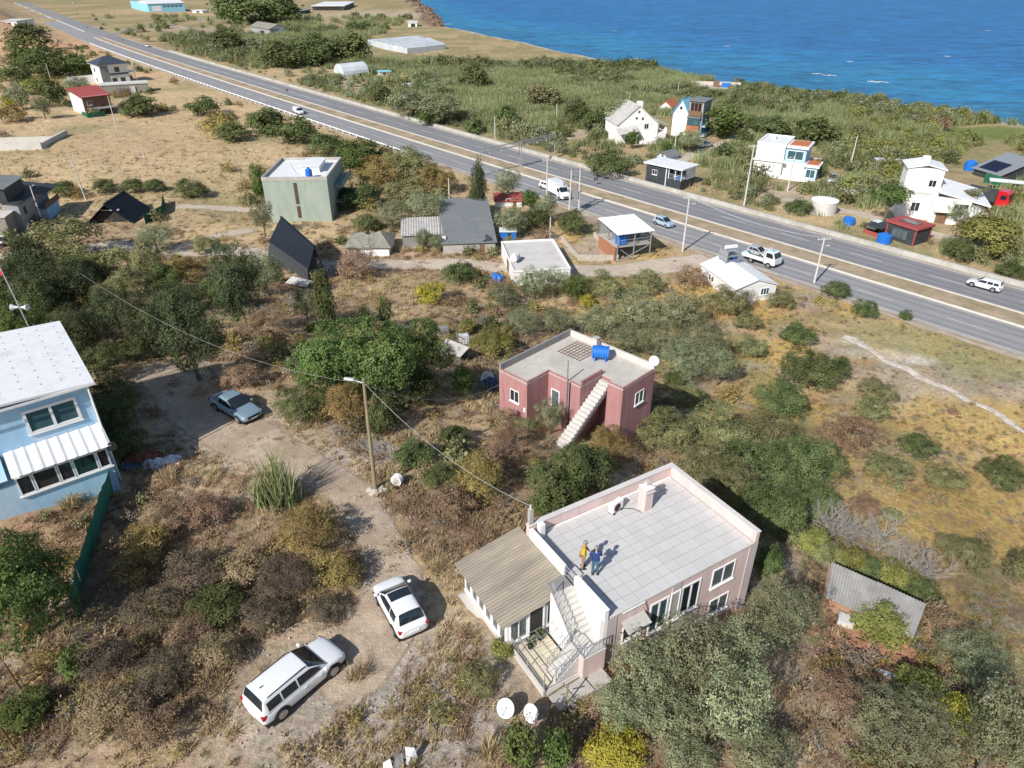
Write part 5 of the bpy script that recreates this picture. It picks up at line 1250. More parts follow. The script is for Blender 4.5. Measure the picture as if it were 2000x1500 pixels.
def leaf_mesh(name, ctr, nrm, axis, ln, wd, mat, rs, fold=True, val=None):
    """many small pointed leaf faces, as numpy arrays"""
    n = len(ctr)
    axis = axis - nrm * np.sum(axis * nrm, 1)[:, None]; axis /= np.linalg.norm(axis, axis=1)[:, None] + 1e-9
    side = np.cross(nrm, axis)
    v = np.empty((n, 4, 3)); L2 = (ln / 2)[:, None]; W2 = (wd / 2)[:, None]
    v[:, 0] = ctr - axis * L2; v[:, 1] = ctr + side * W2 + nrm * W2 * .2; v[:, 2] = ctr + axis * L2; v[:, 3] = ctr - side * W2 + nrm * W2 * .2
    me = bpy.data.meshes.new(name)
    me.vertices.add(n * 4); me.loops.add(n * 4); me.polygons.add(n)
    me.vertices.foreach_set('co', v.astype(np.float32).ravel())
    me.loops.foreach_set('vertex_index', np.arange(n * 4, dtype=np.int32))
    me.polygons.foreach_set('loop_start', np.arange(0, n * 4, 4, dtype=np.int32))
    me.polygons.foreach_set('loop_total', np.full(n, 4, dtype=np.int32))
    a = me.attributes.new('v', 'FLOAT', 'FACE'); a.data.foreach_set('value', (rs.random(n) if val is None else val).astype(np.float32))
    me.materials.append(MATS[mat]); me.update(calc_edges=True); me.validate()
    return me
def unit(v): return v / (np.linalg.norm(v, axis=-1, keepdims=True) + 1e-9)
def crown(seed, mat, shape, n, size, nl, lr=(.30, .45), asp=2.0, up=.25, ragged=.10):
    rs = np.random.RandomState(seed); C = []
    k = 0
    while len(C) < nl and k < 4000:
        k += 1
        d = unit(rs.normal(size=3)); r = rs.uniform(*lr)
        if shape == 'round': p = d * rs.uniform(.45, 1.0 - r * .75)
        elif shape == 'dome':
            d[2] = abs(d[2]) * 1.1 - .35; d = unit(d); p = d * rs.uniform(.45, 1.0 - r * .7)
        elif shape == 'cone':
            z = rs.uniform(-.85, .85); rr = (1 - (z + 1) / 2) ** .8 * .8 + .06; a = rs.uniform(0, 6.283)
            p = np.array([math.cos(a) * rr * rs.uniform(.3, .9), math.sin(a) * rr * rs.uniform(.3, .9), z]); r *= .5 + .5 * rr
        elif shape == 'column':
            z = rs.uniform(-.9, .9); rr = .55 * (1 - abs(z) ** 3) ; a = rs.uniform(0, 6.283); p = np.array([math.cos(a) * rr, math.sin(a) * rr, z]); r *= .7 * (1 - .55 * max(0, z))
        elif shape == 'flat':
            p = d * rs.uniform(.3, .75); p[2] = p[2] * .35 + .35
        if all(np.linalg.norm(p - c) > .58 * (r + q) for c, q in C): C.append((p, r))
        elif k > 1500: C.append((p, r))
    # twigs sit on the lobes, leaves sit round the twigs: clumps with gaps between them
    w_ = np.array([q ** 2 for _, q in C]); nt_ = max(30, n // 22); idx = rs.choice(len(C), nt_, p=w_ / w_.sum())
    P_ = np.array([c for c, _ in C])[idx]; Q = np.array([q for _, q in C])[idx]
    d = unit(rs.normal(size=(nt_, 3)))
    if shape in ('dome',): d[:, 2] = np.where(d[:, 2] < -.45, -d[:, 2], d[:, 2])
    stretch = np.array([1, 1, 1.0 if shape != 'column' else 2.2])
    rr = Q * (rs.uniform(.74, 1.03, nt_) + rs.exponential(ragged * .5, nt_))
    tc_ = P_ + d * rr[:, None] * stretch
    tn = unit(d * .8 + unit(tc_) * .5 + np.array([0, 0, up]) + rs.normal(size=(nt_, 3)) * .25); tv = rs.random(nt_)
    k = rs.randint(0, nt_, n); sg_ = size * 1.25
    g = rs.normal(size=(n, 3)) * sg_; g -= tn[k] * np.sum(g * tn[k], 1)[:, None] * .45
    ctr = tc_[k] + g
    nrm = unit(tn[k] + rs.normal(size=(n, 3)) * .30)
    ax = unit(g + rs.normal(size=(n, 3)) * size * .8 + np.array([0, 0, size * .3]))
    ln = size * rs.uniform(.7, 1.5, n); wd = ln / asp * rs.uniform(.8, 1.25, n)
    return leaf_mesh('foliage', ctr, nrm, ax, ln, wd, mat, rs, val=np.clip(tv[k] * .55 + rs.random(n) * .45, 0, 1))
def twig_mesh(seed, mat, levels=3, n0=9, spread=.8, r0=.022):
    rs = random.Random(seed); mb = MB()
    def grow(p, d, ln, r, lev):
        q = p + d * ln; mb.tube(p, q, r, r * .6, 4)
        if lev == 0: return
        for _ in range(rs.choice((2, 3, 3))):
            e = (d + Vector((rs.uniform(-1, 1), rs.uniform(-1, 1), rs.uniform(-.5, .9))) * spread * .75).normalized()
            grow(p.lerp(q, rs.uniform(.5, 1)), e, ln * rs.uniform(.55, .85), r * .62, lev - 1)
    for k in range(n0):
        a = 6.283 * k / n0 + rs.uniform(-.3, .3); d = Vector((math.cos(a) * spread, math.sin(a) * spread, rs.uniform(.5, 1.3))).normalized()
        grow(Vector((0, 0, -1)), d, rs.uniform(.5, .75), r0, levels)
    return mb.mesh('twigs', mat)
# species: material, crown shape, lobes, lobe radius, leaf slenderness, trunk share, trunk material, (leaf count, leaf size) for small / medium / large
SPEC = {
    'olive': ('leaf_olive', 'round', 15, (.26, .42), 2.6, .18, 'bark', [(2400, .125), (6500, .068), (17000, .040)]),
    'bright': ('leaf_bright', 'round', 15, (.26, .42), 1.7, .15, 'bark', [(2000, .15), (6000, .078), (15000, .046)]),
    'dark': ('leaf_dark', 'dome', 12, (.28, .44), 1.8, 0, 'bark', [(2200, .135), (6000, .072), (12000, .045)]),
    'scrub': ('leaf_scrub', 'dome', 11, (.28, .46), 2.0, 0, 'bark', [(2200, .13), (6000, .068), (12000, .042)]),
    'brown': ('leaf_brown', 'dome', 11, (.28, .44), 2.4, 0, 'bark', [(1700, .13), (4500, .07), (9000, .045)]),
    'rust': ('leaf_rust', 'dome', 11, (.28, .44), 2.2, 0, 'bark', [(1900, .13), (5000, .07), (10000, .045)]),
    'yellow': ('leaf_yellow', 'dome', 10, (.26, .42), 1.9, 0, 'bark', [(1500, .15), (4200, .08), (8000, .055)]),
    'lime': ('leaf_lime', 'dome', 12, (.26, .42), 1.7, 0, 'bark', [(1700, .15), (4600, .085), (9000, .055)]),
    'conifer': ('leaf_conifer', 'round', 18, (.26, .40), 2.4, .12, 'bark', [(2600, .14), (10000, .080), (17000, .050)]),
    'spire': ('leaf_conifer', 'cone', 20, (.40, .55), 2.4, .05, 'bark', [(2600, .14), (9000, .085), (14000, .06)]),
    'cypress': ('leaf_dark', 'column', 14, (.5, .62), 2.2, .04, 'bark', [(2200, .20), (4500, .15), (5500, .14)]),
    'leafy': ('leaf_bright', 'dome', 14, (.28, .44), 1.7, 0, 'bark', [(2000, .15), (6000, .078), (15000, .046)]),
    'bramble': ('leaf_bramble', 'dome', 11, (.28, .44), 2.8, 0, 'bark', [(1900, .13), (5000, .07), (10000, .045)]),
    'umbrella': ('leaf_bright', 'flat', 14, (.34, .46), 1.8, .35, 'bark', [(1800, .16), (5000, .09), (9000, .06)]),
}
CACHE = {}
def protos(kind, cls):
    if (kind, cls) not in CACHE:
        sp = SPEC[kind]; n, s = sp[7][cls]
        CACHE[(kind, cls)] = [crown(hash_(kind) + 31 * cls + 7 * k, sp[0], sp[1], n, s, sp[2], sp[3], sp[4]) for k in range(3 if cls else 2)]
    return CACHE[(kind, cls)]
def hash_(s): return sum((i + 1) * ord(c) for i, c in enumerate(s))
def trunk_mesh(seed, mat):
    rs = random.Random(seed); mb = MB(); p = Vector((0, 0, -.08)); r = .06
    pts = [p]
    for k in range(3): p = p + Vector((rs.uniform(-.05, .05), rs.uniform(-.05, .05), .2)); pts.append(p)
    for k in range(3): mb.tube(pts[k], pts[k + 1], r * (1 - .18 * k), r * (1 - .18 * (k + 1)), 7)
    for k in range(5):
        a = 6.283 * k / 5 + rs.uniform(-.4, .4); q = pts[rs.choice((2, 3))]; e = q + Vector((math.cos(a) * .22, math.sin(a) * .22, rs.uniform(.18, .34))); mb.tube(q, e, r * .5, r * .28, 5)
        f = e + Vector((math.cos(a + .5) * .14, math.sin(a + .5) * .14, .16)); mb.tube(e, f, r * .28, r * .12, 4)
    return mb.mesh('trunk', mat)
TRUNKS = {m: [trunk_mesh(s, m) for s in (1, 2, 3)] for m in ('bark', 'bark_grey')}
NAMES = {'leafy': ('broadleaf_tree', 'tree'), 'bramble': ('bramble_thicket', 'bramble'), 'olive': ('olive_tree', 'olive tree'), 'bright': ('broadleaf_tree', 'tree'), 'dark': ('bush', 'bush'), 'scrub': ('bush', 'bush'), 'brown': ('dry_bush', 'bush'), 'rust': ('bush', 'bush'), 'yellow': ('yellow_shrub', 'shrub'), 'lime': ('leafy_shrub', 'shrub'), 'conifer': ('conifer_tree', 'tree'), 'spire': ('conifer_tree', 'tree'), 'cypress': ('cypress_tree', 'cypress'), 'umbrella': ('umbrella_tree', 'tree')}
prnd = random.Random(5)
PLANTED = []
def plant(kind, cx, cy, w, h, label, group=None, bare=0):
    """a plant whose crown fills the box w x h pixels centred on (cx, cy)"""
    sp = SPEC[kind]; tr = sp[5]
    q = G(cx, cy + h * .3); s = pxm(q)
    a = math.atan2(ZC - q.z, q.y); r = w / 2 / s
    hc = h / 2 / s
    c = math.sqrt(max(hc * hc - (r * math.sin(a)) ** 2, 0)) / math.cos(a)
    c = min(max(c, (.66 if tr == 0 else .6) * r), 2.2 * r if kind not in ('cypress', 'spire') else 5 * r)
    lift = c * (.62 if tr == 0 else 1.0) + (2 * c * tr)
    q = G(cx, cy, lift)                        # crown centre
    gz = Tz(q.x, q.y)
    nm, cat = NAMES[kind]
    t = thing(nm, label, cat, (q.x, q.y, gz), prnd.uniform(0, 6.28), group)
    cls = 0 if r < .9 else 1 if r < 1.9 else 2
    if q.y > 75: cls = min(cls, 1)
    if q.y > 180: cls = 0
    o = link('crown', prnd.choice(protos(kind, cls)), t); o.location = (0, 0, lift); o.scale = (r, r, c)
    H = lift + c * .2
    b = link('trunk' if tr else 'stem', prnd.choice(TRUNKS[sp[6]]), t); b.scale = (min(H * (1.0 if tr else .6), r * 1.3),) * 2 + (H * (1.2 if tr else .8),)
    if bare:
        d = link('bare_branch', TWIGS[prnd.randrange(3)], t); d.location = (0, 0, lift); d.scale = (r * 1.15, r * 1.15, c * 1.3); d.rotation_euler.z = prnd.uniform(0, 6)
    PLANTED.append((q.x, q.y, r))
    return t
TWIGS = [twig_mesh(s, 'bark_grey') for s in (11, 12, 13)]
DTWIGS = [twig_mesh(s, 'branch_pale', 4, 6, 1.0, .024) for s in (21, 22)]

PL = [
 # --- left foreground
 ('leafy', 45, 1175, 205, 250, 'large bright green tree at the left edge below the blue house'),
 ('leafy', 52, 1385, 105, 70, 'small bright green sapling at the left edge under the large tree'),
 ('leafy', 148, 1300, 60, 70, 'small lime green sapling beside the large tree at the left edge'),
 ('rust', 600, 1040, 150, 140, 'yellow brown shrub left of the driveway bend'),
 ('rust', 655, 1120, 110, 105, 'orange tinged shrub beside the driveway above the white hatchback'),
 ('bramble', 560, 1135, 150, 120, 'dark shrub in shade left of the driveway'),
 ('brown', 480, 1110, 120, 90, 'brown dry shrub in the shade left of the driveway'),
 ('brown', 330, 1010, 130, 110, 'reddish dry shrub right of the green mesh fence'),
 ('rust', 290, 1060, 100, 90, 'yellowish dry shrub against the green mesh fence'),
 ('brown', 400, 1000, 110, 90, 'brown dry shrub between mesh fence and reed clump'),
 ('dark', 430, 1185, 120, 96, 'dark shaded shrub left of the parked estate car'),
 ('bramble', 300, 1190, 120, 100, 'dark brown brush in the hollow at lower left'),
 ('bramble', 330, 1310, 130, 100, 'dark weedy bush in the hollow left of the estate car'),
 ('brown', 220, 1390, 140, 100, 'brown brush near the rusty posts'),
 ('bramble', 215, 1290, 110, 110, 'dark weedy bush in front of the small lime sapling'),
 ('brown', 420, 1280, 120, 90, 'straw coloured brush left of the estate car bonnet'),
 ('brown', 300, 1430, 130, 80, 'brown brush at the bottom left'),
 ('bramble', 380, 1120, 140, 110, 'dark bramble thicket in the hollow behind the mesh fence'),
 ('rust', 260, 1110, 100, 80, 'olive brown brush right of the large tree at the left edge'),
 ('bramble', 520, 1205, 110, 76, 'dark bramble thicket above the estate car bonnet'),
 ('brown', 370, 1240, 110, 80, 'straw brown brush in the middle of the hollow'),
 ('bramble', 640, 1190, 90, 60, 'dark bramble edge beside the driveway above the estate car'),
 ('brown', 260, 1380, 100, 70, 'pale dry brush beside the rusty posts'),
 # --- around the wooden pole
 ('dark', 588, 792, 115, 95, 'dark green bush beside the sedan in the shade'),
 ('rust', 680, 800, 105, 125, 'yellow olive bush behind the wooden pole'),
 ('dark', 745, 815, 70, 100, 'dark bush right behind the wooden pole'),
 ('bright', 650, 700, 160, 150, 'bright green tree, leftmost of the clump behind the wooden pole'),
 ('bright', 745, 695, 160, 160, 'bright green tree in the middle of the clump behind the wooden pole'),
 ('bright', 818, 690, 120, 130, 'green tree, rightmost of the clump behind the wooden pole'),
 ('dark', 800, 760, 130, 110, 'shaded dark tree under the green clump'),
 ('bright', 902, 738, 52, 62, 'small green tree beside the blue tarp heap'),
 ('dark', 812, 888, 84, 62, 'dark bush right of the wooden pole'),
 ('dark', 888, 856, 74, 52, 'round dark bush below the dark rose house'),
 ('rust', 935, 935, 120, 130, 'olive brown bush left of the big dark bush behind the porch'),
 ('dark', 865, 935, 80, 70, 'low green bush near the concrete ring'),
 ('brown', 880, 985, 110, 90, 'reddish dry bush right of the concrete ring'),
 ('dark', 1085, 945, 150, 165, 'big dark green bush behind the roof terrace wall'),
 ('dark', 1150, 925, 100, 130, 'dark green bush between the two pink houses'),
 ('bright', 1075, 985, 80, 60, 'bright green shrub against the back parapet of the roof terrace'),
 ('brown', 1000, 870, 110, 60, 'dry brown shrub below the outside stair'),
 ('rust', 1190, 875, 110, 90, 'rusty brown shrub at the foot of the outside stair'),
 ('olive', 1075, 808, 62, 66, 'grey green shrub in front of the glazed door of the dark rose house'),
 ('brown', 985, 822, 70, 40, 'dry weeds at the left foot of the dark rose house'),
 ('scrub', 1030, 838, 60, 40, 'low scrub at the nearest corner of the dark rose house'),
 ('brown', 1165, 815, 60, 70, 'dry thicket under the outside stair'),
 ('rust', 1255, 835, 80, 70, 'olive brown shrub right of the outside stair foot'),
 ('scrub', 1180, 850, 60, 50, 'grey shrub in front of the outside stair'),
 ('brown', 1230, 810, 70, 110, 'tall dry shrub against the stair side of the dark rose house'),
 ('scrub', 1290, 800, 70, 60, 'bush at the right corner of the dark rose house'),
 # --- conifers on the left
 ('conifer', 365, 640, 130, 160, 'dark conifer with bare stems above the sandy shaded yard'),
 ('conifer', 458, 550, 92, 125, 'tall dark conifer left of the ribbed black house'),
 ('dark', 420, 575, 84, 80, 'dark bushy tree between the yellow brown one and the tall conifer'),
 ('conifer', 285, 630, 95, 110, 'dark conifer left of the one above the shaded yard'),
 ('scrub', 290, 515, 70, 90, 'olive tree behind the round yellow brown one'),
 ('rust', 362, 538, 92, 82, 'round yellow brown tree among the conifers'),
 ('conifer', 222, 598, 100, 100, 'dark conifer right of the loudspeaker mast'),
 ('scrub', 215, 518, 95, 80, 'olive green tree below the dirt road at left'),
 ('scrub', 120, 478, 150, 70, 'broad flat olive green tree in front of the stone house'),
 ('conifer', 130, 560, 110, 110, 'dark conifer beside the red flag mast'),
 ('conifer', 55, 510, 84, 90, 'dark conifer in front of the white car at left edge'),
 ('bright', 30, 625, 100, 110, 'bright green tree behind the blue house roof'),
 ('conifer', 20, 560, 90, 110, 'dark conifer at the left edge'),
 ('conifer', 150, 650, 110, 110, 'dark conifer behind the corner of the blue house'),
 ('rust', 178, 590, 60, 60, 'yellowish bush beside the loudspeaker mast'),
 ('dark', 185, 720, 110, 110, 'dark bush in shade along the blue house'),
 ('dark', 215, 800, 120, 130, 'dense dark bush in the shadow of the blue house'),
 ('dark', 245, 870, 80, 80, 'dark bush beside the rubbish heap'),
 ('olive', 515, 525, 76, 76, 'light green tree at the left end of the ribbed black house'),
 ('olive', 595, 588, 50, 66, 'small leaning olive tree below the ribbed black house'),
 ('cypress', 634, 594, 34, 92, 'tallest cypress below the ribbed black house'),
 ('cypress', 711, 622, 26, 48, 'shortest cypress, in the middle of three'),
 ('cypress', 752, 614, 22, 60, 'slim cypress, rightmost of three'),
 ('brown', 520, 640, 110, 60, 'grey brown heath bush left of the tallest cypress'),
 ('brown', 470, 740, 90, 60, 'brown dry bush behind the shaded sedan'),
 ('rust', 545, 680, 60, 50, 'yellow brown bush left of the bright green clump'),
 ('dark', 330, 585, 110, 70, 'dark undergrowth beneath the conifers, right'),
 ('scrub', 250, 560, 100, 70, 'olive undergrowth beneath the conifers, middle'),
 ('dark', 170, 530, 100, 70, 'dark undergrowth beneath the conifers, left'),
 ('conifer', 80, 570, 100, 110, 'dark conifer left of the flag mast conifer'),
 ('dark', 90, 640, 110, 80, 'dark undergrowth behind the roof of the blue house'),
 ('dark', 322, 548, 80, 70, 'dark bushy tree left of the round yellow brown tree'),
 ('dark', 240, 690, 100, 70, 'dark undergrowth left of the sandy shaded yard'),
 ('olive', 300, 460, 80, 50, 'pale olive tree at the bend of the dirt road'),
 ('scrub', 400, 480, 60, 36, 'olive bush beside the dirt road left of the tall conifer'),
 # --- village trees
 ('brown', 697, 520, 88, 80, 'leafless brown tree in front of the ruined cottage'),
 ('dark', 897, 534, 82, 58, 'round green bush below the wide grey roof'),
 ('yellow', 846, 575, 74, 44, 'yellow shrub in the dry grass below the dirt road'),
 ('lime', 960, 672, 90, 58, 'yellow green bush behind the dark rose house'),
 ('lime', 912, 640, 30, 40, 'small yellow green shrub beside the white water crate'),
 ('olive', 1045, 548, 74, 62, 'olive tree in front of the white flat roof'),
 ('olive', 1090, 545, 60, 50, 'small olive tree against the white flat roofed house'),
 ('olive', 985, 572, 70, 50, 'grey olive bush below the blue tank'),
 ('bright', 1126, 560, 56, 52, 'green fig tree right of the white flat roofed house'),
 ('yellow', 1144, 593, 36, 38, 'little yellow shrub below the green fig tree'),
 ('dark', 715, 440, 60, 46, 'dark tree between the green block and the ruined cottage'),
 ('olive', 765, 415, 80, 50, 'olive tree behind the ruined cottage'),
 ('olive', 830, 400, 90, 50, 'olive tree left of the wide grey roof'),
 ('olive', 825, 462, 40, 36, 'small olive tree in front of the corrugated lean-to'),
 ('olive', 853, 470, 36, 34, 'small olive tree against the lower corner of the wide grey roof'),
 ('spire', 933, 362, 42, 90, 'tall slim conifer by the highway behind the wide grey roof'),
 ('olive', 990, 355, 56, 56, 'grey thin tree beside the slim conifer'),
 ('olive', 1000, 425, 76, 56, 'olive tree between the grey roof and the highway'),
 ('dark', 1040, 430, 60, 50, 'dark tree behind the white flat roofed house'),
 ('olive', 1068, 400, 50, 50, 'olive tree beside the tall pole at the highway'),
 ('dark', 1120, 440, 60, 60, 'dark tree left of the two level shelter'),
 ('bright', 1035, 385, 40, 36, 'bright green shrub in front of the white box van'),
 ('olive', 510, 420, 50, 60, 'grey olive bush left of the green block'),
 ('bright', 505, 355, 40, 70, 'poplar like green tree left of the green block'),
 ('dark', 300, 365, 46, 26, 'round shrub in the field edge, second from the pole'),
 ('dark', 260, 366, 50, 26, 'round shrub in the field edge behind the black gable'),
 ('dark', 372, 370, 66, 32, 'round shrub, rightmost in the field edge'),
 ('dark', 205, 366, 50, 30, 'round shrub in the field edge right of the pole'),
 ('dark', 125, 372, 56, 34, 'dark shrub in the field edge beside the stone house'),
 ('dark', 275, 212, 66, 44, 'dark round bush right of the red roofed house'),
 ('dark', 397, 213, 62, 38, 'dark bush on the grassy highway bank'),
 ('rust', 425, 250, 80, 50, 'olive bush on the slope below the highway'),
 ('dark', 455, 262, 60, 40, 'dark bush at the foot of the highway slope'),
 # --- hedge along the highway
 ('dark', 520, 245, 80, 56, 'hedge bush along the highway, first from the white van'),
 ('dark', 580, 262, 86, 56, 'hedge bush along the highway, second from the white van'),
 ('dark', 640, 285, 90, 60, 'hedge bush along the highway, third from the white van'),
 ('bright', 700, 305, 96, 66, 'green hedge bush beside the green block'),
 ('rust', 740, 345, 110, 70, 'olive thicket behind the green block'),
 ('scrub', 800, 330, 110, 66, 'olive thicket below the highway guard rail'),
 ('dark', 700, 385, 90, 60, 'dark thicket in the shadow of the green block'),
 ('rust', 850, 355, 90, 60, 'yellow olive thicket left of the slim conifer'),
 ('scrub', 790, 375, 90, 50, 'olive scrub behind the corrugated lean-to'),
 # --- olive grove between the dirt road and the dark rose house
 ('scrub', 1180, 560, 90, 50, 'scrub bush right of the green fig tree'),
 ('scrub', 1260, 555, 80, 46, 'scrub bush below the bend of the dirt road'),
 ('brown', 1350, 545, 80, 40, 'dry scrub left of the white metal roofed house'),
 ('brown', 1190, 590, 40, 36, 'dark brown dead bush in the olive grove'),
 ('olive', 1240, 605, 110, 80, 'olive tree in the back row of the grove, left'),
 ('olive', 1330, 600, 120, 84, 'olive tree in the back row of the grove, right'),
 ('olive', 1165, 625, 90, 66, 'olive tree behind the roof of the dark rose house'),
 ('olive', 1090, 622, 86, 60, 'olive tree behind the left parapet of the dark rose house'),
 ('olive', 1020, 625, 80, 56, 'olive tree above the yellow green bush'),
 ('olive', 1290, 655, 110, 84, 'olive tree in the middle of the grove'),
 ('olive', 1375, 660, 110, 90, 'olive tree in the grove, nearest the white metal roofed house'),
 ('olive', 1225, 660, 80, 60, 'olive tree touching the chimney of the dark rose house'),
 ('olive', 1335, 700, 110, 84, 'olive tree right of the satellite dish on the dark rose house'),
 ('olive', 1408, 706, 62, 72, 'single small olive tree with a dark shadow'),
 ('scrub', 1420, 590, 90, 50, 'scrub in front of the white metal roofed house'),
 ('scrub', 1468, 680, 62, 52, 'round bush standing alone in the dry grass'),
 ('scrub', 1460, 630, 60, 40, 'bush right of the olive grove'),
 ('dark', 1560, 655, 70, 36, 'green bush on the slope near the footpath'),
 ('scrub', 1525, 590, 60, 40, 'bush right of the white metal roofed house'),
 ('dark', 1635, 570, 60, 34, 'bush on the verge beside the lamp post'),
 ('dark', 1690, 605, 56, 30, 'bush on the verge, middle of three'),
 ('dark', 1770, 616, 30, 24, 'small round bush on the verge, rightmost of three'),
 # --- hillside on the right
 ('dark', 1525, 782, 120, 76, 'large round dark bush on the hillside'),
 ('dark', 1590, 728, 130, 62, 'dark bush above the large round one on the hillside'),
 ('dark', 1635, 720, 50, 56, 'dark bush at the right end of the upper hillside clump'),
 ('scrub', 1712, 764, 80, 50, 'hillside bush with a cluster of three, upper'),
 ('scrub', 1705, 803, 72, 44, 'hillside bush with a cluster of three, lower'),
 ('dark', 1793, 872, 76, 46, 'grey green bush in the golden grass'),
 ('scrub', 1735, 915, 92, 76, 'olive bush left of the rounded hillside one'),
 ('scrub', 1848, 936, 92, 62, 'rounded olive bush in golden grass'),
 ('dark', 1955, 928, 100, 58, 'green bush near the right edge'),
 ('scrub', 1885, 1080, 120, 88, 'big grey olive bush near the right edge'),
 ('scrub', 1990, 1110, 50, 72, 'grey bush cut by the right edge'),
 ('scrub', 1742, 1008, 46, 38, 'small dark bush above the dead branches'),
 ('brown', 1665, 855, 130, 60, 'grey heath patch on the hillside'),
 ('brown', 1690, 990, 70, 50, 'purple brown dry bush above the dead branches'),
 ('scrub', 1345, 775, 70, 40, 'low bush right of the dark rose house'),
 ('dark', 1318, 745, 46, 44, 'green bush in the shadow of the dark rose house'),
 ('scrub', 1290, 841, 132, 111, 'bush below the right wall of the dark rose house'),
 ('scrub', 1395, 836, 156, 117, 'olive green bush, upper left of the thicket beside the terrace'),
 ('scrub', 1490, 851, 156, 124, 'olive green bush, upper right of the thicket beside the terrace'),
 ('dark', 1575, 911, 156, 143, 'dark bush at the right end of the thicket beside the terrace'),
 ('dark', 1480, 916, 168, 130, 'dark bush in the middle of the thicket beside the terrace'),
 ('scrub', 1385, 901, 144, 117, 'bush just behind the right parapet corner'),
 ('scrub', 1420, 946, 132, 104, 'olive bush along the right parapet'),
 ('dark', 1500, 1001, 144, 130, 'dark shrub right of the terrace house corner'),
 ('dark', 1570, 981, 132, 104, 'dark shrub left of the dead branches'),
 ('lime', 1590, 1060, 80, 60, 'leafy vine beneath the dead branches, left'),
 ('lime', 1660, 1098, 80, 60, 'leafy vine beneath the dead branches, middle'),
 ('lime', 1745, 1128, 90, 70, 'leafy vine above the corrugated roof'),
 ('dark', 1800, 1165, 84, 76, 'dark leafy bush at the end of the corrugated roof'),
 ('lime', 1720, 1224, 120, 42, 'creeper in front of the corrugated roof'),
 ('bright', 1500, 1090, 60, 70, 'green sapling against the right end wall'),
 ('scrub', 1620, 1085, 70, 50, 'olive shrub between the vine clumps'),
 ('dark', 1700, 1115, 70, 56, 'dark shrub between the vine clumps'),
 ('scrub', 1545, 1035, 80, 60, 'scrub at the left end of the vine clumps'),
 ('lime', 1445, 985, 50, 36, 'small lime shrub beside the right parapet'),
 ('brown', 1600, 1135, 70, 50, 'dry weeds left of the corrugated roof'),
 # --- olive trees in front
 ('olive', 1530, 1195, 150, 153, 'olive tree at the right corner of the terrace house'),
 ('olive', 1360, 1270, 154, 153, 'olive tree hiding the front windows'),
 ('olive', 1265, 1295, 146, 139, 'olive tree beside the stair landing'),
 ('olive', 1455, 1265, 111, 120, 'olive tree under the right hand windows'),
 ('olive', 1220, 1380, 129, 102, 'olive tree right of the concrete slabs'),
 ('olive', 1315, 1395, 146, 120, 'olive tree above the yellow bush'),
 ('olive', 1435, 1370, 137, 158, 'tall olive tree in the middle of the front grove'),
 ('olive', 1485, 1465, 154, 120, 'olive tree at the bottom edge, middle'),
 ('olive', 1345, 1480, 120, 83, 'olive tree at the bottom edge right of the yellow bush'),
 ('olive', 1770, 1420, 223, 186, 'broad olive tree at the bottom right'),
 ('olive', 1910, 1285, 154, 130, 'olive tree at the right edge beyond the yellow shrubs'),
 ('olive', 1970, 1410, 146, 176, 'olive tree in the bottom right corner'),
 ('yellow', 1200, 1462, 125, 105, 'bright yellow bush at the bottom edge'),
 ('lime', 1795, 1345, 110, 80, 'yellow green shrub between the two right hand olive trees, upper'),
 ('yellow', 1880, 1395, 110, 90, 'yellow shrub between the two right hand olive trees, lower'),
 ('bright', 1020, 1462, 72, 90, 'dark green sapling at the bottom, left of two'),
 ('bright', 1090, 1462, 62, 76, 'dark green sapling at the bottom, right of two'),
 ('scrub', 935, 1330, 84, 78, 'green bush beside the porch corner'),
 ('lime', 980, 1270, 46, 46, 'small yellow green shrub at the porch corner'),
 ('brown', 1830, 1220, 120, 80, 'pale dry bush right of the corrugated roof'),
 ('brown', 1640, 1350, 110, 90, 'dry brushwood below the brick floor'),
 # --- top left
 ('dark', 90, 130, 90, 50, 'dark tree left of the navy roofed house, upper'),
 ('bright', 55, 110, 70, 40, 'green tree at the far left below the dry cut'),
 ('dark', 60, 80, 80, 40, 'dark tree below the road cutting'),
 ('bright', 150, 125, 44, 36, 'bright green tree beside the navy roof'),
 ('olive', 150, 165, 50, 30, 'olive tree beside the white garden wall'),
 ('dark', 30, 150, 60, 44, 'dark tree at the left edge, upper'),
 ('lime', 60, 172, 50, 36, 'pale yellow green tree left of the red roof'),
 ('dark', 100, 185, 60, 50, 'dark tree left of the red roofed house'),
 ('olive', 80, 205, 36, 36, 'small olive tree left of the red roofed house'),
 ('yellow', 18, 198, 32, 28, 'yellow shrub at the left edge'),
 ('olive', 35, 185, 50, 40, 'olive tree at the left edge above the yellow shrub'),
 ('rust', 20, 225, 60, 40, 'dry olive bush at the left edge'),
 # --- beyond the highway
 ('dark', 690, 105, 90, 56, 'large dark tree above the polytunnel'),
 ('dark', 610, 105, 90, 46, 'dark tree row beside the reed field, right'),
 ('dark', 550, 112, 80, 40, 'dark tree row beside the reed field, middle'),
 ('dark', 445, 85, 70, 30, 'dark tree by the side road'),
 ('dark', 470, 22, 90, 30, 'dark trees below the top edge sheds, left'),
 ('dark', 540, 25, 90, 36, 'dark trees below the top edge sheds, right'),
 ('dark', 925, 157, 62, 52, 'dark round tree in the reeds'),
 ('dark', 740, 185, 44, 44, 'dark tree at the seaward barrier'),
 ('olive', 800, 195, 80, 46, 'olive tree at the seaward barrier, left of two'),
 ('olive', 860, 205, 80, 46, 'olive tree at the seaward barrier, right of two'),
 ('bright', 835, 228, 44, 26, 'lime green bush right behind the seaward barrier'),
 ('dark', 925, 250, 50, 32, 'dark bush beside the seaward barrier lamp'),
 ('dark', 990, 235, 50, 50, 'dark tree behind the road gantry'),
 ('dark', 1125, 225, 50, 56, 'dark tree right of the gantry'),
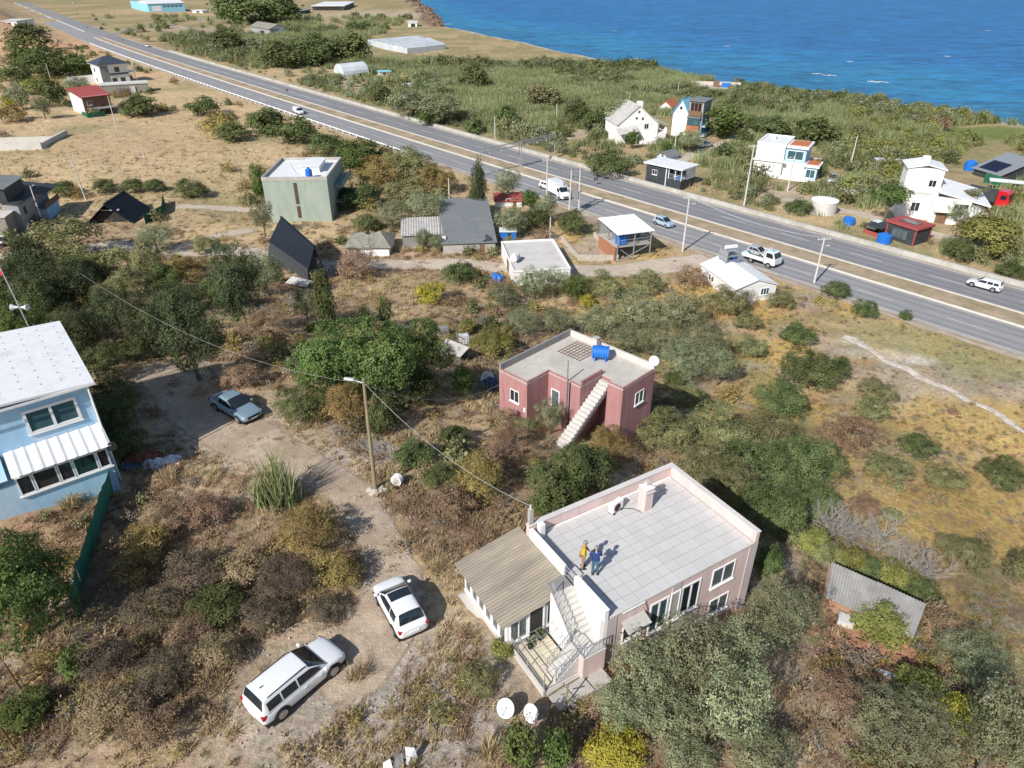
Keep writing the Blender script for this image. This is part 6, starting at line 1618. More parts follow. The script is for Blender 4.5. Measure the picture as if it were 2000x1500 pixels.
 ('dark', 1168, 242, 70, 56, 'dark tree left of the white gabled house'),
 ('olive', 1210, 225, 60, 56, 'grey tree behind the white gabled house'),
 ('scrub', 1062, 195, 80, 40, 'olive tree in the reeds above the gantry'),
 ('bright', 1236, 268, 30, 32, 'green bush at the porch of the white gabled house'),
 ('bright', 1302, 284, 28, 22, 'bright round shrub in front of the white gabled house'),
 ('olive', 1350, 268, 60, 42, 'tree between the white gabled house and the parked car'),
 ('dark', 1190, 325, 90, 34, 'dark hedge behind the seaward barrier'),
 ('bright', 1420, 235, 80, 50, 'green tree right of the dark tower'),
 ('dark', 1450, 275, 40, 40, 'dark tree beside the track to the tower'),
 ('dark', 1510, 255, 70, 40, 'dark tree behind the white block house, left'),
 ('dark', 1585, 265, 90, 34, 'dark tree behind the white block house, right'),
 ('scrub', 1680, 262, 40, 36, 'green tree at the lamp post in the reeds'),
 ('dark', 1600, 330, 40, 46, 'dark tree right of the white block house'),
 ('umbrella', 1740, 388, 62, 56, 'round umbrella shaped green tree left of the angular white house'),
 ('dark', 1560, 405, 60, 36, 'bush left of the round cistern'),
 ('lime', 1925, 468, 125, 100, 'large yellow green tree at the barrier on the right'),
 ('dark', 1870, 492, 56, 60, 'dark green bush left of the large yellow green tree'),
 ('olive', 1868, 412, 50, 40, 'grey tree in front of the angular white house'),
 ('scrub', 1960, 415, 50, 36, 'grey bush beside the red truck'),
 ('dark', 1980, 530, 60, 40, 'green bush at the barrier at the right edge'),
 ('scrub', 1480, 365, 40, 30, 'grey shrub beside the tall pole beyond the barrier'),
 ('brown', 1835, 245, 50, 26, 'dry brown bushes beside the green field'),
]
for e in PL: plant(*e[:6])

# bare grey branches over the vines, and the leafless shrubs
def deadwood(cx, cy, w, h, label, mesh_i=0):
    q = G(cx, cy, 1.2); s = pxm(q); r = w / 2 / s
    t = thing('dead_shrub', label, 'dead shrub', (q.x, q.y, Tz(q.x, q.y)), prnd.uniform(0, 6))
    for k in range(5):
        o = link('branches', DTWIGS[(mesh_i + k) % 2], t); o.scale = (r * .62, r * .62, 1.25); o.location = (prnd.uniform(-.5, .5) * r, prnd.uniform(-.4, .4) * r, 1.5 + .2 * k); o.rotation_euler = (prnd.uniform(-.3, .3), prnd.uniform(-.3, .3), prnd.uniform(0, 6))
    return t
deadwood(1625, 1015, 120, 90, 'bare grey branches above the leafy vine, left')
deadwood(1700, 1045, 130, 90, 'bare grey branches above the leafy vine, middle', 1)
deadwood(1790, 1105, 130, 80, 'bare grey branches above the corrugated roof, right')
deadwood(1455, 585, 60, 50, 'bare pale shrub in front of the white metal roofed house', 1)
deadwood(700, 505, 76, 60, 'bare twigs of the leafless tree by the ruined cottage')

# giant reed clump by the driveway
def blade_mesh(name, n, h, spread, wd, mat, seed, droop=.35, seg=3, base=.12):
    rs = np.random.RandomState(seed); V = []; Fc = []; vv = []
    for i in range(n):
        a = rs.uniform(0, 6.283); b0 = rs.normal(size=2) * base; hh_ = h * rs.uniform(.55, 1.1); d = np.array([math.cos(a), math.sin(a)]) * rs.uniform(.15, 1) * spread
        sd = np.array([-math.sin(a + rs.uniform(-1, 1)), math.cos(a + rs.uniform(-1, 1)), 0]); w2 = wd * rs.uniform(.6, 1.3) / 2; o = len(V); val = rs.random()
        for k in range(seg + 1):
            t = k / seg; p = np.array([b0[0] + d[0] * t ** 1.6, b0[1] + d[1] * t ** 1.6, hh_ * (t - droop * t * t * abs(np.linalg.norm(d)) / (h + 1e-6))]); ww = w2 * (1 - t) ** .7
            if k < seg: V += [p - sd * ww, p + sd * ww]
            else: V += [p]
        for k in range(seg - 1): Fc.append((o + 2 * k, o + 2 * k + 1, o + 2 * k + 3, o + 2 * k + 2)); vv.append(val)
        Fc.append((o + 2 * seg - 2, o + 2 * seg - 1, o + 2 * seg)); vv.append(val)
    me = bpy.data.meshes.new(name); me.from_pydata([tuple(p) for p in V], [], Fc); me.update()
    at = me.attributes.new('v', 'FLOAT', 'FACE'); at.data.foreach_set('value', np.array(vv, np.float32)); me.materials.append(MATS[mat]); return me
q = G(545, 985); rc = thing('reed_clump', 'tall pale green reed clump left of the driveway', 'reeds', (q.x, q.y, q.z))
rm_ = [blade_mesh('reed_stalks', 46, 3.6, 1.3, .10, 'leaf_reed', s, .5, 4, .22) for s in (1, 2)]
for k, (dx, dy) in enumerate(((0, 0), (-.7, .3), (.6, .5), (-.2, .9), (.2, -.6), (-1.0, -.3), (.9, -.2))):
    o = link('stalks', rm_[k % 2], rc); o.location = (dx, dy, 0); o.rotation_euler.z = k * 1.3; o.scale = (1, 1, prnd.uniform(.75, 1.1))
# palm in front of the angular house
q = G(1886, 436); hp = zat(q, 386) - q.z
pt = thing('palm_tree', 'palm tree in front of the angular white house', 'palm', (q.x, q.y, q.z))
MB().tube((0, 0, -.3), (.1, 0, hp * .5), .28, .22, 8).tube((.1, 0, hp * .5), (.15, .05, hp), .22, .24, 8).build('trunk', 'bark', pt)
V_, N_, A_ = [], [], []
for k in range(34):
    a = k * 2.4; el = -0.5 + 1.5 * ((k * .618) % 1); ln = 3.0
    for t in np.linspace(.12, 1, 16):
        r_ = ln * t * math.cos(el * (1 - .25 * t)); z_ = ln * t * math.sin(el) - 1.1 * t * t
        for s_ in (-1, 1):
            V_.append((math.cos(a) * r_ - math.sin(a) * .18 * s_ + .15, math.sin(a) * r_ + math.cos(a) * .18 * s_, hp + z_)); N_.append((0, 0, 1)); A_.append((math.cos(a) * .5 - math.sin(a) * s_, math.sin(a) * .5 + math.cos(a) * s_, -.3))
rs = np.random.RandomState(3)
link('fronds', leaf_mesh('fronds', np.array(V_), unit(np.array(N_, float) + rs.normal(size=(len(N_), 3)) * .3), np.array(A_, float), np.full(len(V_), .6), np.full(len(V_), .16), 'leaf_scrub', rs), pt)

# ------------------------------------------------------------------ what nobody could count: grass, weeds, reeds
def in_boxes(x, y):
    m = np.zeros(len(x), bool)
    for ox, oy, yw, x0, x1, y0, y1 in EXB:
        dx, dy = x - ox, y - oy; c, s = math.cos(yw), math.sin(yw); lx = dx * c + dy * s; ly = -dx * s + dy * c
        m |= (lx > x0) & (lx < x1) & (ly > y0) & (ly < y1)
    return m
def on_tracks(x, y, grow=0.0, keep=.0):
    m = np.zeros(len(x), bool)
    for pl, wd in TRK:
        b = (x > pl[:, 0].min() - 5) & (x < pl[:, 0].max() + 5) & (y > pl[:, 1].min() - 5) & (y < pl[:, 1].max() + 5)
        i = np.where(b)[0]
        if len(i) == 0: continue
        d = np.sqrt((x[i, None] - pl[None, :, 0]) ** 2 + (y[i, None] - pl[None, :, 1]) ** 2); k = d.argmin(1)
        m[i] |= d[np.arange(len(i)), k] < wd[k] / 2 + grow
    return m
def in_view(x, y, z, mar=60):
    yc = y * CP - (z - ZC) * SP; v = y * SP + (z - ZC) * CP; px = 1000 + FPX * x / yc; py = 750 - FPX * v / yc
    return (px > -mar) & (px < 2000 + mar) & (py > -mar) & (py < 1500 + mar * 2), px, py
def scatter(name, label, pts, scl, proto_meshes, idx, seed=1):
    me = bpy.data.meshes.new(name); n = len(pts); rs = np.random.RandomState(seed)
    me.vertices.add(n); me.vertices.foreach_set('co', pts.astype(np.float32).ravel())
    a = me.attributes.new('scl', 'FLOAT', 'POINT'); a.data.foreach_set('value', scl.astype(np.float32))
    a = me.attributes.new('rot', 'FLOAT_VECTOR', 'POINT'); r = np.stack([rs.uniform(-.15, .15, n), rs.uniform(-.15, .15, n), rs.uniform(0, 6.283, n)], 1); a.data.foreach_set('vector', r.astype(np.float32).ravel())
    a = me.attributes.new('idx', 'INT', 'POINT'); a.data.foreach_set('value', idx.astype(np.int32))
    o = link(name, me); o['kind'] = 'stuff'; o['label'] = label
    col = bpy.data.collections.new(name + '_sources')
    for k, pm in enumerate(proto_meshes):
        s = bpy.data.objects.new('%s_%02d' % (name, k), pm); col.objects.link(s)
    ng = bpy.data.node_groups.new(name + '_nodes', 'GeometryNodeTree')
    ng.interface.new_socket('Geometry', in_out='INPUT', socket_type='NodeSocketGeometry'); ng.interface.new_socket('Geometry', in_out='OUTPUT', socket_type='NodeSocketGeometry')
    N = ng.nodes; L = ng.links
    gi = N.new('NodeGroupInput'); go = N.new('NodeGroupOutput'); ip = N.new('GeometryNodeInstanceOnPoints'); ci = N.new('GeometryNodeCollectionInfo')
    ci.inputs['Collection'].default_value = col; ci.inputs['Separate Children'].default_value = True; ci.inputs['Reset Children'].default_value = True
    mp_ = N.new('GeometryNodeMeshToPoints'); L.new(gi.outputs[0], mp_.inputs['Mesh'])
    def na(nm, ty):
        q = N.new('GeometryNodeInputNamedAttribute'); q.data_type = ty; q.inputs['Name'].default_value = nm; return q.outputs['Attribute']
    e2r = N.new('FunctionNodeEulerToRotation'); L.new(na('rot', 'FLOAT_VECTOR'), e2r.inputs[0])
    L.new(mp_.outputs['Points'], ip.inputs['Points']); L.new(ci.outputs[0], ip.inputs['Instance']); ip.inputs['Pick Instance'].default_value = True
    L.new(na('idx', 'INT'), ip.inputs['Instance Index']); L.new(e2r.outputs[0], ip.inputs['Rotation']); L.new(na('scl', 'FLOAT'), ip.inputs['Scale'])
    L.new(ip.outputs[0], go.inputs[0])
    md = o.modifiers.new('scatter', 'NODES'); md.node_group = ng
    return o
rs = np.random.RandomState(17)
def field(x0, x1, y0, y1, dens):
    n = int((x1 - x0) * (y1 - y0) * dens); return rs.uniform(x0, x1, n), rs.uniform(y0, y1, n)
xs, ys = [], []
for a in ((-26, 26, 6, 11, 8), (-36, 36, 11, 24, 14), (-52, 48, 24, 38, 10.5), (-70, 62, 38, 62, 5.0), (-100, 70, 62, 112, 2.0), (-120, 20, 112, 175, .8), (-170, 10, 175, 250, .2)):
    x, y = field(*a); xs.append(x); ys.append(y)
x = np.concatenate(xs); y = np.concatenate(ys); z = T(x, y)
ok, px, py = in_view(x, y, z, 260); dn = road_d(x, y)
dens = fbm(x * .35, y * .35, 71)
ok &= (dn < -12.3) & ~in_boxes(x, y) & ~(on_tracks(x, y, -.15) & (rs.random(len(x)) < .93)) & (rs.random(len(x)) < sst(.25, .55, dens) * .9 + .1)
for cx, cy, hw_, hh_, pr in ((1720, 690, 90, 26, .8), (1800, 705, 26, 16, .97), (1690, 668, 44, 14, .9), (1820, 745, 70, 26, .6), (1930, 800, 70, 26, .55)): ok &= ~((((px - cx) / hw_) ** 2 + ((py - cy) / hh_) ** 2 < 1) & (rs.random(len(x)) < pr))
# trodden car park stays thin
for cx, cy, rr in ((460, 800, 3.5), (780, 1190, 2.6), (580, 1330, 3.2), (1160, 490, 4)):
    q = G(cx, cy); ok &= ~((np.hypot(x - q.x, y - q.y) < rr) & (rs.random(len(x)) < .9))
x, y, z = x[ok], y[ok], z[ok]; n = len(x)
GR = [blade_mesh('tuft', 26, .34, .30, .035, 'leaf_straw', 1, .5, 2, .10), blade_mesh('tuft', 22, .46, .34, .04, 'leaf_straw', 2, .5, 2, .10), blade_mesh('tuft', 26, .26, .36, .04, 'leaf_dry', 3, .5, 2, .12), blade_mesh('tuft', 22, .38, .30, .04, 'leaf_dry', 4, .5, 2, .12),
      crown(901, 'leaf_brown', 'dome', 150, .34, 6, (.35, .5), 3.0), crown(902, 'leaf_rust', 'dome', 150, .34, 6, (.35, .5), 2.6), crown(903, 'leaf_scrub', 'dome', 150, .32, 6, (.35, .5), 2.2), crown(904, 'leaf_grey', 'dome', 130, .36, 6, (.35, .5), 3.4)]
u = rs.random(n); k1 = fbm(x * .18, y * .18, 81); k2 = fbm(x * .25, y * .25, 91)
right = sst(8, 22, x + (y - 40) * .2)
idx = np.where(k1 > .52, np.where(u < .5, 2, 3), np.where(u < .5, 0, 1))
wd = rs.random(n)
idx = np.where(wd < .035, 4, idx); idx = np.where((wd > .10) & (wd < .10 + .04 * (k2 > .5) + .06 * right), 5, idx); idx = np.where((wd > .34) & (wd < .345 + .07 * right), 6, idx); idx = np.where((wd > .5) & (wd < .51 + .05 * right), 7, idx)
scl = rs.uniform(.6, 1.35, n) * (1 + .55 * sst(30, 80, y)); big = idx >= 4; scl = np.where(big, scl * rs.uniform(.22, .5, n), scl)
scl = scl * (1 - .45 * right * sst(24, 34, y)); scl = np.where(big, scl * (1 - .3 * right), scl)
fd = sst(112, 135, y); scl = scl * (1 - .35 * fd)
zz = z + np.where(big, scl * .5, -.02)
scatter('dry_grass', 'dry straw coloured grass and low weeds over the hillside', np.stack([x, y, zz], 1), scl, GR, idx)

bm = bmesh.new(); bmesh.ops.create_icosphere(bm, subdivisions=1, radius=.05)
for v_ in bm.verts: v_.co *= rnd.uniform(.7, 1.2); v_.co.z *= .6
pb_ = bpy.data.meshes.new('pebble'); bm.to_mesh(pb_); bm.free(); pb_.materials.append(MATS['stone'])
x, y = field(-30, 26, 12, 60, 2.6); z = T(x, y); ok, px, py = in_view(x, y, z); ok &= ~in_boxes(x, y) & (on_tracks(x, y, 1.5) | (rs.random(len(x)) < .25)); x, y, z = x[ok], y[ok], z[ok]
scatter('gravel', 'small pale stones scattered over the tracks and yard', np.stack([x, y, z + .06], 1), rs.uniform(.4, 1.3, len(x)), [pb_], np.zeros(len(x)), 5)
# tall pampas like dry tufts that stand out
ST = blade_mesh('tall_tuft', 90, .95, .75, .035, 'leaf_straw', 9, .6, 3, .12)
for k, (cx, cy, s, lb) in enumerate(((700, 1325, 1.0, 'golden dry grass tuft behind the estate car'), (965, 1470, 1.3, 'large straw grass tuft at the bottom edge'), (850, 1085, 1.1, 'dry grass tuft beside the porch roof'), (865, 1110, .9, 'dry grass tuft at the porch plinth'), (110, 945, 1.2, 'tall dry grass under the bay of the blue house, left'), (170, 930, 1.2, 'tall dry grass under the bay of the blue house, right'), (40, 960, 1.3, 'tall dry grass at the left edge below the blue house'), (910, 1020, .9, 'dry grass tuft above the porch'), (1270, 870, 1.0, 'dry grass tuft between the two pink houses'), (350, 685, 1.1, 'sunlit dry grass beside the shaded yard'), (75, 935, 1.4, 'tall dry grass in the middle under the bay of the blue house'), (210, 925, 1.2, 'tall dry grass at the corner of the blue house beside the mesh fence'), (330, 935, 1.1, 'dry grass tuft in front of the rubbish heap'), (140, 985, 1.3, 'tall dry grass left of the mesh fence'), (420, 930, 1.0, 'dry grass tuft at the edge of the shaded yard'))):
    q = G(cx, cy); t = thing('grass_tuft', lb, 'grass tuft', (q.x, q.y, q.z))
    for j in range(3): o = link('blades', ST, t); o.location = (prnd.uniform(-.3, .3), prnd.uniform(-.3, .3), -.03); o.rotation_euler.z = prnd.uniform(0, 6); o.scale = (s, s, s * prnd.uniform(.8, 1.2))

# reeds and thicket on the strip between highway and sea
RD = [blade_mesh('reeds', 80, 2.5, 1.2, .16, 'leaf_reed', s, .35, 3, .7) for s in (31, 32, 33)]
RD += [crown(911, 'leaf_dark', 'dome', 420, .26, 8, (.35, .5), 1.8), crown(912, 'leaf_scrub', 'dome', 420, .26, 8, (.35, .5), 1.8), crown(913, 'leaf_olive', 'dome', 420, .26, 8, (.35, .5), 2.2), blade_mesh('dry_reeds', 50, 2.0, 1.2, .14, 'leaf_straw', 34, .35, 3, .7), crown(914, 'leaf_lime', 'dome', 420, .26, 8, (.35, .5), 1.8)]
xs, ys = [], []
for a in ((-80, 230, 85, 340, .42), (-330, -80, 150, 640, .10)):
    x, y = field(*a); xs.append(x); ys.append(y)
x = np.concatenate(xs); y = np.concatenate(ys); z = T(x, y); ok, px, py = in_view(x, y, z, 30); dn = road_d(x, y)
ok &= (dn > 16.5) & (y < shore_y(x) - 5) & ~in_boxes(x, y) & ~on_tracks(x, y, 1.5)
# clearings seen in the photograph: (pixel x, y, half width, half height)
CLR = [(600, 142, 90, 16, .95), (735, 165, 80, 22, .9), (1110, 268, 42, 24, .9), (1200, 292, 80, 22, .8), (1270, 300, 60, 20, .7), (1400, 270, 70, 14, .9), (1545, 375, 70, 26, .85), (1630, 420, 130, 24, .85), (1430, 330, 60, 26, .6), (1930, 262, 100, 20, 1), (1970, 445, 60, 60, .9), (1780, 440, 110, 40, .8), (1850, 400, 90, 50, .9), (330, 30, 140, 40, .92), (430, 58, 90, 20, .85), (710, 45, 90, 28, .8), (600, 45, 90, 14, .6), (1340, 345, 60, 20, .8), (1760, 213, 26, 8, 1), (1400, 172, 40, 12, 1), (1500, 300, 70, 12, .6), (1620, 350, 60, 20, .7), (200, 20, 120, 40, .95), (300, 80, 60, 22, .8), (1290, 255, 60, 30, 1), (1365, 240, 45, 40, 1), (1545, 322, 75, 50, 1), (1310, 335, 60, 30, 1), (1850, 380, 70, 55, 1), (1940, 330, 80, 50, 1), (1680, 205, 30, 4, 0), (800, 80, 90, 14, 1), (520, 62, 44, 14, 1), (315, 12, 46, 14, 1), (640, 12, 36, 10, 1)]
for cx, cy, hw_, hh_, pr in CLR: ok &= ~((((px - cx) / hw_) ** 2 + ((py - cy) / hh_) ** 2 < 1) & (rs.random(len(x)) < pr))
x, y, z, px, py = x[ok], y[ok], z[ok], px[ok], py[ok]; n = len(x)
k1 = fbm(x * .03, y * .03, 101); k2 = fbm(x * .05, y * .05, 111); u = rs.random(n)
idx = np.where(u < .33, 0, np.where(u < .66, 1, 2))
idx = np.where((k1 > .53) & (u < .75), np.where(u < .35, 3, np.where(u < .55, 4, 5)), idx)
idx = np.where((k2 > .60) & (u > .7), 6, idx); idx = np.where((px > 1650) & (u < .22), 7, idx)
idx = np.where((dn[ok] < 24) & (u < .6), np.where(u < .2, 4, np.where(u < .4, 6, 5)), idx)
scl = rs.uniform(.75, 1.3, n) * np.where(idx >= 3, np.where(idx == 6, .8, rs.uniform(.9, 1.75, n)), 1.0) * np.where(y > 330, 1.5, 1.0) * np.where(dn[ok] < 22, .6, 1)
zz = z + np.where((idx >= 3) & (idx != 6), scl * .5, -.1)
scatter('reed_bed', 'green reed bed and thicket between the highway and the sea', np.stack([x, y, zz], 1), scl, RD, idx, 2)

# scrub thicket on the near side: banks of the highway, edges of the fields
xs, ys = [], []
for a in ((-60, 62, 38, 110, .16), (-140, 20, 110, 240, .05), (-260, -120, 180, 420, .035)):
    x, y = field(*a); xs.append(x); ys.append(y)
x = np.concatenate(xs); y = np.concatenate(ys); z = T(x, y); ok, px, py = in_view(x, y, z, 30); dn = road_d(x, y)
ok &= (dn < -14.5) & ~in_boxes(x, y) & ~on_tracks(x, y, 1.0)
dens = fbm(x * .09, y * .09, 131); ok &= rs.random(len(x)) < sst(.40, .62, dens) * (1 - .88 * sst(6, 16, x + (y - 40) * .12) * (y < 100))
FLD = [(300, 300, 260, 75, .985), (90, 280, 160, 60, .96), (420, 190, 120, 30, .7), (1160, 492, 70, 40, 1), (600, 440, 80, 40, .7), (430, 440, 90, 30, .8), (1750, 700, 120, 60, .8), (1900, 780, 140, 70, .7), (600, 500, 60, 60, 1), (900, 805, 70, 30, .8), (320, 700, 70, 60, .9), (450, 780, 120, 90, 1), (245, 400, 60, 50, 1)]
for cx, cy, hw_, hh_, pr in FLD: ok &= ~((((px - cx) / hw_) ** 2 + ((py - cy) / hh_) ** 2 < 1) & (rs.random(len(x)) < pr))
x, y, z = x[ok], y[ok], z[ok]; n = len(x); u = rs.random(n)
SB = [RD[4], RD[3], crown(921, 'leaf_brown', 'dome', 420, .24, 8, (.35, .5), 2.6), crown(922, 'leaf_rust', 'dome', 420, .24, 8, (.35, .5), 2.4), crown(923, 'leaf_grey', 'dome', 380, .24, 8, (.35, .5), 3.2)]
idx = np.where(u < .30, 0, np.where(u < .42, 1, np.where(u < .68, 2, np.where(u < .88, 3, 4))))
scl = rs.uniform(.45, 1.15, n) * np.where(y > 110, 1.5, 1)
scatter('scrub', 'low mixed scrub bushes on the banks and slopes', np.stack([x, y, z + scl * .35], 1), scl, SB, idx, 3)
# ================================================================== VEHICLES
def loft(mb, rings):
    n = len(rings[0]); v = [q for r in rings for q in r]
    f = [(i * n + k, i * n + (k + 1) % n, (i + 1) * n + (k + 1) % n, (i + 1) * n + k) for i in range(len(rings) - 1) for k in range(n)]
    f += [tuple(range(n))[::-1], tuple((len(rings) - 1) * n + k for k in range(n))]
    return mb.add(v, f)
def quadpt(q, s, t): return q[0].lerp(q[1], s).lerp(q[3].lerp(q[2], s), t)
def plate(q, s0, s1, t0, t1, off, mat, name, par):
    """thin pane on a four sided face q (counter clockwise from outside)"""
    q = [Vector(v) for v in q]; n = (q[1] - q[0]).cross(q[3] - q[0]).normalized()
    c = [quadpt(q, s0, t0), quadpt(q, s1, t0), quadpt(q, s1, t1), quadpt(q, s0, t1)]
    v = [p + n * off for p in c] + [p - n * .02 for p in c]
    return MB().add(v, [(0, 1, 2, 3), (7, 6, 5, 4), (0, 4, 5, 1), (1, 5, 6, 2), (2, 6, 7, 3), (3, 7, 4, 0)]).build(name, mat, par)
CABIN = {}
def wheels(par, L, W, r, xf, xr, mat_rim='rim', arch='black_trim'):
    for x in (xf, xr):
        for s in (-1, 1):
            y = s * (W / 2 - .10)
            MB().lathe([(r * 1.17, -.012), (r * 1.17, .012)], (x, s * (W / 2 - .004), r * 1.0), 20, 'y').build('arch_shade_disc', arch, par)  # black disc on the body side stands in for the shaded arch gap
            t = MB().lathe([(r * .62, -.11), (r * .95, -.10), (r, -.06), (r, .06), (r * .95, .10), (r * .62, .11)], (x, y + s * .02, r), 20, 'y').build('wheel', 'tyre', par, smooth=True)
            MB().lathe([(r * .64, -.02), (r * .64, .02), (r * .2, .035)] if s > 0 else [(r * .2, -.035), (r * .64, -.02), (r * .64, .02)], (x, y + s * .115, r), 14, 'y').build('rim', mat_rim, t)
def car(label, paint, L=4.0, W=1.70, H=1.5, style='hatch', cat='car', loc=(0, 0, 0), rz=0, group=None, name='car', detail=True):
    o = thing(name, label, cat, loc, rz, group)
    belt = H * .60; hood = H * .545 if style != 'van' else H * .5
    xw0, xw1 = {'hatch': (.285, .055), 'suv': (.275, .075), 'sedan': (.22, .03), 'van': (.41, .27)}[style]     # windscreen foot, head (share of L, from the middle)
    xr1, xr0 = {'hatch': (-.36, -.455), 'suv': (-.43, -.47), 'sedan': (-.20, -.34), 'van': (-.48, -.49)}[style]   # rear window head, foot
    deck = {'hatch': belt, 'suv': belt, 'sedan': H * .60, 'van': belt}[style]
    st = [(-.5, .80, .40, deck * .86), (-.485, .93, .26, deck * .97), (-.40, 1.0, .20, deck), (-.20, 1.0, .18, belt), (.0, 1.0, .18, belt), (xw0, 1.0, .19, belt * .985), (xw0 + (.5 - xw0) * .45, .99, .20, hood), (.445, .94, .22, hood * .93), (.485, .86, .26, hood * .82), (.5, .72, .34, hood * .66)]
    if style == 'van': st = [(-.5, .98, .30, belt), (-.49, 1, .24, belt), (-.2, 1, .22, belt), (.1, 1, .22, belt), (.36, 1, .22, belt), (.43, .98, .22, hood * .95), (.485, .93, .24, hood * .82), (.5, .84, .30, hood * .68)]
    rings = []
    for x, w, zb, zt in st:
        h = W / 2 * w; m = zb + (zt - zb) * .55
        half = [(h * .80, zb), (h * .97, zb + .08), (h, m), (h * .965, zt - .07), (h * .88, zt - .012), (h * .45, zt + .018)]
        rings.append([(x * L, -y, z) for y, z in half] + [(x * L, y, z) for y, z in half[::-1]])
    b = loft(MB(), rings).build('body', paint, o, smooth=True)
    md = b.modifiers.new('round', 'SUBSURF'); md.levels = md.render_levels = 1
    # cabin: a smooth painted shell; the panes are pieces of the same curved surface, set just proud of it
    wb, wr = W / 2 * .93, W / 2 * (.70 if style != 'van' else .84); z0 = belt - .04; Hc = H - z0
    X0_, X1_ = xr0 * L, xw0 * L; XR, XF = xr1 * L, xw1 * L
    def hx(x):
        f = 1.0
        if x > XF: f = min(f, 1 - ((x - XF) / (X1_ - XF)) ** 1.25)
        if x < XR: f = min(f, 1 - ((XR - x) / (XR - X0_)) ** 1.4)
        mid_ = (XF + XR) / 2; crown_ = 1 - .055 * ((x - mid_) / ((XF - XR) / 2 + .001)) ** 2
        return max(f * crown_, .0) * Hc
    def uniq(*seg):
        r_ = []
        for a_, b_, n_ in seg: r_ += [a_ + (b_ - a_) * i / n_ for i in range(n_)]
        return r_ + [seg[-1][1]]
    xsn = uniq((X0_, XR, 5), (XR, XF, 28), (XF, X1_, 9)); ns_, nt2 = 6, 8
    Gd = []
    for x in xsn:
        h_ = hx(x); row = []; e_ = 1 - .10 * max(0, (x - XF) / (X1_ - XF + 1e-6)) - .06 * max(0, (XR - x) / (XR - X0_ + 1e-6))
        k_ = h_ / Hc; wt_ = wb * e_ + (wr - wb * e_) * (k_ ** .9)
        side = [(wb * e_ + (wt_ - wb * e_) * (i / ns_) ** 1.35, h_ * .86 * i / ns_) for i in range(ns_ + 1)]
        top_ = [(wt_ * math.cos(math.pi * j / nt2), h_ * (.86 + .14 * math.sin(math.pi * j / nt2) ** .7)) for j in range(1, nt2)]
        for y_, z_ in [(-a_, c_) for a_, c_ in side] + [(-a_, c_) for a_, c_ in top_] + [(a_, c_) for a_, c_ in side[::-1]]: row.append(Vector((x, y_, z0 + z_)))
        Gd.append(row)
    nc = len(Gd[0]); V_ = [q for r_ in Gd for q in r_]; F_ = [(i * nc + k, (i + 1) * nc + k, (i + 1) * nc + k + 1, i * nc + k + 1) for i in range(len(Gd) - 1) for k in range(nc - 1)]
    MB().add(V_, F_).build('cabin', paint, o, smooth=True)
    def pane(nm, rows, cols, mat_='glass_dark'):
        v_, f_ = [], []; nr_, ncol = len(rows), len(cols)
        for i in rows:
            for k in cols:
                p_ = Gd[i][k]; du = Gd[min(i + 1, len(Gd) - 1)][k] - Gd[max(i - 1, 0)][k]; dv = Gd[i][min(k + 1, nc - 1)] - Gd[i][max(k - 1, 0)]; n_ = du.cross(dv)
                n_ = n_.normalized() if n_.length > 1e-9 else Vector((0, 0, 1)); c_ = p_ - Vector((0, 0, z0 - .2))
                if n_.dot(Vector((0, p_.y, .3))) < 0 and abs(p_.y) > .05: n_ = -n_
                elif n_.z < 0: n_ = -n_
                v_.append(p_ + n_ * .009)
        f_ = [(i * ncol + k, (i + 1) * ncol + k, (i + 1) * ncol + k + 1, i * ncol + k + 1) for i in range(nr_ - 1) for k in range(ncol - 1)]
        return MB().add(v_, f_).build(nm, mat_, o, smooth=True)
    iF = 5 + 28; last = len(Gd) - 1
    topc = list(range(ns_, nc - ns_))
    pane('windscreen', list(range(iF, last)), topc)
    if style != 'van': pane('rear_window', list(range(1, 6)), topc[1:-1])
    rngs = {'hatch': [(7, 18), (19, iF + 5)], 'suv': [(6, 14), (15, 24), (25, iF + 5)], 'sedan': [(6, 18), (19, iF + 5)], 'van': [(27, iF + 6)]}[style]
    for a_, c_ in rngs:
        pane('side_window', list(range(a_, c_ + 1)), [1, 2, 3, 4, 5]); pane('side_window', list(range(a_, c_ + 1)), [nc - 2, nc - 3, nc - 4, nc - 5, nc - 6])
    o['_rows'] = 0; del o['_rows']
    CABIN[o.name] = (pane, iF, topc)
    r = .31 if style in ('hatch', 'sedan') else .36
    wheels(o, L, W, r, L * .31, -L * .30)
    for s in (-1, 1):
        MB().slab([(L * .488, s * W * .24, hood * .74), (L * .470, s * W * .43, hood * .76), (L * .435, s * W * .465, hood * .88), (L * .455, s * W * .28, hood * .90)], .05).build('headlight', 'lamp_clear', o)
        B(-L * .492, -L * .44, min(s * W * .35, s * W * .462), max(s * W * .35, s * W * .462), deck * .72, deck * .92).build('taillight', 'lamp_red', o, bevel=.02)
        if detail: B(xw0 * L * .72, xw0 * L * .72 + .14, min(s * W * .49, s * W * .60), max(s * W * .49, s * W * .60), belt + .0, belt + .15).build('mirror', paint, o, bevel=.04)
    B(-L * .5 - .02, -L * .48, -.26, .26, .52, .64).build('number_plate', 'plate_white', o); B(L * .48, L * .5 + .012, -.26, .26, .34, .45).build('number_plate', 'plate_white', o)
    B(L * .47, L * .5 + .004, -W * .28, W * .28, .46, .60).build('grille', 'black_trim', o)
    B(-L * .47, L * .47, -W / 2 * .96, W / 2 * .96, .16, .26).build('sill', 'black_trim', o)
    if detail:
        for s in (-1, 1):
            for x in (-.02, .16 if style != 'van' else .3): B(x * L - .10, x * L + .06, min(s * (W / 2 - .02), s * (W / 2 + .012)), max(s * (W / 2 - .02), s * (W / 2 + .012)), belt * .80, belt * .80 + .035).build('door_handle', paint, o)
    return o
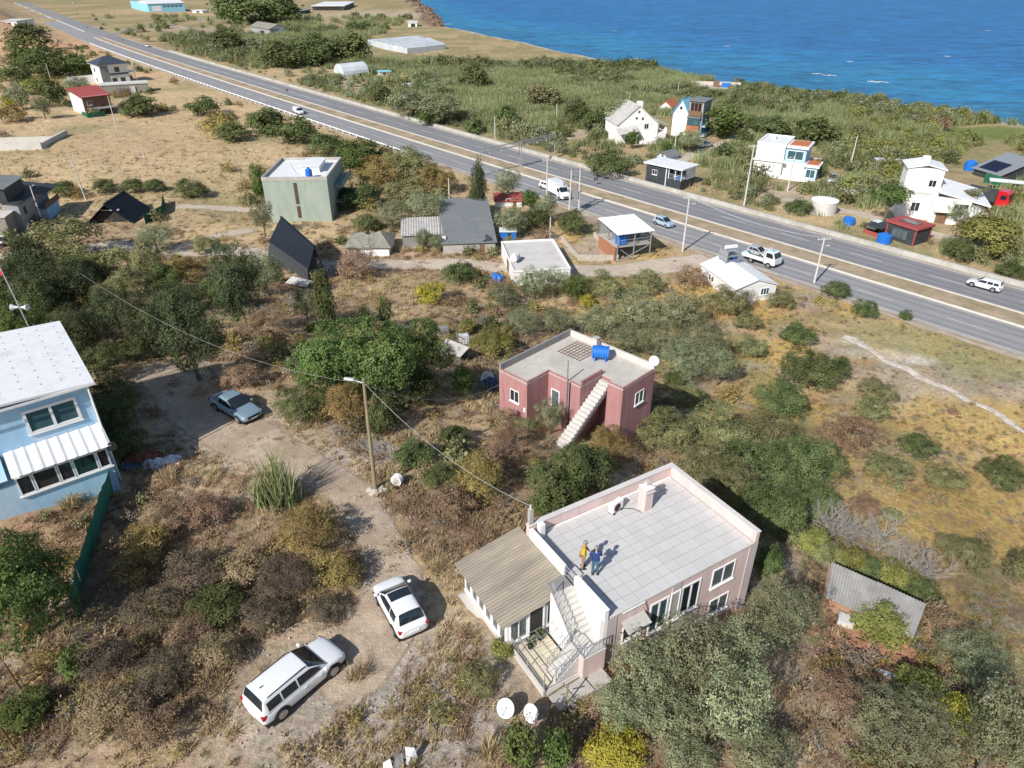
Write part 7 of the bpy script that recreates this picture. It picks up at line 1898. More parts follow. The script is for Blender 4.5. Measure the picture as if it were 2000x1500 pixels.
def park(rear, front, z=.5):
    """place on the ground from the pixels of the two bumpers"""
    g = Tz(*P(*rear, RZ + z if rear[1] < 600 else z)[:2])
    for _ in range(3):
        a, b = P(*rear, g + z), P(*front, g + z); m = (a + b) / 2; g = Tz(m.x, m.y)
    on_road = abs(float(road_d(m.x, m.y))) < FAR
    d = b - a
    return (m.x, m.y, (RZ + .075) if on_road else g + .05), math.atan2(d.y, d.x), d.length
CARXY = []
def put(label, paint, rear, front, **kw):
    l, a, n = park(rear, front, kw.pop('z', .5)); CARXY.append((l[0], l[1], n))
    if 'L' not in kw: kw['L'] = n
    return car(label, paint, loc=l, rz=a, **kw)
hb = put('white hatchback parked on the driveway beside the porch', 'car_white', (809, 1234), (755, 1139), L=3.75, W=1.67, H=1.52, style='hatch')
_pn, _iF, _tc = CABIN[hb.name]; _pn('sunroof', list(range(_iF - 12, _iF)), _tc[1:-1])
sv = put('white estate car with roof rails parked in the dry grass', 'car_white', (499, 1392), (651, 1268), L=4.55, W=1.84, H=1.62, style='suv')
for s in (-1, 1): MB().path([(-1.8, s * .59, 1.48), (-1.65, s * .61, 1.57), (.1, s * .61, 1.63), (.30, s * .59, 1.56)], .022).build('roof_rail', 'black_trim', sv)
B(-1.65, -1.5, -.02, .02, 1.54, 1.64).build('antenna', 'black_trim', sv)
put('blue grey sedan parked in the shade of the blue house', 'car_blue', (420, 772), (503, 818), L=4.4, W=1.7, H=1.4, style='sedan')
put('white estate car driving left on the seaward carriageway', 'car_white', (1957, 566), (1890, 548), W=1.8, H=1.5, style='suv')
put('light blue hatchback on the near carriageway of the highway', 'car_silverblue', (1279, 429), (1314, 442), L=4.0, W=1.7, H=1.5, style='hatch')
put('white car overtaking the white box van on the highway', 'car_white', (1057, 361), (1086, 369), L=4.3, W=1.75, H=1.5, style='hatch')
put('small white van on the highway beside the hedge', 'car_white', (569, 213), (597, 225), L=4.8, W=1.8, H=1.85, style='van')
put('white and black car on the far part of the highway', 'car_white', (283, 97), (293, 83), L=4.3, W=1.8, H=1.5, style='hatch')
put('dark car at the far junction, nearest the median end', 'car_black', (205, 58), (191, 53), L=4.3, W=1.8, H=1.5, style='hatch')
put('dark car at the far junction, farther one', 'car_black', (195, 41), (181, 36), L=4.3, W=1.8, H=1.5, style='hatch')
put('white car on the highway at the top edge', 'car_white', (150, 8), (136, 5), L=4.4, W=1.8, H=1.5, style='hatch')
put('white car parked beside the red rimmed cabin', 'car_white', (1700, 446), (1728, 436), L=4.2, W=1.75, H=1.5, style='hatch')
put('silver car parked beside the white block house', 'car_silver', (1629, 343), (1622, 358), L=4.2, W=1.75, H=1.5, style='hatch')
put('silver car parked on the track below the dark tower', 'car_silver', (1390, 281), (1366, 286), L=4.2, W=1.75, H=1.5, style='sedan')
put('white car cut off by the left edge on the dirt road', 'car_white', (22, 466), (-10, 480), L=4.3, W=1.75, H=1.45, style='sedan')
put('dark car under the palm tree', 'car_black', (1882, 432), (1894, 424), L=4.2, W=1.75, H=1.5, style='sedan')
# box van
l, a, n = park((1068, 368), (1115, 393)); bvn = thing('box_van', 'white box van on the near carriageway beside the twin pole', 'van', l, a)
B(-3.0, .95, -1.08, 1.08, .75, 2.95).build('cargo_box', 'car_white', bvn, bevel=.06); B(-3.0, 1.0, -.5, .5, .45, .748).build('chassis', 'black_trim', bvn)
for k in range(5): B(-2.7 + k * .75, -2.66 + k * .75, -1.095, -1.081, .85, 2.85).build('panel_rib', 'white_metal', bvn)
rings = [[(x, -w_, .42), (x, -w_, zt), (x, w_, zt), (x, w_, .42)] for x, w_, zt in ((1.0, 1.0, 2.3), (1.55, .98, 2.3), (2.25, .97, 1.45), (2.85, .92, 1.2), (2.98, .84, .95))]
cbn = loft(MB(), rings).build('cab', 'car_white', bvn, bevel=.08)
plate([Vector((2.25, -.97, 1.45)), Vector((2.25, .97, 1.45)), Vector((1.55, .98, 2.3)), Vector((1.55, -.98, 2.3))], .08, .92, .06, .92, .012, 'glass_dark', 'windscreen', bvn)
for s in (-1, 1):
    q_ = [Vector((1.05, s * .995, 1.4)), Vector((2.15, s * .975, 1.4)), Vector((1.6, s * .98, 2.2)), Vector((1.05, s * .995, 2.2))]
    plate(q_ if s < 0 else q_[::-1], .06, .94, .08, .92, .012, 'glass_dark', 'side_window', bvn)
    B(2.86, 2.985, min(s * .55, s * .86), max(s * .55, s * .86), .8, 1.0).build('headlight', 'lamp_clear', bvn)
B(2.9, 3.0, -.5, .5, .55, .8).build('grille', 'black_trim', bvn)
wheels(bvn, 6.0, 2.0, .36, 2.05, -1.9)
# recovery truck carrying a white car
l, a, n = park((1456, 499), (1519, 519)); tt = thing('recovery_truck', 'white recovery truck on the near carriageway', 'truck', l, a); X0 = -n / 2; X1 = n / 2
B(X0, X1 - 1.9, -1.1, 1.1, .85, 1.0).build('loading_bed', 'white_metal', tt, bevel=.02); B(X0, X1 - 1.0, -.45, .45, .5, .848).build('chassis', 'black_trim', tt)
B(X1 - 1.88, X1 - .05, -1.05, 1.05, .55, 1.5).build('cab', 'car_white', tt, bevel=.08)
cabt = MB().add([(X1 - 1.85, -1.02, 1.48), (X1 - .1, -1.02, 1.48), (X1 - .1, 1.02, 1.48), (X1 - 1.85, 1.02, 1.48), (X1 - 1.8, -.92, 2.35), (X1 - .55, -.92, 2.35), (X1 - .55, .92, 2.35), (X1 - 1.8, .92, 2.35)], [(3, 2, 1, 0), (4, 5, 6, 7), (0, 1, 5, 4), (1, 2, 6, 5), (2, 3, 7, 6), (3, 0, 4, 7)]).build('cab_top', 'car_white', tt, bevel=.05)
plate([Vector((X1 - .1, -1.02, 1.48)), Vector((X1 - .1, 1.02, 1.48)), Vector((X1 - .55, .92, 2.35)), Vector((X1 - .55, -.92, 2.35))], .06, .94, .08, .92, .02, 'glass_dark', 'windscreen', tt)
for s in (-1, 1):
    q_ = [Vector((X1 - 1.75, s * 1.02, 1.48)), Vector((X1 - .15, s * 1.02, 1.48)), Vector((X1 - .58, s * .92, 2.35)), Vector((X1 - 1.75, s * .92, 2.35))]
    plate(q_ if s < 0 else q_[::-1], .1, .9, .1, .9, .02, 'glass_dark', 'side_window', tt)
    B(X0, X1 - 1.92, min(s * 1.1, s * 1.16), max(s * 1.1, s * 1.16), .8, 1.35).build('side_rail', 'white_metal', tt)
    B(X1 - .06, X1 + .01, min(s * .6, s * .95), max(s * .6, s * .95), .75, .95).build('headlight', 'lamp_clear', tt)
MB().path([(X1 - 2.0, -.9, 1.0), (X1 - 2.0, -.9, 2.5), (X1 - 2.0, .9, 2.5), (X1 - 2.0, .9, 1.0)], .05).build('headboard', 'white_metal', tt)
B(X1 - 1.5, X1 - .9, -.4, .4, 2.36, 2.5).build('beacon', 'cyan_paint', tt)
wheels(tt, n, 2.1, .40, X1 - 1.0, X0 + 1.6)
B(X0 + .2, X0 + 1.1, -1.0, -.2, 1.002, 1.5).build('tool_box', 'cyan_paint', tt)
mx_ = Matrix.Translation(l) @ Matrix.Rotation(a, 4, 'Z') @ Vector((X0 + (n - 1.9) / 2 + .1, .0, 1.02))
car('silver car wreck carried on the recovery truck', 'car_silver', L=min(3.9, n - 2.3), W=1.65, H=1.4, style='hatch', loc=mx_, rz=a)
# red lorry behind the angular house
q = G(1944, 404); lr_ = thing('lorry', 'lorry with a red cab behind the angular white house', 'lorry', (q.x, q.y, q.z), R(-50))
rings = [[(x, -1.2, .6), (x, -1.2, zt), (x, 1.2, zt), (x, 1.2, .6)] for x, zt in ((0, 3.3), (1.4, 3.3), (1.9, 3.0), (2.1, 1.7), (2.15, .8))]
loft(MB(), rings).build('cab', 'car_red', lr_, bevel=.1)
plate([Vector((2.1, -1.2, 1.75)), Vector((2.1, 1.2, 1.75)), Vector((1.92, 1.2, 2.9)), Vector((1.92, -1.2, 2.9))], .06, .94, .05, .95, .03, 'glass_dark', 'windscreen', lr_)
for s in (-1, 1): B(.6, 1.6, min(s * 1.2, s * 1.22), max(s * 1.2, s * 1.22), 1.8, 2.6).build('side_window', 'glass_dark', lr_); B(2.1, 2.17, min(s * .7, s * 1.1), max(s * .7, s * 1.1), .9, 1.15).build('headlight', 'lamp_clear', lr_)
B(-5.5, -.1, -1.2, 1.2, 1.1, 2.9).build('trailer', 'dark_cladding', lr_); wheels(lr_, 8, 2.3, .5, 1.1, -3.6)

# ================================================================== POLES, RAILS, GANTRY
def pole(label, base, top_y, kind='concrete', arm=None, cross=0, dx=0.0, cat='pole', name='utility_pole', r=.15, lampside=1):
    q = G(*base); on = abs(float(road_d(q.x, q.y))) < FAR
    h = zat(q, top_y) - q.z; o = thing(name, label, cat, (q.x, q.y, q.z))
    mat = {'concrete': 'pale_concrete', 'wood': 'pole_wood', 'steel': 'galvanised'}[kind]
    MB().tube((0, 0, -.5), (dx, 0, h), r, r * .62, 10).build('shaft', mat, o)
    for k in range(cross):
        z = h - .25 - k * .6; ca = MB().bar((dx - .95, -.15, z), (dx + .95, .15, z), .10, .10).build('cross_arm', mat, o)
        for x in (-.85, -.3, .3, .85): MB().lathe([(.05, 0), (.06, .1), (.03, .2)], (dx + x, x * .16, z + .05), 8).build('insulator', 'dish_white', ca)
    if arm:
        a = math.radians(arm); d = Vector((math.cos(a), math.sin(a), 0)); p0 = Vector((dx, 0, h - (.3 if not cross else 1.4)))
        s_ = MB().tube(p0, p0 + d * .7 + Vector((0, 0, .15)), .03, .025, 6).build('lamp_arm', 'galvanised', o)
        e = p0 + d * .7 + Vector((0, 0, .15)); MB().bar(e - d * .1, e + d * .5, .2, .11).build('lamp_head', 'dish_white', o, bevel=.03)
    return o, Vector((q.x + dx, q.y, q.z + h))
WP, wtop = pole('leaning wooden pole with a street lamp beside the driveway', (733, 957), 740, 'wood', 165, 0, .12, r=.14)
MB().path([(.0, 0, 6.9), (.2, .1, 6.9)], .05).build('clamp', 'dark_iron', WP)
TOPS = {}
for key, a in {
    'h1': ('tall concrete lamp pole between the shelter and the white metal roof', (1333, 491), 383, 'concrete', 20, 1), 'h2': ('concrete lamp pole on the verge right of the recovery truck', (1590, 553), 464, 'concrete', 20, 1),
    's1': ('tall concrete pole left of the white block house', (1453, 402), 283, 'concrete', None, 1), 's2': ('concrete lamp pole in front of the white block house', (1538, 373), 305, 'concrete', 200, 0), 's3': ('concrete lamp pole in the reeds left of the umbrella tree', (1660, 327), 266, 'concrete', 60, 0), 's4': ('steel lamp pole beside the red lorry', (1908, 431), 387, 'steel', 60, 0),
    't1': ('tall concrete pole left of the white box van', (1067, 402), 310, 'concrete', None, 1), 'v1': ('short white pole behind the white flat roofed house', (1074, 469), 424, 'concrete', None, 0), 'v2': ('short white pole on the bank behind the wide grey roof', (878, 396), 348, 'concrete', None, 0),
    'f1': ('lamp pole behind the seaward barrier left of the gantry', (967, 276), 227, 'concrete', None, 0), 'f2': ('pole in the reeds above the gantry', (1087, 237), 204, 'concrete', None, 0), 'f3': ('lamp pole in the reeds left of the white gabled house', (1229, 205), 180, 'concrete', 170, 0), 'f4': ('pole in the reeds behind the dark tower', (1323, 190), 160, 'concrete', None, 0), 'f5': ('concrete pole in front of the white gabled house', (1317, 295), 258, 'concrete', None, 0), 'f6': ('lamp pole right of the dark tower', (1443, 264), 225, 'concrete', 170, 0),
    'l1': ('concrete pole at the field edge right of the stone house', (168, 391), 309, 'concrete', None, 0), 'l2': ('white lamp pole standing before the stone house', (86, 442), 363, 'concrete', 90, 0), 'l3': ('concrete pole beside the red roofed house', (228, 252), 187, 'concrete', None, 0), 'l4': ('short marker pole in the dry field', (281, 306), 285, 'concrete', None, 0), 'l5': ('pole among trees left of the navy roofed house', (100, 158), 124, 'concrete', None, 0), 'l6': ('pole in front of the green block', (540, 433), 398, 'concrete', None, 0), 'l7': ('pole among the trees at the far left', (22, 140), 117, 'concrete', None, 0)}.items():
    TOPS[key] = pole(a[0], a[1], a[2], a[3], a[4], a[5], dx=(-.4 if key == 'l1' else 0), r=.17 if key[0] in 'hst' else .14)[1]
# twin pole with transformer
q = G(1121, 415); h = zat(q, 331) - q.z; tw_ = thing('transformer_pole', 'twin concrete pole with switchgear beside the box van', 'pole', (q.x, q.y, q.z))
for x in (-.75, .75): MB().tube((x * 1.2, 0, -.5), (x, 0, h), .17, .11, 8).build('shaft', 'pale_concrete', tw_)
for z in (h - .2, h - 1.6, h - 3.0, h - 4.0):
    ca = MB().bar((-1.3, 0, z), (1.3, 0, z), .14, .14).build('cross_arm', 'galvanised', tw_)
    for x in (-1.1, -.4, .4, 1.1): MB().lathe([(.07, 0), (.09, .12), (.05, .3)], (x, 0, z + .06), 8).build('insulator', 'dark_iron', ca)
B(-.55, .55, -.5, .5, h - 4.9, h - 3.6).build('transformer', 'dark_concrete', tw_)
# road gantry
gp_ = [(P(941, 345, RZ), 295), (P(1016, 328, RZ), 275), (P(1080, 311, RZ), 257)]
q0 = gp_[0][0]; gan = thing('road_gantry', 'blue grey steel lattice gantry over the highway', 'gantry', (q0.x, q0.y, RZ))
tops = []
for q, ty in gp_:
    h = zat(q, ty) - RZ; p = q - q0; tops.append(Vector((p.x, p.y, h)))
    for s in (-.25, .25): MB().tube((p.x + s, p.y, 0), (p.x + s, p.y, h), .09, .09, 8).build('post', 'render_grey', gan)
hm = sum(t.z for t in tops) / 3
for t in tops: t.z = hm
for a_, b_ in zip(tops[:-1], tops[1:]):
    m_ = MB(); n = 14; up = Vector((0, 0, .75)); sd = Vector((.35, -.3, 0))
    for o_ in (Vector(), up, sd, sd + up): m_.bar(a_ + o_ - Vector((0, 0, .8)), b_ + o_ - Vector((0, 0, .8)), .09, .09)
    for k in range(n):
        c0 = a_.lerp(b_, k / n) - Vector((0, 0, .8)); c1 = a_.lerp(b_, (k + 1) / n) - Vector((0, 0, .8)); m_.bar(c0, c1 + up, .05, .05); m_.bar(c0 + sd + up, c1 + sd, .05, .05)
    m_.build('truss', 'render_grey', gan)
    for k in (3, 7, 11):
        c0 = a_.lerp(b_, k / n); B(c0.x - .15, c0.x + .15, c0.y - .35, c0.y - .05, c0.z - 1.3, c0.z - .85).build('camera_box', 'dish_white', gan)
# guard rail on the landward side
def line_pts(off, x0, x1, sp):
    p = road_line(off, x0, x1, 1); s = np.concatenate([[0], np.cumsum(np.linalg.norm(np.diff(p, axis=0), axis=1))]); k = np.arange(0, s[-1], sp)
    return np.stack([np.interp(k, s, p[:, 0]), np.interp(k, s, p[:, 1])], 1)
gl = line_pts(-NEAR - .55, -215, -11, 3.6); g0 = Vector((gl[0][0], gl[0][1], RZ))
gr_ = thing('guard_rail', 'long white posted guard rail along the landward highway edge', 'guard rail', g0)
rl = MB()
for a_, b_ in zip(gl[:-1], gl[1:]):
    A3, B3 = Vector((*a_, RZ + .62)) - g0, Vector((*b_, RZ + .62)) - g0; rl.bar(A3, B3, .08, .30)
rl.build('rail', 'white_metal', gr_)
pm_ = B(-.09, .09, -.09, .09, -.2, .86).mesh('post', 'white_paint')
for a_ in gl: o = link('post', pm_, gr_); o.location = Vector((*a_, RZ)) - g0
# concrete barrier on the seaward side
gl = line_pts(FAR + .55, -178, 140, 6); g0 = Vector((gl[0][0], gl[0][1], RZ)); bw = thing('roadside_barrier', 'continuous low concrete barrier along the seaward highway edge', 'barrier', g0)
for a_, b_ in zip(gl[:-1], gl[1:]):
    A3, B3 = Vector((*a_, RZ)) - g0, Vector((*b_, RZ)) - g0; d = (B3 - A3).normalized(); n_ = Vector((-d.y, d.x, 0)); e = d * .015
    v = []
    for p in (A3 + e, B3 - e): v += [p - n_ * .26, p - n_ * .12 + Vector((0, 0, .62)), p - n_ * .12 + Vector((0, 0, .78)), p + n_ * .16 + Vector((0, 0, .78)), p + n_ * .26]
    MB().add([Vector(q) for q in v], [(0, 1, 6, 5), (1, 2, 7, 6), (2, 3, 8, 7), (3, 4, 9, 8), (0, 5, 9, 4), (4, 3, 2, 1, 0), (5, 6, 7, 8, 9)]).build('segment', 'barrier_concrete', bw)
# marker signs in the median
for k, (px, py, ty, lb) in enumerate(((563, 192, 174, 'small dark road sign in the median behind the white van'), (1163, 362, 346, 'small dark road sign on the seaward carriageway edge of the median'), (242, 85, 77, 'small road sign in the median at the far end'), (155, 42, 25, 'pair of dark signs at the far junction'), (172, 62, 52, 'dark sign on the end of the median'))):
    q = P(px, py, RZ); h = max(zat(q, ty) - RZ, 1.2); o = thing('road_sign', lb, 'road sign', (q.x, q.y, RZ)); MB().tube((0, 0, 0), (0, 0, h), .05).build('post', 'galvanised', o); MB().lathe([(.42, -.02), (.42, .02)], (0, 0, h - .35), 14, 'y').build('disc', 'dark_iron', o)
# slab fence of the yard by the two level shelter
q1, q2, q3, q4 = G(1097, 470), G(1130, 508), G(1207, 508), G(1160, 462)
fn = thing('yard_wall', 'low rough block wall round the bare yard by the shelter', 'wall', (q1.x, q1.y, q1.z))
for a_, b_ in ((q1, q2), (q2, q3), (q4, q3)):
    n = max(2, int((b_ - a_).length / 1.6))
    for k in range(n):
        c0, c1 = a_.lerp(b_, (k + .01) / n) - q1, a_.lerp(b_, (k + .99) / n) - q1; MB().bar(c0 + Vector((0, 0, .35)), c1 + Vector((0, 0, .35 + rnd.uniform(-.05, .05))), .22, .95).build('block', 'stone', fn)
# ================================================================== SMALL THINGS
def cable(label, a, b, sag, r=.014, n=18, mat='galvanised', name='overhead_cable'):
    a = Vector(a); b = Vector(b); o = [a.lerp(b, k / n) - Vector((0, 0, sag * 4 * (k / n) * (1 - k / n))) for k in range(n + 1)]
    m = MB().path([p - a for p in o], r, 5).build(name, mat); m.location = a; return tag(m, label, 'cable')
def mw(x, y, z): return MH.matrix_basis @ Vector((x, y, z))
def kw(x, y, z): return KH.matrix_basis @ Vector((x, y, z))
M('cable_pale', (.42, .42, .42), .7, .05, 3)
cable('pale overhead cable from the wooden pole to the terrace house', wtop - Vector((0, 0, .25)), mw(.16, 6.43, 4.95), .9, .011, mat='cable_pale')
cable('pale overhead cable from the wooden pole to the dark rose house', wtop - Vector((0, 0, .35)), kw(0, 2.6, .3), 1.3, .011, mat='cable_pale')
bq = BH.matrix_basis @ Vector((7.5, -.2, HB + .3))
cable('long pale cable from the wooden pole over the conifers to the blue house', wtop - Vector((0, 0, .3)), bq + Vector((-1.5, 6, 1.5)), 1.6, .006, mat='cable_pale')
cable('cable along the highway from the tall lamp pole to the twin pole', TOPS['h1'], TOPS['t1'], 1.0, .02); cable('cable along the highway between the two lamp poles', TOPS['h1'], TOPS['h2'], 1.0, .02)
# air conditioner on the roof terrace
ac = thing('air_conditioner', 'white air conditioner outdoor unit on the roof terrace', 'air conditioner', mw(5.0, 5.55, 3.1), R(31.2) + R(12))
B(-.42, .42, -.16, .16, .10, .68).build('casing', 'white_pvc', ac, bevel=.02); f = MB().lathe([(.23, -.02), (.23, .01)], (-.08, -.165, .39), 20, 'y').build('fan_grille', 'interior_dark', ac)
MB().lathe([(.245, -.005), (.245, .02), (.225, .02), (.225, -.005)], (-.08, -.175, .39), 20, 'y').build('fan_ring', 'red_roof', f)
for x in (-.3, .3): B(x - .04, x + .04, -.2, .2, 0, .1).build('foot', 'black_trim', ac)
cbm = MB().path([mw(5.4, 5.5, 3.12) - mw(5.4, 5.5, 3.12), mw(5.9, 5.2, 3.12) - mw(5.4, 5.5, 3.12), mw(6.1, 4.7, 3.12) - mw(5.4, 5.5, 3.12)], .02, 5).build('hose', 'black_trim'); cbm.location = mw(5.4, 5.5, 3.12); tag(cbm, 'dark hose between the air conditioner and the chimney', 'hose')
# ---- people
def skinned(name, verts, edges, radii, mat, parent, root=0, sub=2):
    me = bpy.data.meshes.new(name); me.from_pydata(verts, edges, []); me.update(); me.materials.append(MATS[mat])
    o = link(name, me, parent); o.modifiers.new('skin', 'SKIN'); o.modifiers['skin'].use_smooth_shade = True
    if not me.skin_vertices: pass
    lay = me.skin_vertices[0].data
    for i, r in enumerate(radii): lay[i].radius = (r, r) if not isinstance(r, tuple) else r; lay[i].use_root = (i == root)
    s = o.modifiers.new('sub', 'SUBSURF'); s.levels = s.render_levels = sub
    return o
def person(label, loc, rz, shirt, trousers, hair, elbows, wrists, lean=.0, cap=False, holds=False):
    p = thing('person', label, 'person', loc, rz)      # faces +x
    J = {'pel': (0, 0, .93), 'ches': (.02 + lean, 0, 1.22), 'neck': (.03 + lean * 1.4, 0, 1.46), 'hd0': (.05 + lean * 1.6, 0, 1.53), 'hd1': (.06 + lean * 1.7, 0, 1.64), 'hd2': (.05 + lean * 1.7, 0, 1.72), 'nose': (.155 + lean * 1.7, 0, 1.60)}
    for s, n in ((1, 'l'), (-1, 'r')):
        J['sh' + n] = (.02 + lean * 1.3, s * .19, 1.40); J['el' + n] = elbows[0] if n == 'l' else elbows[1]; J['wr' + n] = wrists[0] if n == 'l' else wrists[1]
        J['hp' + n] = (0, s * .09, .88); J['kn' + n] = (.03, s * .11, .48); J['an' + n] = (0, s * .12, .09); J['to' + n] = (.15, s * .13, .03)
    keys = list(J); ix = {k: i for i, k in enumerate(keys)}; V = [J[k] for k in keys]
    E_ = [('pel', 'ches'), ('ches', 'neck'), ('neck', 'hd0'), ('hd0', 'hd1'), ('hd1', 'hd2'), ('hd1', 'nose')]
    for n in 'lr': E_ += [('ches', 'sh' + n), ('sh' + n, 'el' + n), ('el' + n, 'wr' + n), ('pel', 'hp' + n), ('hp' + n, 'kn' + n), ('kn' + n, 'an' + n), ('an' + n, 'to' + n)]
    E_ = [(ix[a], ix[b]) for a, b in E_]
    rad = {'pel': (.15, .11), 'ches': (.155, .11), 'neck': .052, 'hd0': .075, 'hd1': .092, 'hd2': .06, 'nose': .014, 'shl': .065, 'shr': .065, 'ell': .043, 'elr': .043, 'wrl': .028, 'wrr': .028, 'hpl': .095, 'hpr': .095, 'knl': .06, 'knr': .06, 'anl': .042, 'anr': .042, 'tol': .032, 'tor': .032}
    RD_ = [rad[k] for k in keys]
    # hands: palm and five fingers from each wrist
    for n, s in (('l', 1), ('r', -1)):
        w_ = Vector(J['wr' + n]); d = (w_ - Vector(J['el' + n])).normalized(); sd = d.cross(Vector((0, 0, 1))); sd = sd.normalized() if sd.length > .1 else Vector((0, 1, 0))
        V.append(tuple(w_ + d * .07)); RD_.append(.033); pi = len(V) - 1; E_.append((ix['wr' + n], pi))
        for k, (o_, ln) in enumerate(((-.03, .065), (-.01, .078), (.01, .074), (.03, .058))):
            b_ = w_ + d * .085 + sd * o_; V.append(tuple(b_ + d * ln * .5)); RD_.append(.0095); V.append(tuple(b_ + d * ln - Vector((0, 0, .025)))); RD_.append(.008); E_ += [(pi, len(V) - 2), (len(V) - 2, len(V) - 1)]
        V.append(tuple(w_ + d * .05 - sd * s * .05)); RD_.append(.011); V.append(tuple(w_ + d * .09 - sd * s * .06)); RD_.append(.009); E_ += [(pi, len(V) - 2), (len(V) - 2, len(V) - 1)]
    b = skinned('body', V, E_, RD_, 'skin', p)
    def part(nm, ks, es, grow, mat):
        ii = {k: i for i, k in enumerate(ks)}
        def g(k):
            r = rad[k]; return tuple(x + grow for x in r) if isinstance(r, tuple) else r + grow
        return skinned(nm, [J[k] for k in ks], [(ii[a], ii[c]) for a, c in es], [g(k) for k in ks], mat, p)
    J['bas'] = (.0, 0, .84); rad['bas'] = (.15, .11)
    part('shirt', ['ches', 'pel', 'bas', 'shl', 'ell', 'wrl', 'shr', 'elr', 'wrr'], [('ches', 'pel'), ('pel', 'bas'), ('ches', 'shl'), ('shl', 'ell'), ('ell', 'wrl'), ('ches', 'shr'), ('shr', 'elr'), ('elr', 'wrr')], .022, shirt)
    part('trousers', ['pel', 'hpl', 'knl', 'anl', 'hpr', 'knr', 'anr'], [('pel', 'hpl'), ('hpl', 'knl'), ('knl', 'anl'), ('pel', 'hpr'), ('hpr', 'knr'), ('knr', 'anr')], .018, trousers)
    for n in 'lr': a = Vector(J['an' + n]); MB().lathe([(.02, -.09), (.055, -.07), (.06, .05), (.045, .16), (.015, .20)], (a.x, a.y, .05), 10, 'x').build('shoe', 'shoe', p, smooth=True)
    hc = Vector(J['hd1']); MB().lathe([(.105, -.01), (.108, .05), (.085, .10), (.03, .125)], (hc.x - .015, 0, hc.z), 12).build('cap' if cap else 'hair', hair, p, smooth=True)
    for s in (-1, 1):
        MB().lathe([(.008, -.008), (.012, 0), (.008, .008)], (hc.x + .088, s * .034, hc.z - .015), 8, 'x').build('eye', 'black_trim', p); MB().lathe([(.012, -.012), (.026, 0), (.012, .012)], (hc.x - .01, s * .1, hc.z - .02), 8, 'y').build('ear', 'skin', p)
    B(hc.x + .08, hc.x + .093, -.025, .025, hc.z - .072, hc.z - .06).build('mouth', 'tarp_red', p)
    return p
pa = mw(1.03, 3.12, 3.1); pb = mw(1.30, 2.45, 3.1); hd = math.atan2(pb.y - pa.y, pb.x - pa.x)
person('person in a yellow shirt and tan trousers on the roof terrace', pa, hd + .5, 'shirt_yellow', 'trousers_tan', 'hair_grey', [(.10, .26, 1.16), (.06, -.27, 1.15)], [(.27, .16, 1.02), (.12, -.24, .90)], .02, True)
person('person in a dark blue jacket and jeans holding a black remote control', pb, hd + 2.2, 'shirt_blue', 'jeans', 'hair_grey', [(.10, .27, 1.14), (.10, -.27, 1.14)], [(.32, .12, 1.12), (.32, -.12, 1.12)], .03)
rc_ = Matrix.Translation(pb) @ Matrix.Rotation(hd + 2.2, 4, 'Z'); rm = thing('remote_control', 'black remote control in the hands of the person in blue', 'remote control', rc_ @ Vector((.42, 0, 1.12)), hd + 2.2)
B(-.05, .05, -.13, .13, -.02, .03).build('case', 'black_trim', rm, bevel=.015); B(-.02, .09, -.07, .07, .035, .05).build('screen', 'glass_dark', rm)
# ---- water tanks, dishes
def lying_tank(label, loc, rz, r=.5, ln=1.15, mat='blue_plastic', ribs=7):
    o = thing('water_tank', label, 'water tank', loc, rz); prof = [(r * .55, -ln / 2)]
    for k in range(ribs): x = -ln / 2 + ln * (k + .5) / ribs; prof += [(r * .93, x - ln / ribs * .35), (r, x - ln / ribs * .2), (r, x + ln / ribs * .2), (r * .93, x + ln / ribs * .35)]
    prof += [(r * .55, ln / 2)]
    MB().lathe(prof, (0, 0, r + .12), 22, 'x').build('vessel', mat, o, smooth=False); MB().lathe([(.15, 0), (.15, .07)], (0, 0, 2 * r + .10), 12).build('lid', mat, o)
    for x in (-ln * .3, ln * .3): B(x - .07, x + .07, -r * .75, r * .75, 0, .32).build('foot', mat, o)
    return o
def standing_tank(label, loc, r=.6, h=1.5, mat='blue_plastic'):
    o = thing('water_tank', label, 'water tank', loc); prof = [(r * .96, 0)]
    for k in range(6): z = h * (k + .5) / 6.5; prof += [(r * .95, z - .06), (r, z - .02), (r, z + .06), (r * .95, z + .1)]
    prof += [(r * .75, h * .97), (r * .3, h * 1.06)]
    MB().lathe(prof, n=22).build('vessel', mat, o); MB().lathe([(r * .3, h * 1.06), (r * .3, h * 1.13)], n=12).build('lid', mat, o); return o
lying_tank('blue ribbed water tank on the roof of the dark rose house', kw(6.75, -1.55, 1.31), R(45.7) - R(55), .52, 1.35)
sx_, sy2, sz_ = SHd
standing_tank('blue water tank on the deck of the two level shelter', SH.matrix_basis @ Vector((sx_ * .2, sy2 * .78, 2.43)), .95, 1.5)
W2, D2, H2_ = WHd
lying_tank('pale water tank on the white flat roofed house', WH.matrix_basis @ Vector((W2 * .32, D2 * .9, H2_ + .13)), R(70), .6, 1.5, 'dish_white', 5)
standing_tank('blue barrel beside the white flat roofed house', G(968, 549), .6, 1.1); standing_tank('blue barrel left of that beside the white flat roofed house', G(976, 551), .5, 1.0)
g1 = GB.matrix_basis @ Vector((1.2, 3.2, GBH - .49)); standing_tank('blue water tank on the pale green block', g1, .6, 1.6)
w3 = MRd; standing_tank('blue water drum on the stand of the white metal roofed house', MR.matrix_basis @ Vector((w3[0] * .62, w3[1] * .8, w3[2] + 1.17)), .5, .6)
standing_tank('blue drum beneath the dark house with the white slab roof', G(1323, 368), .9, 2.2); standing_tank('blue drum in the dry plot right of the cistern', G(1657, 438), 1.0, 1.2); standing_tank('blue drum beside the red rimmed cabin', G(1725, 474), 1.1, 1.5); standing_tank('blue drum beside the solar panel house', G(1893, 332), 1.3, 2.0)
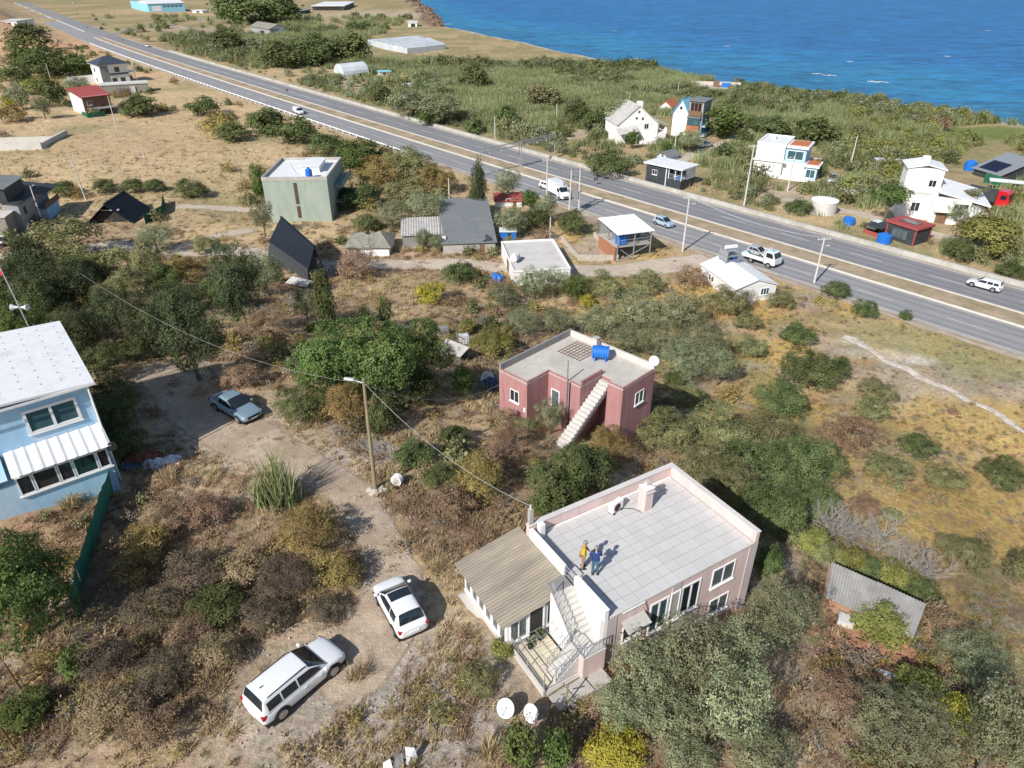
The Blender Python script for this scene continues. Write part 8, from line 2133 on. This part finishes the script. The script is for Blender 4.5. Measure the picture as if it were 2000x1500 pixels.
def dish(label, loc, rz, r=.45, tilt=R(50), pole_h=.9):
    o = thing('satellite_dish', label, 'satellite dish', loc, rz); MB().tube((0, 0, -.2), (0, 0, pole_h), .035).build('mast', 'galvanised', o)
    prof = [(r * k / 8, r * .16 * (k / 8) ** 2) for k in range(1, 9)]; m = MB().lathe(prof + [(p + .004, q - .02) for p, q in prof[::-1]], n=28).build('reflector', 'dish_white', o, smooth=True)
    m.location = (.06, 0, pole_h + .1); m.rotation_euler = (0, tilt, 0)
    d = Vector((math.sin(tilt), 0, math.cos(tilt))); c = Vector((.06, 0, pole_h + .1)); e = c + d * r * 1.0
    ft = c + Vector((math.cos(tilt), 0, -math.sin(tilt))) * r * .95
    a_ = MB().tube(ft, e, .012).build('feed_arm', 'galvanised', o); MB().tube(e, e - d * .12, .035, .03, 8).build('feed_horn', 'dish_white', a_); return o
dish('white satellite dish beside the concrete slabs, left of two', G(990, 1398), R(-125), .42, R(48), .5)
dish('white satellite dish beside the concrete slabs, right of two', G(1040, 1408), R(-140), .40, R(58), .5)
dish('white satellite dish on the right corner of the dark rose house', kw(8.3, -5.5, 1.3), R(-120), .40, R(70), .7)
dish('white satellite dish on the wide grey roofed house', G(868, 488), R(-120), .45, R(60), 1.8)
# ---- concrete slabs, debris and odds and ends by the terrace
q = G(1062, 1345); sl = thing('paving', 'grey concrete slabs below the terrace', 'paving', (q.x, q.y, q.z), R(33))
for i in range(3):
    for j in range(2):
        b_ = B(0, .92, 0, .85, 0, .09).build('slab', 'concrete', sl); x, y = -.1 + i * 1.0, -1.4 + j * .95; b_.location = (x, y, .06 - .02 * i); b_.rotation_euler = (rnd.uniform(-.02, .02), rnd.uniform(-.02, .02), rnd.uniform(-.06, .06))
q = G(1102, 1385); wpn = thing('stake', 'leaning wooden stake on the concrete slabs', 'stake', (q.x, q.y, q.z)); MB().tube((0, 0, -.2), (.12, .1, 1.5), .035).build('shaft', 'pole_wood', wpn); MB().bar((-.2, 0, 1.0), (.3, .1, 1.05), .04, .04).build('peg', 'pole_wood', wpn)
q = G(1118, 1390); bk = thing('bucket', 'pale bucket beside the wooden stake', 'bucket', (q.x, q.y, q.z)); MB().lathe([(.14, 0), (.19, .32), (.17, .32), (.13, .04)], n=16).build('vessel', 'dish_white', bk); MB().path([(-.18, 0, .32), (-.1, 0, .48), (.1, 0, .48), (.18, 0, .32)], .008).build('handle', 'dark_iron', bk)
for lb, (x, y), s_ in (('dark flower pot nearest the porch door', (-1.75, 2.45), 1.0), ('dark flower pot nearer the terrace edge', (-2.45, 2.25), .95)):
    o = thing('flower_pot', lb, 'flower pot', mw(x, y, .46)); MB().lathe([(.12 * s_, 0), (.17 * s_, .25 * s_), (.15 * s_, .25 * s_)], n=14).build('pot', 'black_trim', o); c_ = link('plant', crown(951, 'leaf_dark', 'dome', 130, .4, 6, (.4, .5), 1.8), o); c_.location = (0, 0, .36); c_.scale = (.22, .22, .2)
q = G(795, 1497); for_sheets = thing('sheet_metal_scrap', 'bent white metal sheets standing at the bottom edge', 'scrap', (q.x, q.y, q.z), R(20))
MB().slab([(0, 0, 0), (.5, .1, 0), (.42, .2, .75), (.05, .25, .95)], .03).build('sheet', 'white_metal', for_sheets); MB().slab([(-.6, 0, 0), (-.1, -.1, 0), (-.12, .2, .7), (-.4, .15, .8)], .03).build('sheet', 'galvanised', for_sheets); MB().slab([(-1.0, -.2, .05), (-.55, -.2, .05), (-.6, .3, .4), (-.9, .3, .3)], .03).build('sheet', 'white_metal', for_sheets)
# stones at the foot of the wooden pole
for k, (dx, dy, s_) in enumerate(((-.3, -.1, .26), (.05, -.35, .3), (.35, -.2, .24), (.3, .2, .2), (-.15, -.5, .2), (.6, -.05, .22))):
    q = G(733, 957); x, y = q.x + dx, q.y + dy; bm = bmesh.new(); bmesh.ops.create_icosphere(bm, subdivisions=2, radius=s_)
    for v in bm.verts: v.co *= rnd.uniform(.78, 1.12); v.co.z *= .62
    me = bpy.data.meshes.new('stone'); bm.to_mesh(me); bm.free(); me.materials.append(MATS['stone']); o = link('stone', me); o.location = (x, y, Tz(x, y) + s_ * .3); o.rotation_euler.z = k
    tag(o, 'pale rough stone %s the foot of the wooden pole' % ('left of', 'in front of', 'right in front of', 'behind the right side of', 'farthest in front of', 'farthest right of')[k], 'stone', 'stones round the foot of the wooden pole')
q = G(777, 950); rg = thing('well_ring', 'standing pale concrete pipe ring with a brick foot near the wooden pole', 'pipe ring', (q.x, q.y, q.z), R(-20))
MB().lathe([(.30, -.18), (.36, -.18), (.36, .18), (.30, .18), (.30, -.18)], (0, 0, .55), 26, 'y').build('ring', 'white_wash', rg); MB().lathe([(.29, -.03), (.29, .03)], (0, .1, .55), 22, 'y').build('plug', 'dish_white', rg)
for k in range(3): B(-.3 + k * .2, -.12 + k * .2, -.12, .12, -.1, .2).build('brick', 'red_brick', rg)
# brush piles
for lb, cx, cy, n, c_ in (('pile of pale cut branches behind the wooden pole', 715, 885, 60, 'bark_grey'), ('grey brushwood right of the wooden pole foot', 765, 900, 40, 'bark_grey'), ('pale fallen branch beside the mesh fence', 245, 1010, 4, 'bark_grey')):
    q = G(cx, cy); o = thing('brush_pile', lb, 'brush pile', (q.x, q.y, q.z)); m_ = MB()
    for k in range(n):
        a = rnd.gauss(2.35, .35); x, y = rnd.uniform(-1.3, 1.3), rnd.uniform(-.7, .7); d = Vector((math.cos(a), math.sin(a), rnd.uniform(-.05, .25))) * rnd.uniform(.6, 1.5); p0 = Vector((x, y, rnd.uniform(.03, .5))); m_.tube(p0, p0 + d, .018, .006, 4)
    m_.build('branches', c_, o)
# rubbish heap by the blue house
q = G(270, 905); rb = thing('rubbish_heap', 'heap of red and white sheeting in the shade of the blue house', 'rubbish', (q.x, q.y, q.z))
def crumple(mb, x, y, w_, d, h, seed):
    lr = random.Random(seed); n = 9; v = []
    for i in range(n):
        for j in range(n): v.append((x + w_ * (i / (n - 1) - .5) + lr.uniform(-.06, .06), y + d * (j / (n - 1) - .5) + lr.uniform(-.06, .06), h * max(0, 1 - ((i / 4 - 1) ** 2 + (j / 4 - 1) ** 2) * .6) * lr.uniform(.55, 1.2) - .03))
    return mb.add(v, [(i * n + j, (i + 1) * n + j, (i + 1) * n + j + 1, i * n + j + 1) for i in range(n - 1) for j in range(n - 1)])
crumple(MB(), 0, .5, 2.4, 1.3, .7, 1).build('red_sheet', 'tarp_red', rb); crumple(MB(), 1.2, -.2, 1.5, 1.1, .45, 2).build('white_sheet', 'white_metal', rb); crumple(MB(), 2.1, .35, 1.2, .9, .35, 3).build('white_sheet', 'white_metal', rb); crumple(MB(), -.4, -.5, 1.4, .8, .35, 4).build('dark_sheet', 'tarp_blue', rb)
q = G(957, 758); o = thing('tarp_heap', 'blue and white tarp heap beside the dark rose house', 'tarp', (q.x, q.y, q.z)); crumple(MB(), 0, 0, 2.2, 2.0, 1.0, 5).build('blue_sheet', 'tarp_blue', o); crumple(MB(), -.2, .8, 1.4, .9, 1.3, 6).build('white_sheet', 'white_metal', o)
# crates and frames behind the dark rose house
def ibc(label, px, py, rz, mat):
    q = G(px, py); o = thing('water_crate', label, 'water crate', (q.x, q.y, q.z), rz); B(-.55, .55, -.45, .45, .15, 1.1).build('bottle', mat, o, bevel=.08); m_ = MB()
    for x in (-.58, -.29, 0, .29, .58):
        for y in (-.48, .48): m_.tube((x, y, .12), (x, y, 1.14), .014, .014, 5)
    for z in (.14, .45, .8, 1.14): m_.path([(-.58, -.48, z), (.58, -.48, z), (.58, .48, z), (-.58, .48, z), (-.58, -.48, z)], .014, 5)
    m_.build('cage', 'galvanised', o); B(-.6, .6, -.5, .5, 0, .11).build('pallet', 'grey_wood', o); return o
ibc('dark topped water crate left of the white one', 866, 656, .3, 'dark_concrete'); ibc('white caged water crate behind the dark rose house', 906, 672, .25, 'dish_white')
q = G(885, 700); o = thing('lean_to', 'low lean-to of pale sheets beside the water crates', 'shed', (q.x, q.y, q.z), R(-38)); MB().slab([(-1.5, -.6, .9), (1.5, -.6, .9), (1.5, .8, 1.4), (-1.5, .8, 1.4)], .04).build('roof_sheet', 'old_sheet', o)
for x in (-1.4, 1.4):
    for y, z in ((-.5, .88), (.7, 1.34)): MB().bar((x, y, -.3), (x, y, z), .07, .07).build('post', 'grey_wood', o)
MB().slab([(-1.4, .72, -.2), (1.4, .72, -.2), (1.4, .72, 1.3), (-1.4, .72, 1.3)], .04).build('back_sheet', 'galvanised', o)
q = G(585, 560); o = thing('awning_sheet', 'pale flat sheet at the foot of the ribbed black house', 'sheet', (q.x, q.y, q.z), R(-20)); MB().slab([(-1.6, -.8, .7), (1.6, -.8, .5), (1.6, .8, .8), (-1.6, .8, 1.0)], .05).build('sheet', 'pale_concrete', o); MB().bar((-1.4, -.6, -.3), (-1.4, -.6, .7), .08, .08).bar((1.4, -.6, -.3), (1.4, -.6, .5), .08, .08).build('leg', 'grey_wood', o)
# green mesh fence from the blue house to the big tree
fp = [G(228, 938), G(205, 1010), G(183, 1080), G(160, 1150), G(150, 1210)]
mf_ = thing('mesh_fence', 'sagging green mesh fence running down from the blue house', 'fence', fp[0])
m = M('green_mesh', (.03, .17, .115), .85, .3, 6, .2, 30, col2=(.05, .23, .16), fac2=.42, scale2=3)
for k, (a_, b_) in enumerate(zip(fp[:-1], fp[1:])):
    a3, b3 = a_ - fp[0], b_ - fp[0]; v = []; n = 10
    for i in range(n + 1):
        p = a3.lerp(b3, i / n); sag = .18 * math.sin(math.pi * i / n) + rnd.uniform(0, .05)
        for j in range(4): v.append((p.x + rnd.uniform(-.04, .04) + .06 * j, p.y, p.z - .15 + (1.95 - sag) * j / 3))
    MB().add(v, [(i * 4 + j, (i + 1) * 4 + j, (i + 1) * 4 + j + 1, i * 4 + j + 1) for i in range(n) for j in range(3)]).build('mesh', 'green_mesh', mf_, smooth=True, recalc=False)
for a_ in fp: p = a_ - fp[0]; MB().tube(p + Vector((0, 0, -.3)), p + Vector((.1, 0, 1.65)), .03).build('post', 'rust_iron', mf_)
for lb, bx, by, ty in (('rusty leaning post at the bottom left corner', 38, 1472, 1425), ('rusty post under the small sapling', 132, 1335, 1312), ('rusty post beside the large tree at the left edge', 46, 1352, 1300)):
    q = G(bx, by); h = zat(q, ty) - q.z; o = thing('fence_post', lb, 'post', (q.x, q.y, q.z)); MB().tube((0, 0, -.3), (-.25, .1, h), .035).build('shaft', 'rust_iron', o); MB().tube((-.25, .1, h), (-.25, .1, h + .03), .045).build('cap', 'rust_iron', o)
q = G(536, 782); o = thing('fence_post', 'thin pale post beside the shaded sedan', 'post', (q.x, q.y, q.z)); MB().tube((0, 0, -.3), (-.1, 0, 1.7), .03).build('shaft', 'grey_wood', o); MB().tube((-.1, 0, 1.7), (-.1, 0, 1.74), .04).build('cap', 'grey_wood', o)
# mast with flag and loudspeakers behind the blue house
q = BH.matrix_basis @ Vector((LB + .9, .9, 0)); zt_ = None
mz = Tz(q.x, q.y); ms = thing('mast', 'leaning mast with red flag and horn loudspeakers behind the blue house', 'mast', (q.x, q.y, mz)); hm_ = zat(q, 520) - mz
tp_ = Vector((-1.2, .2, hm_)); MB().tube((0, 0, -.3), tp_, .07, .04, 8).build('shaft', 'galvanised', ms)
lz = Vector((0, 0, 0)).lerp(tp_, .74)
for s in (-1, 1): MB().lathe([(.05, 0), (.09, .2), (.24, .45), (.22, .45)] if s > 0 else [(.22, -.45), (.24, -.45), (.09, -.2), (.05, 0)], lz + Vector((s * .08, 0, 0)), 14, 'x').build('horn', 'dish_white', ms)
v = []; n = 8
for i in range(n + 1):
    for j in range(2): v.append((tp_.x - .1 * i * .9 - .02, tp_.y + .06 * math.sin(i * 1.2), tp_.z - .05 - j * .62 - .10 * i * .4))
MB().add(v, [(2 * i, 2 * i + 2, 2 * i + 3, 2 * i + 1) for i in range(n)]).build('flag', 'flag_red', ms, recalc=False)
# rocks along the headland
for k, (px, py, s_) in enumerate(((815, 12, 5), (828, 24, 6), (838, 34, 5), (846, 42, 5), (852, 50, 4), (806, 4, 6), (842, 48, 3), (833, 40, 4))):
    q = P(px, py, SEA_Z + 1); bm = bmesh.new(); bmesh.ops.create_icosphere(bm, subdivisions=3, radius=s_)
    for v_ in bm.verts:
        v_.co *= 1 + .28 * math.sin(v_.co.x * 1.3 + k) * math.cos(v_.co.y * 1.7) + rnd.uniform(-.06, .06)
    me = bpy.data.meshes.new('rock'); bm.to_mesh(me); bm.free(); me.materials.append(MATS['cliff_rock'] if 'cliff_rock' in MATS else M('cliff_rock', (.16, .11, .08), .95, .3, .5, .6, 2)); o = link('rock', me); o.location = (q.x, q.y, q.z); o.scale = (1.3, 1, .8); tag(o, 'dark brown headland rock, %s counting from the top edge' % ('second', 'third', 'fifth', 'seventh', 'last', 'first', 'sixth', 'fourth')[k], 'rock', 'headland rocks')
